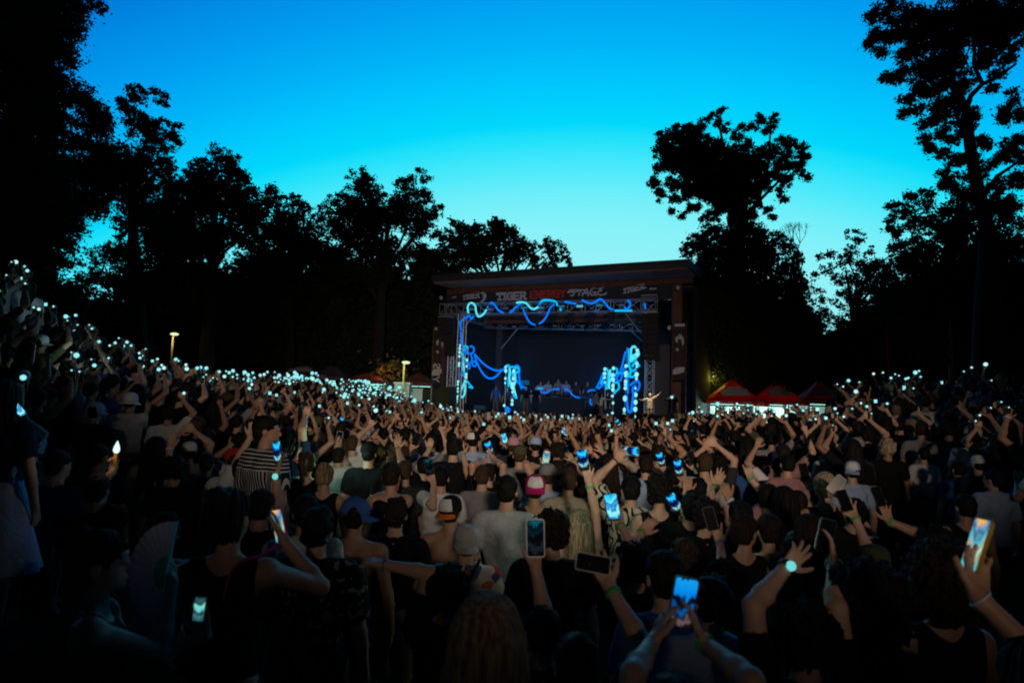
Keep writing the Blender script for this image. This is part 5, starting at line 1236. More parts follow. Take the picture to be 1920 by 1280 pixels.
def person(label, hx, ty, Y, yaw=0, hy=0, hp=0, fem=False, build=1.0, skin=0, hair='short', hc='black', hat=None, top='tee', tm='black', fold=1, arms=None, bands=(), prot=.5, h=None, dress=None, group='people in the concert crowd', legs=1, strap=None, zfix=None, fr=1.0):
    if ty is None:                                   # head hidden in the photo: an ordinary height
        x = P(hx, 900, Y)[0]; ty = proj((x, Y, gz(x, Y) + 1.68))[1]
    tp = P(hx, ty, Y); x = tp[0]; grd = gz(x, Y) if zfix is None else zfix
    sc = (tp[2]-grd)/(1.79 if hat or hair in ('curly', 'bun') else 1.775)
    lift = 0
    if not .84 < sc < 1.13:
        s2 = min(1.13, max(.84, sc)); lift = (tp[2]-grd) - s2*1.775
        if abs(lift) > .04: print('LIFT', label, round(sc, 2), round(lift, 2))
        sc = s2
    ya = math.radians(yaw); root = np.array([x, Y - .0, grd+lift])
    Ri = np.array(Matrix.Rotation(-ya, 3, 'Z'))
    def loc(p): return Ri @ (np.asarray(p)-root)/sc
    def ldir(v): return Ri @ np.asarray(v, float)
    A = {}; ph = []
    for side, a in (arms or {}).items():
        sg = 1 if side == 'R' else -1; S = np.array([sg*(.155 if fem else .18), 0, 1.44])
        wx, wy = a['w']; best = None
        for dy in ([a['dy']] if 'dy' in a else np.arange(-.35, .56, .05)):
            w = loc(P(wx, wy, Y+dy)); D_ = np.linalg.norm(w-S); c = max(0, D_-.555)*12 + abs(dy-a.get('pref', .15)) + max(0, .22-D_)*3
            if best is None or c < best[0]: best = (c, dy, w, D_)
        if best[3] > .62: print('REACH', label, side, round(best[3], 2))
        dy, w = best[1], best[2]
        pole = loc(P(*a['e'], Y + dy*.4)) if 'e' in a else S + np.array([sg*.35, -.1, -.15])
        d = None
        if 'd' in a: d = loc(P(*a['d'], Y+dy+a.get('ddy', .03))) - loc(P(wx, wy, Y+dy))
        n_ = {'f': (0, 1, .0), 'b': (0, -1, .15), 'l': (-1, .2, 0), 'r': (1, .2, 0), 'u': (0, .2, 1), 'dn': (0, .2, -1)}[a.get('n', 'f')]
        A[side] = (w, pole, a.get('h', 'open'), d, ldir(n_))
    hh = h or (.0075 if Y < 3.2 else .009 if Y < 6 else .0115 if Y < 9 else .014)
    frr = fr if hh < .01 else 1.12
    pose = Pose(A, math.radians(hy), math.radians(hp), fem, build)
    r = empty('person', root, ya, sc); att = dict(top=tm, hair=hc, px=hx, py=ty)
    tag(r, label, 'person', group)
    link('body', mesh_data('body', *make_body(pose, hh, frr)), r, SKIN[skin])
    if top != 'bare': link('dress' if dress else 'shirt', mesh_data('shirt', *make_top(pose, hh*1.15, top, fold)), r, TOPS[tm])
    tr_, sh_ = get_trousers(build, .018)
    if dress:
        mb = MB(); V = []; m, n = 9, 28
        for i in range(m):
            f = i/(m-1)
            for k in range(n):
                a_ = 2*math.pi*k/n; rr = (.15 + .16*f)*(1+.06*math.sin(a_*7+2*f)*f); V.append((rr*math.cos(a_)*1.1, rr*math.sin(a_)*.9, 1.06-.62*f))
        mb.add(V, [(i*n+k, (i+1)*n+k, (i+1)*n+(k+1) % n, i*n+(k+1) % n) for i in range(m-1) for k in range(n)]); mb.build('skirt', TOPS[dress], r, True)
    else: link('trousers', tr_, r, JEANS[abs(hash(label)) % 3 if False else len(PEOPLE) % 3])
    link('shoes', sh_, r, SHOE)
    if hair: link('hair', mesh_data('hair', *make_hair(pose, max(hh*.9, .006), hair, len(PEOPLE))), r, HAIR[hc])
    if hat:
        kind, c1, c2 = hat[:3]; parts_, Q_, cc = make_cap(pose, kind); ho = None
        for nm, mb in parts_:
            o = mb.build(nm if ho else 'cap' if kind != 'bucket' else 'bucket_hat', TOPS[c1 if nm == 'crown' else c2], ho or r, True); ho = ho or o
        if len(hat) > 3:                                             # front panel in another colour
            mb = MB(); V = []; m, n = 7, 11
            for i in range(m):
                th = math.pi/2*(.02 + .68*i/(m-1))
                for k in range(n):
                    a_ = math.pi/2 + (-.85+1.7*k/(n-1)); rr = math.cos(th)**.72; V.append((.0945*rr*math.cos(a_), .1105*rr*math.sin(a_), .1005*math.sin(th)**.9))
            V = np.array(V) @ Q_.T + cc; mb.add(V, [(i*n+k, i*n+k+1, (i+1)*n+k+1, (i+1)*n+k) for i in range(m-1) for k in range(n-1)]); mb.build('front_panel', TOPS[hat[3]], ho, True)
    for (side, off, col_, wd) in bands:
        mb, c, R = band(pose, side, off, .034*(.9 if fem else 1)*build, wd)
        nm = 'watch' if col_ == 'watch' else 'wristband'
        if nm == 'watch':
            b_ = mb.build('watch', BAND['black'], r, True); mm = MB(); an = R.T @ (Ri @ np.array([0, -1.0, .2])); an[2] = 0; an = nrm(an); mm.sphere(c + R @ (an*.036), (.022, .022, .022), 12, 8); mm.build('dial', emissive('lit_dial', s2l((120, 225, 225)), .9), b_, True)
        else: mb.build('wristband', BAND[col_], r, True)
    if strap:
        mb = MB(); mb.tube(smooth_poly([loc(P(x_, y_, Y+dy_)) for x_, y_, dy_ in strap[1]]), strap[2], 6); mb.build('strap', strap[0], r, True)
    # what the hands hold
    Rw = np.array(Matrix.Rotation(ya, 3, 'Z'))
    for side, a in (arms or {}).items():
        if 'ph' not in a: continue
        q = a['ph']; pa = pose.arms[side]; d = pa['d']; n_ = nrm(pa['n'] - d*(pa['n'] @ d)); ax = np.cross(d, n_)*pa['sg']
        up = {'p': d, 'x': ax, '-x': -ax}[q.get('o', 'p')]
        if 'up' in q: up = nrm(ldir(P(q['up'][0], q['up'][1], Y) - P(q['up'][2], q['up'][3], Y)))
        if 'fv' in q: n_ = nrm(ldir(q['fv']))
        c = pa['W'] + d*q.get('off', .125) + n_*.037 + (up*.05 if q.get('o', 'p') != 'p' else 0)
        if 'at' in q:
            c2 = loc(P(q['at'][0], q['at'][1], (root + Rw @ (c*sc))[1])); c = c2
        phone(root + Rw @ (c*sc), Rw @ up, Rw @ n_ if q.get('face', 1) else np.array([0, -1, .1]), q.get('s', 'off'), q.get('c', 'black'), q.get('fl', 0), q['label'], scale=q.get('k', 1))
    OCC.append((x, Y, .40)); PEOPLE.append((r, hx, ty, Y, att, label))
    wpx = .26*sc/Y*F
    PROT.append((hx-wpx, hx+wpx, ty-10, ty + prot/Y*F, Y))
    for a in (arms or {}).values():
        PROT.append((a['w'][0]-.09/Y*F, a['w'][0]+.09/Y*F, a['w'][1]-.16/Y*F, a['w'][1]+.16/Y*F, Y))
        if 'e' in a and prot > 0 and Y < 7: PROT.append((min(a['w'][0], a['e'][0])-.04/Y*F, max(a['w'][0], a['e'][0])+.04/Y*F, a['w'][1]-10, a['e'][1], Y))
    return r
def A(w, e=None, d=None, h='open', n='f', ph=None, **k):
    o = dict(w=w, h=h, n=n, **k)
    if e: o['e'] = e
    if d: o['d'] = d
    if ph: o['ph'] = ph
    return o
def PH(label, s='off', **k): return dict(label=label, s=s, **k)
# ---- foreground
person('person seen from behind with long blond streaked hair, at the bottom centre', 917, 1108, 1.95, fem=True, hair='longpart', hc='fair', top='tee', tm='charcoal', skin=0, prot=.6, hp=.1)
person('person with dark hair at bottom left of centre, holding up a pale-framed phone', 1020, 1135, 2.9, top='tee', tm='charcoal', arms={'L': A((1004, 1062), e=(1030, 1190), d=(1003, 1000), h='grip', n='b', dy=.12, ph=PH('phone with a pale frame and dim screen, held upright at the centre', 'dim', c='pale', at=(1004, 1008)))}, prot=.2)
person('person with dark hair holding a phone sideways, arm bent at the elbow', 1082, 1185, 2.35, fem=True, hair='short', hc='black', tm='navy', arms={'R': A((1143, 1100), e=(1180, 1160), d=(1125, 1062), h='claw', n='b', ph=PH('dark phone with bright-edged case, held sideways', 'off', c='pale', k=.8, o='x', at=(1112, 1056), up=(1140, 1060, 1088, 1050)))}, bands=[('R', .03, 'green', .02)], prot=.3)
person('person whose two hands frame a phone showing blue sky, at the bottom', 1262, 1262, 1.95, tm='charcoal', arms={'L': A((1222, 1205), e=(1190, 1290), d=(1248, 1145), h='grip', n='r', dy=.28), 'R': A((1320, 1205), e=(1372, 1290), d=(1296, 1140), h='grip', n='l', dy=.28, ph=PH('phone showing bright blue sky, framed by two hands at the bottom', 'sky', at=(1281, 1128), up=(1287, 1100, 1277, 1158), face=0))}, bands=[('R', .01, 'green', .022)], prot=.1)
person('person in a pale blue tee with thick dark hair behind the blue-sky phone', 1336, 1078, 3.0, hair='textured', hc='black', tm='pale blue', top='loose', fold=2, prot=.6)
person('person in a dim blue print tee, just beyond the two-handed phone', 1245, None, 3.1, fem=True, build=.95, hair='short', hc='black', tm='blue', prot=.1, yaw=10)
person('person with wavy grey-brown quiff and pale blue tee, right of centre', 1281, 1010, 3.9, hair='textured', hc='brown', tm='pale blue', top='loose', fold=3, hy=-20, prot=.6)
person('person with a glowing wristwatch filming over the heads with both arms', 1508, 1128, 2.55, hair='curly', hc='black', tm='black', build=1.05, arms={'L': A((1473, 1064), e=(1422, 1165), d=(1515, 1020), h='claw', n='f', dy=.22), 'R': A((1564, 1062), e=(1568, 1130), d=(1556, 1010), h='grip', n='l', dy=.25, ph=PH('black phone held in front by the watch wearer, blue glint on its edge', 'off', at=(1548, 1003), k=.85, up=(1556, 965, 1540, 1040), face=0))}, bands=[('L', .0, 'watch', .03), ('R', -.01, 'green', .015)], prot=.3)
person('person cropped by the lower right corner, arm raised with a brightly lit phone', 1940, 1196, 1.85, fem=True, hair='long', hc='dark brown', tm='charcoal', skin=1, arms={'L': A((1838, 1122), e=(1890, 1262), d=(1832, 1075), h='grip', n='b', dy=.1, ph=PH('phone in a gold case with a bright warm screen, near the right edge', 'warm', c='gold', at=(1832, 1022), up=(1850, 968, 1816, 1074), fv=(-.98, .08, .1)))}, bands=[('L', .0, 'white', .006)], prot=.1)
person('person with a big curly dark afro and tan bare shoulder, lower right', 1762, 1040, 3.0, hair='afro', hc='dark brown', top='tank', tm='black', skin=1, fem=True, prot=.6)
person('person with voluminous black hair and orange-lit neck, lower right of centre', 1622, 1082, 2.7, hair='afro', hc='black', tm='black', skin=2, prot=.5)
person('person in profile wearing glasses-like clips and a sleeveless grey top, far left', 196, 985, 2.7, yaw=-70, hy=0, fem=True, hair='bun', hc='dark brown', top='tank', tm='charcoal', skin=1, arms={'R': A((322, 1092), e=(300, 1200), d=(322, 1062), h='fist', n='l', dy=.15), 'L': A((384, 1188), e=(320, 1262), d=(377, 1152), h='grip', n='b')}, prot=.7)
person('person with black bun hair, pink cross straps and a bare back, left of centre', 438, 905, 3.1, fem=True, hair='bun', hc='black', top='tank', tm='black', skin=1, hy=-10, prot=.7, hp=8,
       arms={'R': A((532, 1012), e=(548, 1100), d=(527, 985), h='grip', n='l', ph=PH('phone in a pink case seen almost edge-on, glowing screen', 'warm', c='pink', at=(524, 985), up=(519, 950, 533, 1022), fv=(-.5, -.75, .1)))},
       strap=(TOPS['magenta'], [(418, 1130, -.13), (432, 1075, -.12), (455, 1050, -.1), (490, 1040, -.02), (520, 1022, .08)], .006))
person('person with dark cropped hair and a wristwatch, arm straight up with a tall phone', 492, None, 4.6, hair='short', hc='black', tm='black', arms={'L': A((519, 890), e=(492, 985), d=(526, 862), h='grip', n='r', ph=PH('tall phone with glowing edge held above the watch arm', 'on', at=(521, 848), up=(520, 832, 523, 864), fv=(-.5, -.75, .1)))}, bands=[('L', .015, 'watch', .03)], prot=.1, skin=1)
person('person with bare pale shoulder in a white tee, left of centre', 575, 926, 4.4, hair='short', hc='black', tm='white', top='tee', fold=2, prot=.5, yaw=20)
person('person with dark hair in a black and white floral shirt', 598, 948, 3.7, hair='textured', hc='black', tm='dark floral', top='loose', prot=.6)
person('person stretching one arm out flat to the left over the crowd', 842, 1062, 3.3, hair='curly', hc='black', tm='black', arms={'L': A((722, 1058), e=(790, 1085), d=(655, 1044), h='relaxed', n='dn', dy=.05)}, bands=[('L', .0, 'blue', .012)], prot=.3)
person('person with dark hair and black tee, second from the left of the orange-brimmed cap', 744, 932, 4.8, hair='textured', hc='dark brown', tm='black', prot=.6)
person('person in a blue cap turned to the right', 668, 930, 4.6, hair='buzz', hc='black', hat=('turned', 'blue', 'blue'), top='bare', skin=1, prot=.5)
person('person in a white cap worn backwards and a colourful floral shirt', 876, 979, 4.35, hair='buzz', hc='fair', hat=('back', 'pale grey', 'pale grey'), top='loose', tm='floral', fold=2, prot=.85, hy=10, hp=6,
       strap=(principled('black_bag_strap', (.01, .01, .01), .8), [(900, 1048, -.13), (880, 1090, -.2), (858, 1130, -.21)], .012))
person('bare-backed person in a white cap with black side and orange brim', 846, 926, 5.2, hair='buzz', hc='dark brown', hat=('backl', 'black', 'orange', 'white'), top='bare', skin=1, prot=.5, hp=5)
person('broad-backed person in a pale grey tee with short black hair, at the centre', 951, 890, 5.4, hair='short', hc='black', tm='pale grey', top='tee', fold=4, build=1.08, prot=1.25, hy=-12)
person('person in a magenta cap with a white panel, worn backwards', 1004, 887, 6.0, hair='buzz', hc='dark brown', hat=('back', 'magenta', 'magenta', 'white'), tm='black', top='tank', skin=2, prot=.4)
person('person with brown curls and black tee behind the pale-framed phone', 1036, 955, 4.1, hair='curly', hc='dark brown', tm='black', prot=.6)
person('person with smooth blond hair raising a brightly lit bare arm', 1088, 953, 5.1, fem=True, hair='longpart', hc='blond', top='tank', tm='beige', prot=.6, arms={'R': A((1101, 893), e=(1126, 968), d=(1097, 868), h='grip', n='b', pref=-.1, ph=PH('small glowing phone above the brightly lit arm', 'on', at=(1093, 862)))}, bands=[('R', .05, 'green', .02)])
person('person in a black and cream swirl-patterned shirt, one arm up filming', 1183, 891, 5.9, hair='short', hc='black', top='loose', tm='swirl patterned', fold=1, prot=.9, arms={'L': A((1153, 864), e=(1126, 920), d=(1170, 845), h='grip', n='f', ph=PH('phone with blue screen held sideways above the swirl-patterned shirt', 'on', o='x', at=(1181, 845), up=(1192, 846, 1170, 844), face=0))}, bands=[('L', .0, 'black', .012)])
person('person with dark wavy hair and bare shoulders holding a dark phone at head height', 1236, 889, 5.6, fem=True, hair='curly', hc='black', top='tank', tm='black', arms={'R': A((1240, 968), e=(1262, 1010), d=(1240, 940), h='grip', n='b', ph=PH('dark phone with a pale rim, right of the swirl-patterned shirt', 'off', c='pale', at=(1247, 932), k=.85))}, prot=.3)
person('person with a very bright phone screen low beside the swirl-patterned shirt', 1190, 1016, 3.8, fem=True, hair='curly', hc='black', tm='black', arms={'L': A((1164, 985), e=(1180, 1030), d=(1160, 965), h='grip', n='b', dy=.2, ph=PH('very bright white-blue phone screen at the centre right', 'on2', at=(1148, 950))), 'R': A((1201, 999), e=(1196, 1045), d=(1224, 974), h='relaxed', n='b', dy=.2)}, bands=[('L', .01, 'green', .02), ('R', .0, 'green', .018)], prot=.5)
person('person with black hair holding a bright blue-and-dark phone upright', 1302, None, 5.3, hair='curly', hc='black', tm='black', arms={'L': A((1283, 968), e=(1300, 1010), d=(1272, 950), h='grip', n='b', ph=PH('phone showing sky over dark stage, right of the dark rimmed phone', 'on', at=(1265, 943)))}, prot=.2, fem=True)
person('person with neat dark hair and a yellowish bare back, right of the bright phones', 1309, 894, 6.6, hair='short', hc='black', top='bare', skin=2, prot=.5, arms={'L': A((1283, 905), e=(1291, 950), d=(1279, 884), h='grip', n='b', ph=PH('phone with bright sky on top, held high above the right centre', 'on', at=(1272, 877)))}, bands=[('L', .0, 'green', .015)])
person('person with an open spread hand raised and a green wristband', 1322, None, 5.0, hair='curly', hc='black', tm='black', arms={'R': A((1342, 912), e=(1306, 976), d=(1356, 880), h='open', n='f', pref=.3)}, bands=[('R', .012, 'green', .02)], prot=.1)
person('person making a horned hand sign with a pale forearm', 1440, 906, 5.8, hair='short', hc='black', tm='dusty pink', arms={'L': A((1407, 897), e=(1420, 955), d=(1400, 870), h='horns', n='f')}, bands=[('L', .0, 'green', .02)], prot=.4, hy=-40)
person('person with dark tied hair and a bare brown back, right of centre', 1394, 958, 4.6, fem=True, hair='bun', hc='dark brown', top='tank', tm='black', skin=1, prot=.5, hy=-50)
person('person with a hairband and white sleeveless top', 1441, 962, 4.7, fem=True, hair='short', hc='dark brown', top='tank', tm='white', prot=.7)
person('person hidden behind raised forearm with blue watch and a dark phone', 1352, 1052, 3.9, hair='curly', hc='black', tm='black', arms={'R': A((1351, 1020), e=(1366, 1075), d=(1341, 985), h='claw', n='b', dy=.15, ph=PH('black phone in a cupped hand above a blue wristband', 'off', at=(1332, 972), k=.85))}, bands=[('R', .0, 'blue', .02)], prot=.05, fem=True)
person('person with short blond bob, upper right of centre', 1545, 884, 5.9, fem=True, hair='short', hc='blond', top='tank', tm='black', prot=.3)
person('person in a white tee with a faded red print', 1494, 918, 6.0, hair='short', hc='dark brown', tm='pale grey', prot=.5)
person('person in a dusty pink tee with black hair, beyond the horned hand', 1476, 850, 8.2, hair='short', hc='black', tm='dusty pink', prot=.6)
person('person with long straight black hair, right of the horned hand', 1469, 910, 5.6, fem=True, hair='longpart', hc='black', tm='black', prot=.6)
person('person with long brown hair holding a small red object', 1516, 962, 4.4, fem=True, hair='long', hc='dark brown', tm='black', prot=.4, arms={'L': A((1474, 1020), e=(1470, 1060), d=(1484, 995), h='pinch', n='r')})
person('person filming with a black phone, green wristband, right side', 1640, 1018, 4.2, hair='buzz', hc='dark brown', tm='black', arms={'L': A((1604, 972), e=(1632, 1042), d=(1594, 948), h='claw', n='b', ph=PH('black phone in a curled hand, nearer the middle of the two right ones', 'off', at=(1583, 938), k=.85))}, bands=[('L', .0, 'green', .02)], prot=.1, hat=('back', 'olive', 'olive'))
person('person filming with a tall black phone held flat upright, far right', 1752, 985, 4.6, hair='curly', hc='black', tm='black', arms={'L': A((1669, 978), e=(1712, 1030), d=(1657, 948), h='claw', n='b', ph=PH('black phone held upright, farther right of the two black ones', 'off', at=(1647, 930), k=.85))}, bands=[('L', .0, 'green', .02)], prot=.1, skin=1)
person('person in a loose pale blue tee standing near the right edge', 1862, 880, 7.2, hair='short', hc='black', tm='pale blue', top='loose', fold=5, prot=1.2, hy=30)
person('person in a black tank top with bare tan shoulders, left of the pale blue tee', 1808, 925, 5.8, hair='short', hc='black', top='tank', tm='black', skin=1, prot=.6)
person('person hidden behind others, raising a small phone with bright dot', 1535, None, 6.2, hair='short', hc='black', tm='black', arms={'L': A((1517, 912), e=(1535, 958), d=(1511, 890), h='grip', n='b', ph=PH('small dark phone with a bright white dot, above a green wristband at the right', 'off', fl=.018, at=(1508, 884)))}, bands=[('L', .0, 'green', .018)], prot=.05)
person('person with dark hair lifting a lit-lamp phone, right of the blond bob', 1600, None, 5.3, hair='short', hc='black', tm='black', arms={'L': A((1580, 936), e=(1600, 980), d=(1572, 915), h='claw', n='b', ph=PH('dark tilted phone with a lit dot, just right of the blond bob', 'off', fl=.018, at=(1568, 908), up=(1582, 895, 1560, 920)))}, prot=.05)
person('person with a pale raised hand left of the black print tee', 760, None, 7.2, hair='short', hc='brown', tm='charcoal', arms={'L': A((746, 842), e=(742, 875), d=(745, 815), h='claw', n='f')}, bands=[('L', .0, 'black', .01)], prot=.05)
person('person whose thin bare arm lifts a dark phone, left of the black print tee', 752, None, 8.4, hair='short', hc='dark brown', tm='black', fem=True, arms={'R': A((770, 842), e=(757, 862), d=(776, 828), h='claw', n='b', ph=PH('dark phone tilted on a thin raised arm, left of the black print tee', 'off', at=(781, 823)))}, prot=.05)
person('person with loosely raised hand and green band beside the black print tee', 796, None, 7.8, hair='short', hc='black', tm='black', arms={'R': A((805, 842), e=(800, 870), d=(809, 822), h='relaxed', n='f')}, bands=[('R', .0, 'green', .015)], prot=.05)
person('person with bare forearm crossing upward left of the spread hand', 1296, None, 5.2, hair='short', hc='black', tm='black', skin=1, arms={'L': A((1287, 925), e=(1290, 965), d=(1290, 903), h='relaxed', n='f')}, prot=.05)
person('person with a long bare forearm raised right of the spread hand', 1388, None, 4.9, hair='short', hc='black', tm='black', skin=1, fem=True, arms={'L': A((1366, 935), e=(1378, 985), d=(1360, 915), h='relaxed', n='f')}, bands=[('L', .02, 'white', .02)], prot=.05)
# ---- middle distance
person('person in a grey tee with short brown hair, left of the pale grey tee', 905, 871, 7.1, hair='short', hc='brown', tm='grey', prot=.6)
person('person in a grey cap and pale blue tee, right of the magenta cap', 1027, 866, 6.9, hair='buzz', hc='brown', hat=('fwd', 'grey', 'grey'), tm='pale blue', prot=.6)
person('person in a black tee with white marks on the back, filming', 851, 819, 8.4, hair='short', hc='black', tm='black', skin=0, prot=.7, arms={'R': A((868, 852), e=(882, 892), d=(864, 836), h='claw', n='b', pref=-.2, ph=PH('dark phone held by the person with white marks on the back', 'off', at=(861, 834)))}, bands=[('R', .0, 'green', .015)])
person('person with black hair and white collar filming on a dark glowing phone', 828, 873, 6.8, hair='short', hc='black', tm='white', prot=.3, arms={'L': A((813, 905), e=(800, 925), d=(808, 885), h='grip', n='b', pref=-.1, ph=PH('dark phone with faint blue screen, left of the orange-brimmed cap', 'dim', at=(805, 875)))})
person('person in profile with a blue-grey striped shirt on the left', 502, 778, 6.3, yaw=-35, hy=-45, hair='short', hc='black', top='loose', tm='striped', prot=.9, skin=1)
person('person in a white shirt lit turquoise, both hands up at a phone', 636, 838, 8.6, hair='short', hc='dark brown', tm='white', top='loose', fold=2, prot=.8, arms={'L': A((630, 838), e=(628, 880), d=(633, 818), h='grip', n='r'), 'R': A((637, 842), e=(648, 885), d=(641, 822), h='grip', n='l', ph=PH('pale-rimmed phone between two raised hands, left of the black cap', 'off', c='pale', at=(636, 820), face=0))})
person('person in a black cap and black tee, left of the two white shirts', 693, 826, 7.8, hair='buzz', hc='black', hat=('fwd', 'black', 'black'), tm='black', prot=.6)
person('person with a fair bun and bare reddish shoulders', 611, 866, 6.6, fem=True, hair='bun', hc='fair', top='tank', tm='black', skin=1, prot=.5)
person('person with long brown hair, left of the fair bun', 578, 846, 7.2, fem=True, hair='ponytail', hc='brown', top='tank', tm='black', prot=.5, arms={'L': A((555, 862), e=(552, 895), d=(560, 842), h='grip', n='r', ph=PH('small dark phone with orange glint above red and blue wristbands', 'off', at=(561, 838)))}, bands=[('L', .0, 'red', .018), ('L', .035, 'blue', .018)])
person('person raising a bent bare arm high behind the striped shirt', 540, 800, 7.6, hair='short', hc='black', tm='navy', arms={'R': A((573, 780), e=(570, 800), d=(577, 762), h='fist', n='f', pref=.2)}, prot=.3)
person('person in a white tee, head hidden behind a raised starlit fist', 662, 815, 9.2, hair='short', hc='brown', tm='white', arms={'R': A((692, 800), e=(682, 824), d=(698, 786), h='grip', n='b', ph=PH('phone with a starry bright flashlight above a pale fist', 'off', fl=.036, at=(703, 777)))}, prot=.4)
person('person lying an arm across, reddish skin, looking at a dark phone', 735, 866, 6.2, fem=True, hair='short', hc='dark brown', top='tank', tm='black', skin=1, arms={'R': A((742, 915), e=(722, 925), d=(737, 895), h='grip', n='b', ph=PH('dark phone tilted left, above a red wristband', 'dim', at=(727, 885)))}, bands=[('R', .0, 'red', .018)], prot=.3)
person('person with brown curls filming upright in a dark phone, right of the black cap', 748, 830, 7.6, hair='curly', hc='brown', tm='black', prot=.3)
person('person in a pale cap and white tee in the middle distance', 888, 807, 10.2, hair='buzz', hc='black', hat=('backl', 'black', 'black', 'white'), tm='pale blue', prot=.5)
person('person in a pale pink cap beside a glowing phone', 963, 817, 9.8, hair='buzz', hc='brown', hat=('fwd', 'pale pink', 'pale pink'), tm='charcoal', prot=.3, arms={'L': A((951, 838), e=(955, 852), d=(948, 828), h='grip', n='b', ph=PH('glowing phone left of the pale pink cap', 'on2', at=(946, 822)))})
person('person in a dark green cap, in front of the pale pink cap', 975, 832, 8.6, hair='buzz', hc='brown', hat=('fwd', 'olive', 'olive'), tm='grey', prot=.5)
person('person holding a bright phone with two hands above brown hair', 917, 868, 7.7, hair='short', hc='dark brown', tm='black', arms={'L': A((910, 866), e=(898, 880), d=(914, 848), h='grip', n='r'), 'R': A((924, 858), e=(934, 880), d=(919, 842), h='grip', n='l', ph=PH('bright phone held in two hands left of the pale pink cap', 'on', at=(917, 840), face=0))}, prot=.05)
person('person with a raised hand and phone showing blue and white, right of the magenta cap', 1045, 862, 7.3, hair='short', hc='dark brown', tm='black', arms={'L': A((1022, 878), e=(1012, 895), d=(1024, 866), h='grip', n='b', ph=PH('phone with pale blue picture above the magenta cap', 'warm', at=(1024, 858)))}, bands=[('L', .0, 'green', .018)], prot=.1)
person('person with brown hair beside the brightly lit arm, yellowish top', 1066, 877, 6.5, hair='short', hc='brown', tm='beige', skin=2, prot=.4)
person('person in a pale blue tee beyond the swirl-patterned shirt', 1211, 852, 8.0, hair='short', hc='dark brown', tm='pale blue', prot=.7)
person('person holding a blue-lit phone high right of the swirl-patterned shirt', 1262, None, 7.6, hair='short', hc='black', tm='black', arms={'L': A((1246, 882), e=(1256, 900), d=(1241, 868), h='grip', n='b', ph=PH('blue-lit phone above the dark wavy hair', 'on', at=(1239, 861)))}, prot=.1)
person('person with brown hair and white shirt, right of the bright sky phone', 1321, 848, 7.8, hair='short', hc='brown', tm='pale grey', prot=.6, arms={'L': A((1305, 882), e=(1311, 895), d=(1299, 864), h='claw', n='b', ph=PH('dark phone with warm glint, left of the white-shirted brown-haired person', 'off', at=(1297, 858)))}, bands=[('L', .0, 'green', .018)])
person('person in a white and blue cap and pale blue shirt with backpack straps', 1597, 862, 8.0, hair='buzz', hc='black', hat=('backl', 'pale blue', 'pale blue', 'white'), tm='pale blue', prot=.7)
person('person in a pale tee lit greenish, upper right', 1731, 838, 9.5, hair='short', hc='black', tm='white', prot=.9)
person('person in a white cap with a dark patch, upper right', 1833, 851, 8.2, hair='buzz', hc='black', hat=('fwd', 'white', 'white'), tm='navy', prot=.4)
person('person in a blue-grey tee between the white cap and the greenish tee', 1796, 864, 8.4, hair='short', hc='black', tm='blue', prot=.5)
person('person in a white bucket hat and white tee, raised arms, on the left', 247, 734, 9.5, hair='buzz', hc='black', hat=('bucket', 'white', 'white'), tm='white', skin=1, prot=.6, arms={'R': A((276, 768), e=(268, 790), d=(279, 752), h='point', n='f')})
person('person in a pale blue cap on the left slope', 180, 752, 8.8, hair='buzz', hc='black', hat=('turned', 'pale blue', 'pale blue'), tm='black', prot=.4, hp=-5)
person('person standing in a pale blue skirt at the left edge', 14, 712, 5.0, fem=True, hair='long', hc='black', tm='navy', dress='pale blue', prot=1.4, zfix=.55)
person('person holding up a lighter flame on the left', 186, None, 5.0, hair='short', hc='black', tm='black', arms={'R': A((211, 884), e=(205, 935), d=(214, 862), h='fist', n='b')}, prot=.2)
person('person with a white short sleeve and raised forearm, left of the striped shirt', 455, None, 6.6, hair='short', hc='black', tm='white', top='loose', arms={'L': A((478, 802), e=(462, 830), d=(482, 785), h='grip', n='b')}, prot=.3)
person('person with a white watch strap reaching one arm up on the left', 330, None, 6.4, hair='curly', hc='black', tm='black', arms={'R': A((318, 842), e=(290, 872), d=(325, 815), h='grip', n='b')}, bands=[('R', .0, 'white', .025)], prot=.2)

r = empty('wooden_crate', (P(14, 712, 5.0)[0], 5.0, gz(P(14, 712, 5.0)[0], 5.0))); tag(r, 'low wooden crate under the person in the pale blue skirt, left edge', 'crate')
mb = MB(); hz = .55 - gz(P(14, 712, 5.0)[0], 5.0) - .002; mb.box((-.4, -.3, 0), (.4, .35, hz-.03)); mb.build('sides', wood_red, r); mb = MB(); mb.box((-.42, -.32, hz-.03), (.42, .37, hz)); mb.build('top', wood_red, r)
# ---- things in hands or worn that stand alone
q = P(284, 1060, 2.85); r = empty('hand_fan', P(312, 1075, 2.6)); tag(r, 'large half-open pleated folding fan held upright at the lower left', 'fan'); r.scale = (.68, 1, .92)
fan_c = principled('fan_cloth', (.33, .40, .62), .8, noise=.2, nscale=4); fan_t = principled('fan_teal', (.05, .4, .42), .7)
def fan(r0, r1, mat, name, parent, zoff):
    V = []; n = 36; m = 2
    for q_ in (0, 1):
        for i, rr in enumerate((r0, r1)):
            for k in range(n+1):
                a_ = math.radians(78 + (268-78)*k/n); z = (.006 if k % 2 else -.006)*rr/r1 - q_*.0015 + zoff; V.append((rr*math.cos(a_), z, rr*math.sin(a_)))
    L = n+1; Q_ = [(k, k+1, L+k+1, L+k) for k in range(n)] + [(2*L+k, 3*L+k, 3*L+k+1, 2*L+k+1) for k in range(n)] + [(L+k, L+k+1, 3*L+k+1, 3*L+k) for k in range(n)]
    mb = MB(); mb.add(V, Q_); return mb.build(name, mat, parent)
fan(.07, .205, fan_c, 'pleated_leaf', r, 0)
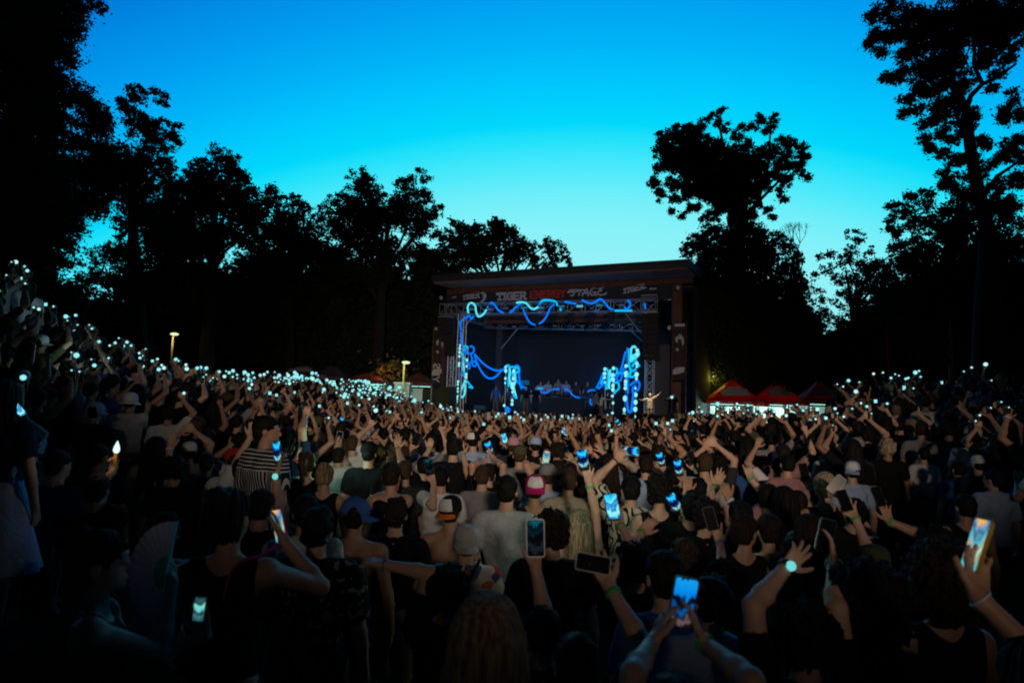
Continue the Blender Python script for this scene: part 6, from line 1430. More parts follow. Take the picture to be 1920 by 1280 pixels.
fan(.012, .072, fan_t, 'ribs', r, 0.0)
mb = MB(); a_ = math.radians(80); mb.hexa([(-.006, -.012, 0), (.006, -.012, 0), (.006, .004, 0), (-.006, .004, 0), (.21*math.cos(a_)-.006, -.012, .21*math.sin(a_)), (.21*math.cos(a_)+.006, -.012, .21*math.sin(a_)), (.21*math.cos(a_)+.006, .004, .21*math.sin(a_)), (.21*math.cos(a_)-.006, .004, .21*math.sin(a_))]); mb.build('guard', fan_t, r)
q = P(217, 858, 5.1); r = empty('lighter', q); tag(r, 'small lighter with a tall bright flame held up on the left', 'lighter')
mb = MB(); mb.box((-.012, -.007, -.04), (.012, .007, .035)); mb.build('body', principled('amber_plastic', (.5, .2, .03), .3), r)
mb = MB(); mb.tube([(0, 0, .035), (0, 0, .055), (.002, 0, .085), (.003, 0, .125)], [.012, .024, .018, .002], 10); mb.build('flame', emissive('flame_glow', s2l((215, 245, 235)), 1.3), r, True)
lamp('flame_light', 'POINT', q + (0, -.04, .09), .6, (1, .75, .4), shadow_soft_size=.03)
phone(P(374, 1141, 2.45), (0.05, 0, 1), (0, -1, .2), 'chat', 'black', 0, 'small phone showing a pale message screen, low on the left', scale=.52)
PH_END = len(PEOPLE)
# local light from neighbouring phones on the arms they catch
lamp('phone_glow', 'POINT', P(1090, 900, 4.6), 2.6, (.75, 1, .82), shadow_soft_size=.06)
lamp('phone_glow', 'POINT', P(640, 845, 7.5), 6.0, (.4, 1, .75), shadow_soft_size=.1)
lamp('phone_glow', 'POINT', P(1150, 848, 5.2), 3.0, (.6, 1, .75), shadow_soft_size=.06)
# ------------------------------------------------------------------ performers on the stage
def on_stage(label, px, ptop, v, yaw=0, arms=None, **k):
    q = SP(px, ptop, v); w = SWorld(q); k.setdefault('group', 'performers and crew on the stage')
    return person(label, px, ptop, w[1], yaw=yaw, arms=arms, zfix=DECK + k.pop('dz', 0), h=.02, fr=1.5, prot=.1, **k)
on_stage('performer in a cream outfit at the right front of the stage, one arm raised', 1219, 736, -1.7, yaw=150, top='loose', tm='beige', hat=('fwd', 'beige', 'beige'), hair='buzz', hc='brown', arms={'L': A((1243, 733), e=(1236, 741), d=(1246, 727), h='fist', n='f', dy=0), 'R': A((1201, 750), h='relaxed', n='f', dy=0)})
lamp('followspot', 'SPOT', SWorld(SP(1195, 575, -4.5)), 2600, (1, .85, .6), target=SWorld(SP(1222, 760, -1.7)), spot_size=math.radians(16), spot_blend=.6, shadow_soft_size=.15)
on_stage('person in black beside the cream-clad performer, holding a bright light', 1262, 736, -1.0, yaw=180, hair='short', hc='brown', tm='black', arms={'R': A((1259, 744), h='grip', n='f', dy=-.3, ph=PH('starry bright light held by the person in black on stage', 'off', fl=.09, at=(1258, 745)))})
on_stage('performer in grey pale top, left of the pair at the inner right poles', 1117, 733, -.4, yaw=-60, hair='short', hc='black', tm='grey')
on_stage('performer in a white top reaching an arm forward on the stage', 1127, 737, -.9, yaw=-80, fem=True, hair='long', hc='dark brown', tm='white', arms={'R': A((1147, 749), h='open', n='f', dy=0)})
on_stage('performer in dark clothes between the pair and the light poles', 1139, 733, .3, yaw=-120, hair='short', hc='black', tm='black')
on_stage('crew member standing in shadow at the left stage edge', 849, 737, -1.2, yaw=160, hair='short', hc='dark brown', tm='charcoal', dz=-.6)
on_stage('dark-clad performer left of the stage table', 987, 722, .6, yaw=170, hair='short', hc='black', tm='black')
on_stage('dark-clad performer in front of the stage table', 1005, 722, .5, yaw=200, hair='short', hc='black', tm='black')
on_stage('performer in a faint print tee behind the inner left poles', 951, 725, 1.0, yaw=180, hair='short', hc='black', tm='charcoal')
on_stage('performer in blue light left of the inner left poles', 930, 722, 3.0, yaw=180, hair='short', hc='black', tm='blue')
for i, (px, py, tm_) in enumerate([(1014, 714, 'pale blue'), (1028, 712, 'pale grey'), (1047, 709, 'grey'), (1062, 712, 'pale blue'), (1080, 714, 'charcoal'), (1102, 714, 'charcoal')]):
    on_stage('onlooker in %s behind the stage table, %s from the left' % (tm_, ORD[i]), px, py, 4.6+.2*(i % 2), yaw=180, hair='short', hc='black', tm=tm_, dz=.35)

# ------------------------------------------------------------------ pose library for the rest of the crowd
Z0 = np.array
FW = (0, 1, 0); BK = (0, -1, .15)
POSES = [  # right arm, left arm: (wrist, pole, hand pose, palm normal)
    (None, None), ((Z0([.26, .18, 1.90]), Z0([.6, 0, 1.5]), 'open', FW), None), (None, (Z0([-.24, .20, 1.88]), Z0([-.6, 0, 1.5]), 'open', FW)),
    ((Z0([.38, .12, 1.84]), Z0([.7, 0, 1.4]), 'open', FW), (Z0([-.38, .12, 1.86]), Z0([-.7, 0, 1.4]), 'open', FW)),
    ((Z0([.09, .30, 1.74]), Z0([.5, .1, 1.2]), 'grip', (-1, .1, 0)), (Z0([-.09, .30, 1.74]), Z0([-.5, .1, 1.2]), 'grip', (1, .1, 0))),
    ((Z0([.14, .28, 1.84]), Z0([.5, 0, 1.4]), 'grip', BK), None), (None, (Z0([-.14, .30, 1.80]), Z0([-.5, 0, 1.4]), 'grip', BK)),
    ((Z0([.30, .10, 1.93]), Z0([.6, 0, 1.5]), 'point', FW), None), ((Z0([.16, .38, 1.76]), Z0([.5, .1, 1.3]), 'claw', FW), None),
    (None, (Z0([-.34, .16, 1.86]), Z0([-.7, 0, 1.5]), 'horns', FW)), ((Z0([.05, .30, 1.30]), Z0([.5, -.1, 1.0]), 'relaxed', BK), (Z0([-.05, .30, 1.28]), Z0([-.5, -.1, 1.0]), 'relaxed', BK)),
    ((Z0([.20, .12, 1.95]), Z0([.6, -.1, 1.5]), 'fist', FW), (Z0([-.2, .30, 1.55]), Z0([-.6, 0, 1.1]), 'relaxed', BK)),
    ((Z0([.06, .12, 1.90]), Z0([.5, 0, 1.5]), 'open', FW), (Z0([-.12, .12, 1.86]), Z0([-.5, 0, 1.5]), 'open', FW)),
]
RAISED = [1, 2, 3, 5, 6, 7, 8, 9, 11, 12]; FILM = [4, 5, 6]; DOWN = [0, 0, 10]; UPR = [1, 2, 5, 6, 7, 9, 11, 5, 6]
def mk_pose(i, fem, b, hy=0):
    r_, l_ = POSES[i]; A_ = {}
    for sd, a in (('R', r_), ('L', l_)):
        if a is not None: A_[sd] = (a[0], a[1], a[2], None, np.array(a[3], float))
    return Pose(A_, hy, 0, fem, b)
LIB = {}
def lib(i, fem, lod):
    k = (i, fem, lod)
    if k not in LIB:
        h, fr = {0: (.0125, 1.12), 1: (.021, 1.45)}[lod]; pz = mk_pose(i, fem, 1.0 if not fem else .96, (i*37 % 7 - 3)*.09)
        LIB[k] = (pz, mesh_data('body', *make_body(pz, h, fr)), mesh_data('shirt', *make_top(pz, h*1.1, 'tank' if fem and i % 2 else 'tee', i+1)))
    return LIB[k]
HLIB = {}
def hlib(kind, i, lod, fem):
    hy = (i*37 % 7 - 3)*.09; k = (kind, i, lod)
    if k not in HLIB: HLIB[k] = mesh_data('hair', *make_hair(Pose(None, hy, 0, fem), {0: .010, 1: .016}[lod], kind, i))
    return HLIB[k]
CLIB = {}
def clib(kind, i):
    if (kind, i) not in CLIB:
        CLIB[(kind, i)] = [(n_, mb.data(n_, True)) for n_, mb in make_cap(Pose(None, (i*37 % 7 - 3)*.09), kind)[0]]
    return CLIB[(kind, i)]
TW = [('black', 34), ('charcoal', 14), ('white', 13), ('grey', 8), ('navy', 8), ('beige', 4), ('pale blue', 6), ('dusty pink', 4), ('red', 2), ('olive', 4), ('blue', 3)]
HW = [('black', 48), ('dark brown', 32), ('brown', 10), ('fair', 6), ('blond', 4)]
def pick(tab): return rng.choices([a for a, b in tab], [b for a, b in tab])[0]
KEYW = {'black': 'a black', 'charcoal': 'a charcoal', 'white': 'a white', 'grey': 'a grey', 'navy': 'a navy', 'beige': 'a beige', 'pale blue': 'a pale blue', 'dusty pink': 'a dusty pink', 'red': 'a red', 'olive': 'an olive', 'blue': 'a blue'}
ARMW = {0: 'arms down', 1: 'right hand raised open', 2: 'left hand raised open', 3: 'both arms raised wide', 4: 'both hands held together above the face', 5: 'right arm raised filming', 6: 'left arm raised filming', 7: 'right arm up pointing',
        8: 'right arm reaching forward', 9: 'left arm up with horned fingers', 10: 'hands before the chest', 11: 'right fist raised', 12: 'both open hands overhead'}
ARMS_ = {0: 'arms down', 1: 'right hand up', 2: 'left hand up', 3: 'arms spread up', 4: 'hands together high', 5: 'right arm filming', 6: 'left arm filming', 7: 'right arm pointing', 8: 'right arm forward', 9: 'left horned hand', 10: 'hands on chest', 11: 'right fist up', 12: 'both hands overhead'}
HAIRW = {'short': 'short %s hair', 'buzz': 'cropped %s hair', 'curly': 'curly %s hair', 'textured': 'tousled %s hair', 'long': 'long %s hair', 'bun': 'a %s bun', 'ponytail': 'a %s ponytail'}
FILL = []        # dicts of people still to be built
def add_fill(x, y, pose_i, sc, yaw, led=None, screen=None):
    fem = rng.random() < .42
    hk = rng.choices(['long', 'bun', 'ponytail', 'short'], [6, 2, 3, 1])[0] if fem else rng.choices(['short', 'buzz', 'curly', 'textured'], [6, 2, 2, 3])[0]
    hat = None
    if rng.random() < .13: hat = (rng.choice(['fwd', 'back', 'turned']), rng.choice(['black', 'white', 'navy', 'grey', 'red', 'pale blue', 'olive', 'beige']))
    FILL.append(dict(x=x, y=y, i=pose_i, sc=sc, yaw=yaw, fem=fem, hk=hk, hc=pick(HW), tm=pick(TW), hat=hat, led=led, screen=screen, skin=rng.choices([0, 1, 2, 3], [5, 4, 4, 2])[0]))
def hand_world(d):
    pz = None; r_, l_ = POSES[d['i']]; a = r_ or l_; sg = 1 if r_ is not None else -1
    w = a[0] + np.array([0, .02, .12]); c, s = math.cos(d['yaw']), math.sin(d['yaw']); w = w*d['sc']
    return np.array([d['x'] + c*w[0] - s*w[1], d['y'] + s*w[0] + c*w[1], gz(d['x'], d['y']) + w[2]])
# --- flashlights: each one read off the photograph, the holder found by walking the ray to the ground
L2 = [(95,47),(127,47),(192,79),(213,112),(57,145),(38,166),(173,170),(199,208),(134,244),(40,250),(3,262),(78,318),(120,347),(142,345),(262,387),(301,400),(410,379),(414,430),(418,474),(275,496),(83,512),(501,454),(519,457),(574,445),(514,485),(525,508),(587,516),(569,567),
      (677,517),(697,545),(708,541),(544,722),(600,720),(583,745),(661,695),(731,668),(751,642),(786,632),(828,671),(871,651),(898,616),(916,643),(959,646),(927,674),(977,682),(991,672),(1098,697),(1049,728),(1076,754),(1058,764),(1089,780),(694,775),(783,783),(795,790),(823,765),
      (945,788),(956,802),(960,834),(919,755),(717,820),(828,857),(548,857),(606,866),(187,911),(937,923),(1007,921),(1150,787),(1155,802),(1185,772),(1035,815),(1080,826),(1104,827),(1218,818),(1237,839),(1198,850),(1198,874),(1230,888),(1288,859),(1250,921),(1321,925),(1325,775),
      (1345,786),(1338,826),(1360,862),(1400,815),(1407,846),(1443,853),(1485,840),(1511,835),(1489,866),(1553,840),(1534,866),(1552,889),(1532,907),(1577,928),(1602,913),(1637,918),(1640,862),(1650,867),(1699,863),(1688,902),(1722,874),(1752,860),(1748,905),(1780,889),(1785,916),
      (1797,935),(1839,872),(1830,887),(1865,890),(1866,915),(1865,935),(1880,935),(1898,875),(1910,912),(1893,962),(1876,992),(1332,1011),(1387,1027),(1332,1070),(1343,1162),(1050,1068)]
LEDS = [(x/4, 480+y/4) for x, y in L2]
L6 = [(5,610),(20,635),(105,580),(150,625),(200,640),(240,665),(260,697),(330,570),(355,605),(315,632),(352,680),(330,717),(64,720),(42,763),(315,808),(382,792),(364,827),(440,797),(423,835),(440,575),(470,600),(500,590),(540,600),(580,585),(620,590),(650,610),(680,600),(730,615),(590,665),(650,660),(720,670),(495,670),(510,720),(490,740),
      (605,730),(650,707),(692,707),(755,722),(575,770),(585,795),(640,765),(675,765),(735,770),(718,808),(628,840),(743,860),(795,655),(820,690),(865,650),(880,680),(865,700),(900,720),(920,690),(975,638),(800,780),(830,770),(840,808),(925,765),(905,800),(985,770),(1052,690),(1030,720),(1070,738),(1000,810),(990,840),(1040,800),(1060,808),
      (1125,797),(1107,828),(1160,840),(1140,848),(1165,895),(1195,900),(1160,680),(1190,690),(1150,730),(1180,720),(1258,690),(1215,758),(1268,775),(1282,815),(1330,780),(1335,712),(1372,823),(1405,718),(1440,723),(1508,688),(1497,740),(1420,885),(1628,890),(1812,973),(1527,1062),(138,1143)]
LEDS += [(600+x/8, 640+y/8) for x, y in L6]
L7 = [(390,1020),(240,1085),(265,1210),(425,1130),(365,1220),(500,1170),(560,1100),(620,1110),(660,1020),(690,1160),(750,1210),(590,1260),(700,1260),(830,1110),(870,1140),(905,1020),(930,1060),(1010,1080),(1060,1040),(1060,1110),(1080,1170),(1180,1120),(1210,1120),(1270,1115),(1350,1095),(1390,1120),(1560,1140),(1600,1190),(1620,1240),(1440,1190),(1480,1180),(1400,1230),(1820,1160),(1900,1240)]
LEDS += [(500+x/16, 640+y/16) for x, y in L7]
g_ = np.random.default_rng(31)
for _ in range(24): 
    x = g_.uniform(455, 600); LEDS.append((x, 700 + (x-480)*.02 + g_.uniform(-4, 14)))
L5 = [(375,443),(275,508),(310,497),(402,487),(357,490),(500,490),(557,410),(557,460),(600,440),(610,460),(635,445),(640,470),(580,455),(752,410),(752,465),(692,460),(740,440),(860,425),(862,473),(817,503),(958,460),(945,510),(972,517),(998,507),(1062,478),(1078,465),(1112,458),(1125,485),(1255,425),(1265,463),(1250,445),(1352,418),(1330,448),(1315,503),(1242,527),
      (1392,465),(1410,475),(1440,457),(1487,445),(1487,470),(1552,465),(1535,560),(1620,548),(1635,552),(1702,622),(1730,457),(1752,503),(1817,537),(1900,457),(1865,178),(1755,214),(1813,237),(98,346),(60,605),(85,665),(557,532)]
LEDS += [(1240+x/5.333, 680+y/5.333) for x, y in L5]
L8 = [(62,698),(22,803),(223,604),(328,590),(418,650),(465,608),(508,624),(583,660),(610,650),(687,590),(733,572),(750,637),(557,773),(668,767),(78,933),(142,970),(193,1050),(371,938),(1236,577),(1323,533),(1473,498),(1543,678),(1648,920),(1530,986),(1728,980),(1408,1068),(1360,1132),(1190,1136),(1146,1185)]
LEDS += [(1600+x/6, 600+y/6) for x, y in L8]
BIGL = {(569,567): .085, (583,745): .07, (187,911): .06, (574,445): .06, (40,250): .07, (871,651): .055, (1049,728): .05, (1400,815): .05, (1332,1011): .045}
def covered(x, y, top_z, foot=False):
    px, py, _ = proj((x, y, top_z)); w = .26/y*F
    for (x0, x1, y0, y1, Yn) in PROT:
        if Yn > y - .05 and px + w > x0 and px - w < x1 and py < y1: return True
    return False

n_led = 0; stage_lim = lambda x, y: np.dot(np.array([x, y, 0]) - SO, SV) < -4.0
lost = 0
for (px, py) in LEDS:
    if 1100 < px < 1260 and py < 760: continue
    ok = None; pi_ = rng.choice([5, 6, 5, 1, 2]); yaw = rng.uniform(-.5, .3)
    sg = 1 if POSES[pi_][0] is not None else -1
    for Yc in np.arange(6.5, 47, .25):
        h = P(px, py, Yc); d = dict(x=0, y=0, i=pi_, sc=1.0, yaw=yaw); w = (POSES[pi_][0] or POSES[pi_][1])[0] + np.array([0, .02, .12])
        c, s = math.cos(yaw), math.sin(yaw); bx_, by_ = h[0]-(c*w[0]-s*w[1]), h[1]-(s*w[0]+c*w[1])
        sc = (h[2]-gz(bx_, by_))/w[2]
        if .90 < sc < 1.06 and stage_lim(bx_, by_) and (by_ > 13 or not covered(bx_, by_, gz(bx_, by_)+1.76*sc)) and all((bx_-o[0])**2 + (by_-o[1])**2 > .13 for o in OCC):
            ok = (bx_, by_, sc, h); 
            if sc < 1.04 and rng.random() < .45: break
    if ok is None: lost += 1; continue
    bx_, by_, sc, h = ok; OCC.append((bx_, by_, .3)); add_fill(bx_, by_, pi_, sc, yaw, led=h)
    k_ = (round((px)*4), round((py-480)*4)); FILL[-1]['big'] = BIGL.get(k_, 0)
print('LED lost', lost, 'of', len(LEDS))
# --- everyone else on a loose grid
yy = 3.3
SKY_ = [(0,480),(30,490),(100,575),(140,590),(180,615),(225,635),(275,660),(340,680),(400,693),(480,702),(560,705),(700,714),(790,742),(850,757),(900,764),(1000,768),(1130,771),(1250,776),(1290,772),(1400,775),(1555,772),(1570,724),(1620,717),(1640,699),(1725,699),(1800,697),(1850,688),(1920,700)]
occ = np.array([(a, b) for a, b, c in OCC])
newp = []
while yy < 46:
    sp_ = .56 + .010*yy; xx = -.82*yy - 1.0
    while xx < .82*yy + 1.0:
        x = xx + rng.uniform(-.16, .16); y = yy + rng.uniform(-.16, .16); xx += sp_
        if x < -11.5 or x > 15.5 or not stage_lim(x, y): continue
        if y > 43 and abs(x) > 3: continue
        d2 = ((occ[:, 0]-x)**2 + (occ[:, 1]-y)**2).min()
        if d2 < (.40 if y < 12 else .32)**2: continue
        if newp and min((x-a)**2 + (y-b)**2 for a, b in newp[-90:]) < .13: continue
        sc = rng.uniform(.89, 1.04); px, py, _ = proj((x, y, gz(x, y)+1.75*sc))
        if not (-60 < px < 1980): continue
        if covered(x, y, gz(x, y)+1.76*sc): continue
        cen = math.exp(-((px-1000)/520)**2); pr = (.28 + .64*cen) if y > 7 else (.05 if y < 4.6 else .7*cen)
        if y > 7 and px < 620: pr = .6
        if px > 1560: pr *= .75
        if y > 10: pr = min(.8, pr+.05)
        i_ = rng.choice(RAISED if y < 12 else UPR) if rng.random() < pr else rng.choice(DOWN)
        if i_ not in (0, 10) and covered(x, y, gz(x, y)+2.1*sc): i_ = 0
        tz = 2.13 if i_ not in (0, 10) else 1.78
        ok_ = False
        for tz_, ii in ((tz, i_), (1.78, 0)):
            qx, qy, _ = proj((x, y, gz(x, y)+tz_*sc))
            if qy > np.interp(qx, *zip(*SKY_)) - 1: ok_ = True; i_ = ii; break
        if not ok_: continue
        scr = None
        if i_ in (5, 6, 4) or rng.random() < .0: scr = rng.choices(['off', 'on', 'on2', 'dim'], [6, 3, 2, 2] if y < 20 else [4, 3, 3, 1])[0]
        newp.append((x, y)); add_fill(x, y, i_, sc, rng.gauss(0, .3) - math.atan2(x-2.5, 46-y)*.8, screen=scr)
    yy += sp_*.98
print('fill', len(FILL))
# the crowd goes on behind the photographer and shades the front rows from the floodlight
BEHIND = []
yb = -9.0
while yb < 1.35:
    xb = -8.5
    while xb < 9:
        x = xb + rng.uniform(-.12, .12); y = yb + rng.uniform(-.12, .12); xb += .58
        if math.hypot(x, y) < .75 or (abs(x) < .5 and y > -.2): continue
        top = 1.72 if y < .3 else min(1.72, CAMZ - .44*max(y, .05)*1.05 - .10)
        n0 = len(FILL); add_fill(x, y, 0, top/1.79, rng.gauss(0, .25)); d_ = FILL.pop(); d_['hat'] = None; BEHIND.append(d_)
    yb += .6
# --- the 300 that show largest stand alone, the rest are one mass
EYE = np.array([0, 0, CAMZ])
def dist(d): return math.hypot(d['x'], d['y'])
FILL.sort(key=lambda d: dist(d))
n_single = 299 - len(PEOPLE)
near, far = FILL[:n_single], FILL[n_single:] + BEHIND
NAMED = [(hx, ty, lab) for (_, hx, ty, Y, _, lab) in PEOPLE]
_SH = [(502, 800, 'the striped shirt'), (951, 920, 'the pale grey tee'), (1184, 915, 'the swirl-patterned shirt'), (847, 945, 'the orange-brimmed cap'), (1004, 905, 'the magenta cap'), (1088, 980, 'the smooth blond hair'), (1862, 930, 'the right-edge pale blue tee'),
         (693, 850, 'the black cap'), (636, 860, 'the turquoise-lit shirt'), (247, 750, 'the white bucket hat'), (963, 830, 'the pale pink cap'), (888, 820, 'the black and white cap'), (1597, 880, 'the backpack straps'), (1731, 870, 'the greenish-lit tee'), (1408, 890, 'the horned hand'),
         (1545, 900, 'the short blond bob'), (180, 770, 'the pale blue cap'), (20, 850, 'the pale blue skirt'), (217, 850, 'the lighter flame'), (1356, 890, 'the spread hand'), (1148, 950, 'the whitest phone'), (668, 945, 'the blue cap'), (325, 650, 'the left street lamp'), (758, 700, 'the second street lamp'),
         (1380, 740, 'the red tents'), (1667, 690, 'the left feather flag'), (1788, 690, 'the right feather flag'), (1216, 770, 'the cream-clad performer'), (960, 760, 'the inner left light poles'), (862, 760, 'the left stage tower'), (1640, 1120, 'the orange-lit neck'), (1762, 1080, 'the big afro'),
         (438, 1000, 'the pink cross straps'), (200, 1040, 'the profile with the fan'), (915, 1180, 'the streaked blond hair'), (1480, 1070, 'the glowing watch'), (598, 990, 'the black and white floral shirt'), (1050, 765, 'the stage table')]
_ab = {'the right-edge pale blue tee': 'the edge blue tee', 'the black and white cap': 'the two-tone cap', 'the black and white floral shirt': 'the floral dark shirt', 'the short blond bob': 'the blond bob', 'the profile with the fan': 'the folding fan',
       'the inner left light poles': 'the left poles', 'the streaked blond hair': 'the streaked hair', 'the second street lamp': 'the stage-side lamp', 'the left street lamp': 'the far lamp', 'the left feather flag': 'the first flag', 'the right feather flag': 'the tall flag',
       'the left stage tower': 'the stage tower', 'the smooth blond hair': 'the smooth blond', 'the swirl-patterned shirt': 'the swirl shirt', 'the turquoise-lit shirt': 'the turquoise shirt'}
SHORT = [(a, b, _ab.get(c, c)) for a, b, c in _SH]
used = {}
def where(px, py):
    b = min(SHORT, key=lambda q: math.hypot((q[0]-px), (q[1]-py)*1.6)); dx, dy = px-b[0], py-b[1]
    if abs(dx) > abs(dy)*1.3: w = 'left of' if dx < 0 else 'right of'
    else: w = 'beyond' if dy < 0 else 'in front of'
    if math.hypot(dx, dy) < 45: w = 'just ' + w
    return '%s %s' % (w, b[2])
def unique(base, px, py):
    cand = '%s, %s' % (base, where(px, py))
    c = cand; k = 0
    alts = ['farther ', 'well ']
    bs = sorted(SHORT, key=lambda q: math.hypot((q[0]-px), (q[1]-py)*1.6))
    while c in used and k < 6:
        k += 1; b = bs[k]; c = '%s, %s and %s of %s' % (', '.join(base.split(', ')[::2]), where(px, py), 'left' if px < b[0] else 'right', b[2])
    if len(c.split()) > 16: c = c.replace(c.split(', ')[1] + ', ', '', 1)
    used[c] = used.get(c, 0) + 1
    return c
led_objs = []
for n_, d in enumerate(near):
    lod = 0 if dist(d) < 9.5 else 1; hd = d['hat']; sc = d['sc']
    g0 = gz(d['x'], d['y']); px, py, _ = proj((d['x'], d['y'], g0 + 1.7*sc))
    pz, bm, tm_ = lib(d['i'], d['fem'], lod)
    r = empty('person', (d['x'], d['y'], g0), d['yaw'], sc)
    base = '%s top, %s, %s' % (d['tm'], ((hd[1] + ' cap') if hd else (HAIRW[d['hk']] % d['hc']).replace('a ', '')), ARMS_[d['i']])
    tag(r, unique(base, px, py), 'person', 'people in the concert crowd')
    link('body', bm, r, SKIN[d['skin']]); link('shirt', tm_, r, TOPS[d['tm']])
    t_, s_ = get_trousers(1.0, .018 if lod == 0 else .03); link('trousers', t_, r, JEANS[n_ % 3]); link('shoes', s_, r, SHOE)
    link('hair', hlib(d['hk'] if not hd else 'buzz', d['i'], lod, d['fem']), r, HAIR[d['hc']])
    if hd:
        cps = clib(hd[0], d['i']); c0 = link('cap', cps[0][1], r, TOPS[hd[1]]); link('brim', cps[1][1], c0, TOPS[hd[1]])
    for sd in ('R', 'L'):
        a = pz.arms[sd]
        if a['W'][2] > 1.6 and n_ % 3 == 0 and lod == 0:
            mb, c, R = band(pz, sd, .0, .035, .02); mb.build('wristband', BAND[('green', 'green', 'white', 'red')[n_ % 4]], r, True)
def phone_for(d, label, parts=True):
    pz = mk_pose(d['i'], d['fem'], 1.0); r_ = POSES[d['i']][0] is not None; a = pz.arms['R' if r_ else 'L']
    g0 = gz(d['x'], d['y']); Rw = np.array(Matrix.Rotation(d['yaw'], 3, 'Z')); root = np.array([d['x'], d['y'], g0])
    n2 = nrm(a['n'] - a['d']*(a['n'] @ a['d'])) if d['i'] not in (4,) else np.array([0, -1, 0.])
    c = a['W'] + a['d']*.135 + n2*.035
    if d['i'] == 4: c = c + np.array([-a['W'][0], 0, 0]); 
    return root + Rw @ (c*d['sc']), Rw @ a['d'], Rw @ n2
FAR_LED = []
np_ = 0
for n_, d in enumerate(FILL):
    if d['led'] is None and d['screen'] is None: continue
    c, up, nn_ = phone_for(d, '')
    fl = 0
    if d['led'] is not None:
        c = d['led'] + np.array([0, .0, -.055]); Yd = d['y']; fl = d.get('big', 0)*.55 or .0019*max(7, Yd)*(.6 + rng.random()**1.8*1.0)
        up = np.array([0, 0, 1.0])
    lim = 292 if d['led'] is not None else 292
    if PHONES[0] < lim and not (d['screen'] and n_ > n_single):
        px, py, _ = proj(c)
        if fl: lab = 'LED|' + where(px, py)
        else: lab = '%s phone held up in the crowd, %s' % ({'off': 'dark', 'on': 'bright blue-screened', 'on2': 'vividly lit', 'dim': 'dim-screened'}[d['screen']], where(px, py))
        k = 2
        if lab in used and not fl: lab = lab.replace('phone held up in the crowd', 'phone raised')
        if lab in used and not fl:
            bs = sorted(SHORT, key=lambda q: math.hypot((q[0]-px), (q[1]-py)*1.6))[1:5]
            for b in bs:
                l2 = lab + ' and %s of %s' % ('left' if px < b[0] else 'right', b[2])
                if len(l2.split()) <= 16 and l2 not in used: lab = l2; break
        used[lab] = 1
        ph_ = phone(c, up, nn_ if not fl else np.array([0, 1, 0.1]), d['screen'] or 'off', 'black', fl, lab, 'phones with flashlights lit in the crowd' if fl else 'phones held up by the crowd', parts=not fl)
        if fl: ph_.children[-1].location = (0, .03 if fl < .05 else .05, .055)
    else:
        FAR_LED.append((c, up, fl, d['screen'] or 'off'))
grp_ = {}
for o in list(COL.objects):
    if o.get('category') == 'phone' and str(o.get('label', '')).startswith('LED|'): grp_.setdefault(o['label'][4:], []).append(o)
def ordn(k): return '%d%s' % (k, 'th' if 10 <= k % 100 <= 20 else {1: 'st', 2: 'nd', 3: 'rd'}.get(k % 10, 'th'))
for w_, os_ in grp_.items():
    os_.sort(key=lambda o: proj(o.matrix_world.translation)[0])
    for k, o in enumerate(os_): o['label'] = ('lit phone flashlight %s' % w_) if len(os_) == 1 else 'lit phone flashlight, %s from the left of those %s' % (ordn(k+1), w_)
print('single phones', PHONES[0], 'far', len(FAR_LED))
if FAR_LED:
    mb = MB(); ms = MB()
    for c, up, fl, sc_ in FAR_LED:
        mb.box(tuple(c - (.037, .005, .077)), tuple(c + (.037, .005, .077)))
        if fl: ms.sphere(c + (0, -.05, .055), fl, 8, 6)
        elif sc_ in ('on', 'on2'): ms.box(tuple(c - (.033, .008, .01)), tuple(c + (.033, -.006, .06)))
    o = mb.build('distant_phones', case_mats['black']); tag(o, 'mass of small distant phones held up far back in the crowd', 'phones', kind='stuff')
    if ms.v: ms.build('lit_lamps', flash_m, o, True)
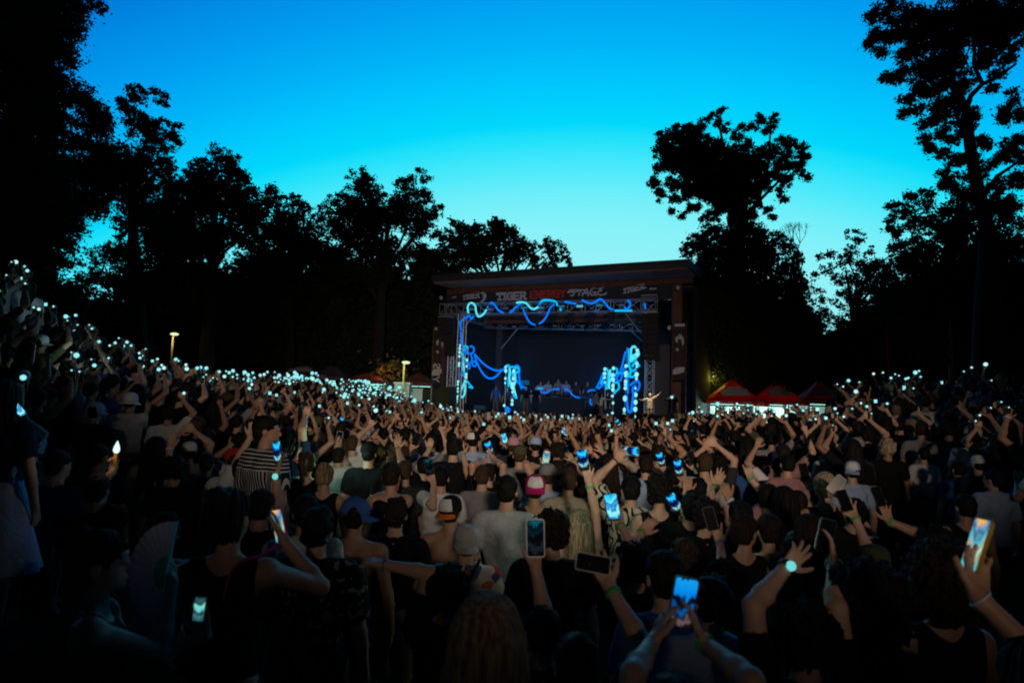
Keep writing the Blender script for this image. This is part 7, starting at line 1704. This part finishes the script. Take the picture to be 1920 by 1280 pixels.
# --- the far crowd as one mesh
LOW = {}
def low(i, fem):
    if (i, fem) not in LOW:
        pz = mk_pose(i, fem, 1.02, (i*37 % 7 - 3)*.09); h = .034
        b = make_body(pz, h, 1.9); t = make_top(pz, h*1.1, 'tee'); hr = make_hair(pz, .026, 'long' if fem else 'short', i)
        fz = b[0][b[1]].mean(1)[:, 2]
        LOW[(i, fem)] = (b, t, hr, fz < .93)
    return LOW[(i, fem)]
mats_far = [SKIN[0], SKIN[1], SKIN[2]] + [JEANS[0]] + [TOPS[k] for k, _ in TW] + [HAIR[k] for k, _ in HW]
tops_i = {k: 4+j for j, (k, _) in enumerate(TW)}; hair_i = {k: 4+len(TW)+j for j, (k, _) in enumerate(HW)}
VV, QQ, MI, off = [], [], [], 0
for d in far:
    b, t, hr, legs_ = low(d['i'], d['fem']); c, s = math.cos(d['yaw']), math.sin(d['yaw']); R = np.array([[c, -s, 0], [s, c, 0], [0, 0, 1]])*d['sc']
    o = np.array([d['x'], d['y'], gz(d['x'], d['y'])])
    for (V, Q), m in ((b, None), (t, tops_i[d['tm']]), (hr, hair_i[d['hc']])):
        VV.append(V @ R.T + o); QQ.append(Q + off); off += len(V)
        if m is None: MI.append(np.where(legs_, 3, min(2, d['skin'])))
        else: MI.append(np.full(len(Q), m))
if far:
    me = mesh_data('crowd', np.concatenate(VV), np.concatenate(QQ), True, mats_far, np.concatenate(MI))
    tag(link('crowd', me), 'dense far part of the concert crowd, too many people to count', 'crowd', kind='stuff')
print('far people', len(far), 'verts', off)
# cool light of the flashlights on the arms and people round them
for (px, py, Y, e) in ((120, 640, 12.0, 9), (145, 665, 10.5, 9), (20, 545, 12.0, 4), (240, 660, 14, 8), (500, 735, 20, 16), (640, 745, 26, 22), (730, 755, 30, 22), (400, 715, 18, 10), (1400, 770, 36, 30), (1500, 775, 34, 18), (1860, 760, 16, 5), (1680, 710, 19, 6)):
    lamp('flashlight_glow', 'POINT', P(px, py, Y), e*.4, (.55, .95, 1), shadow_soft_size=.25)
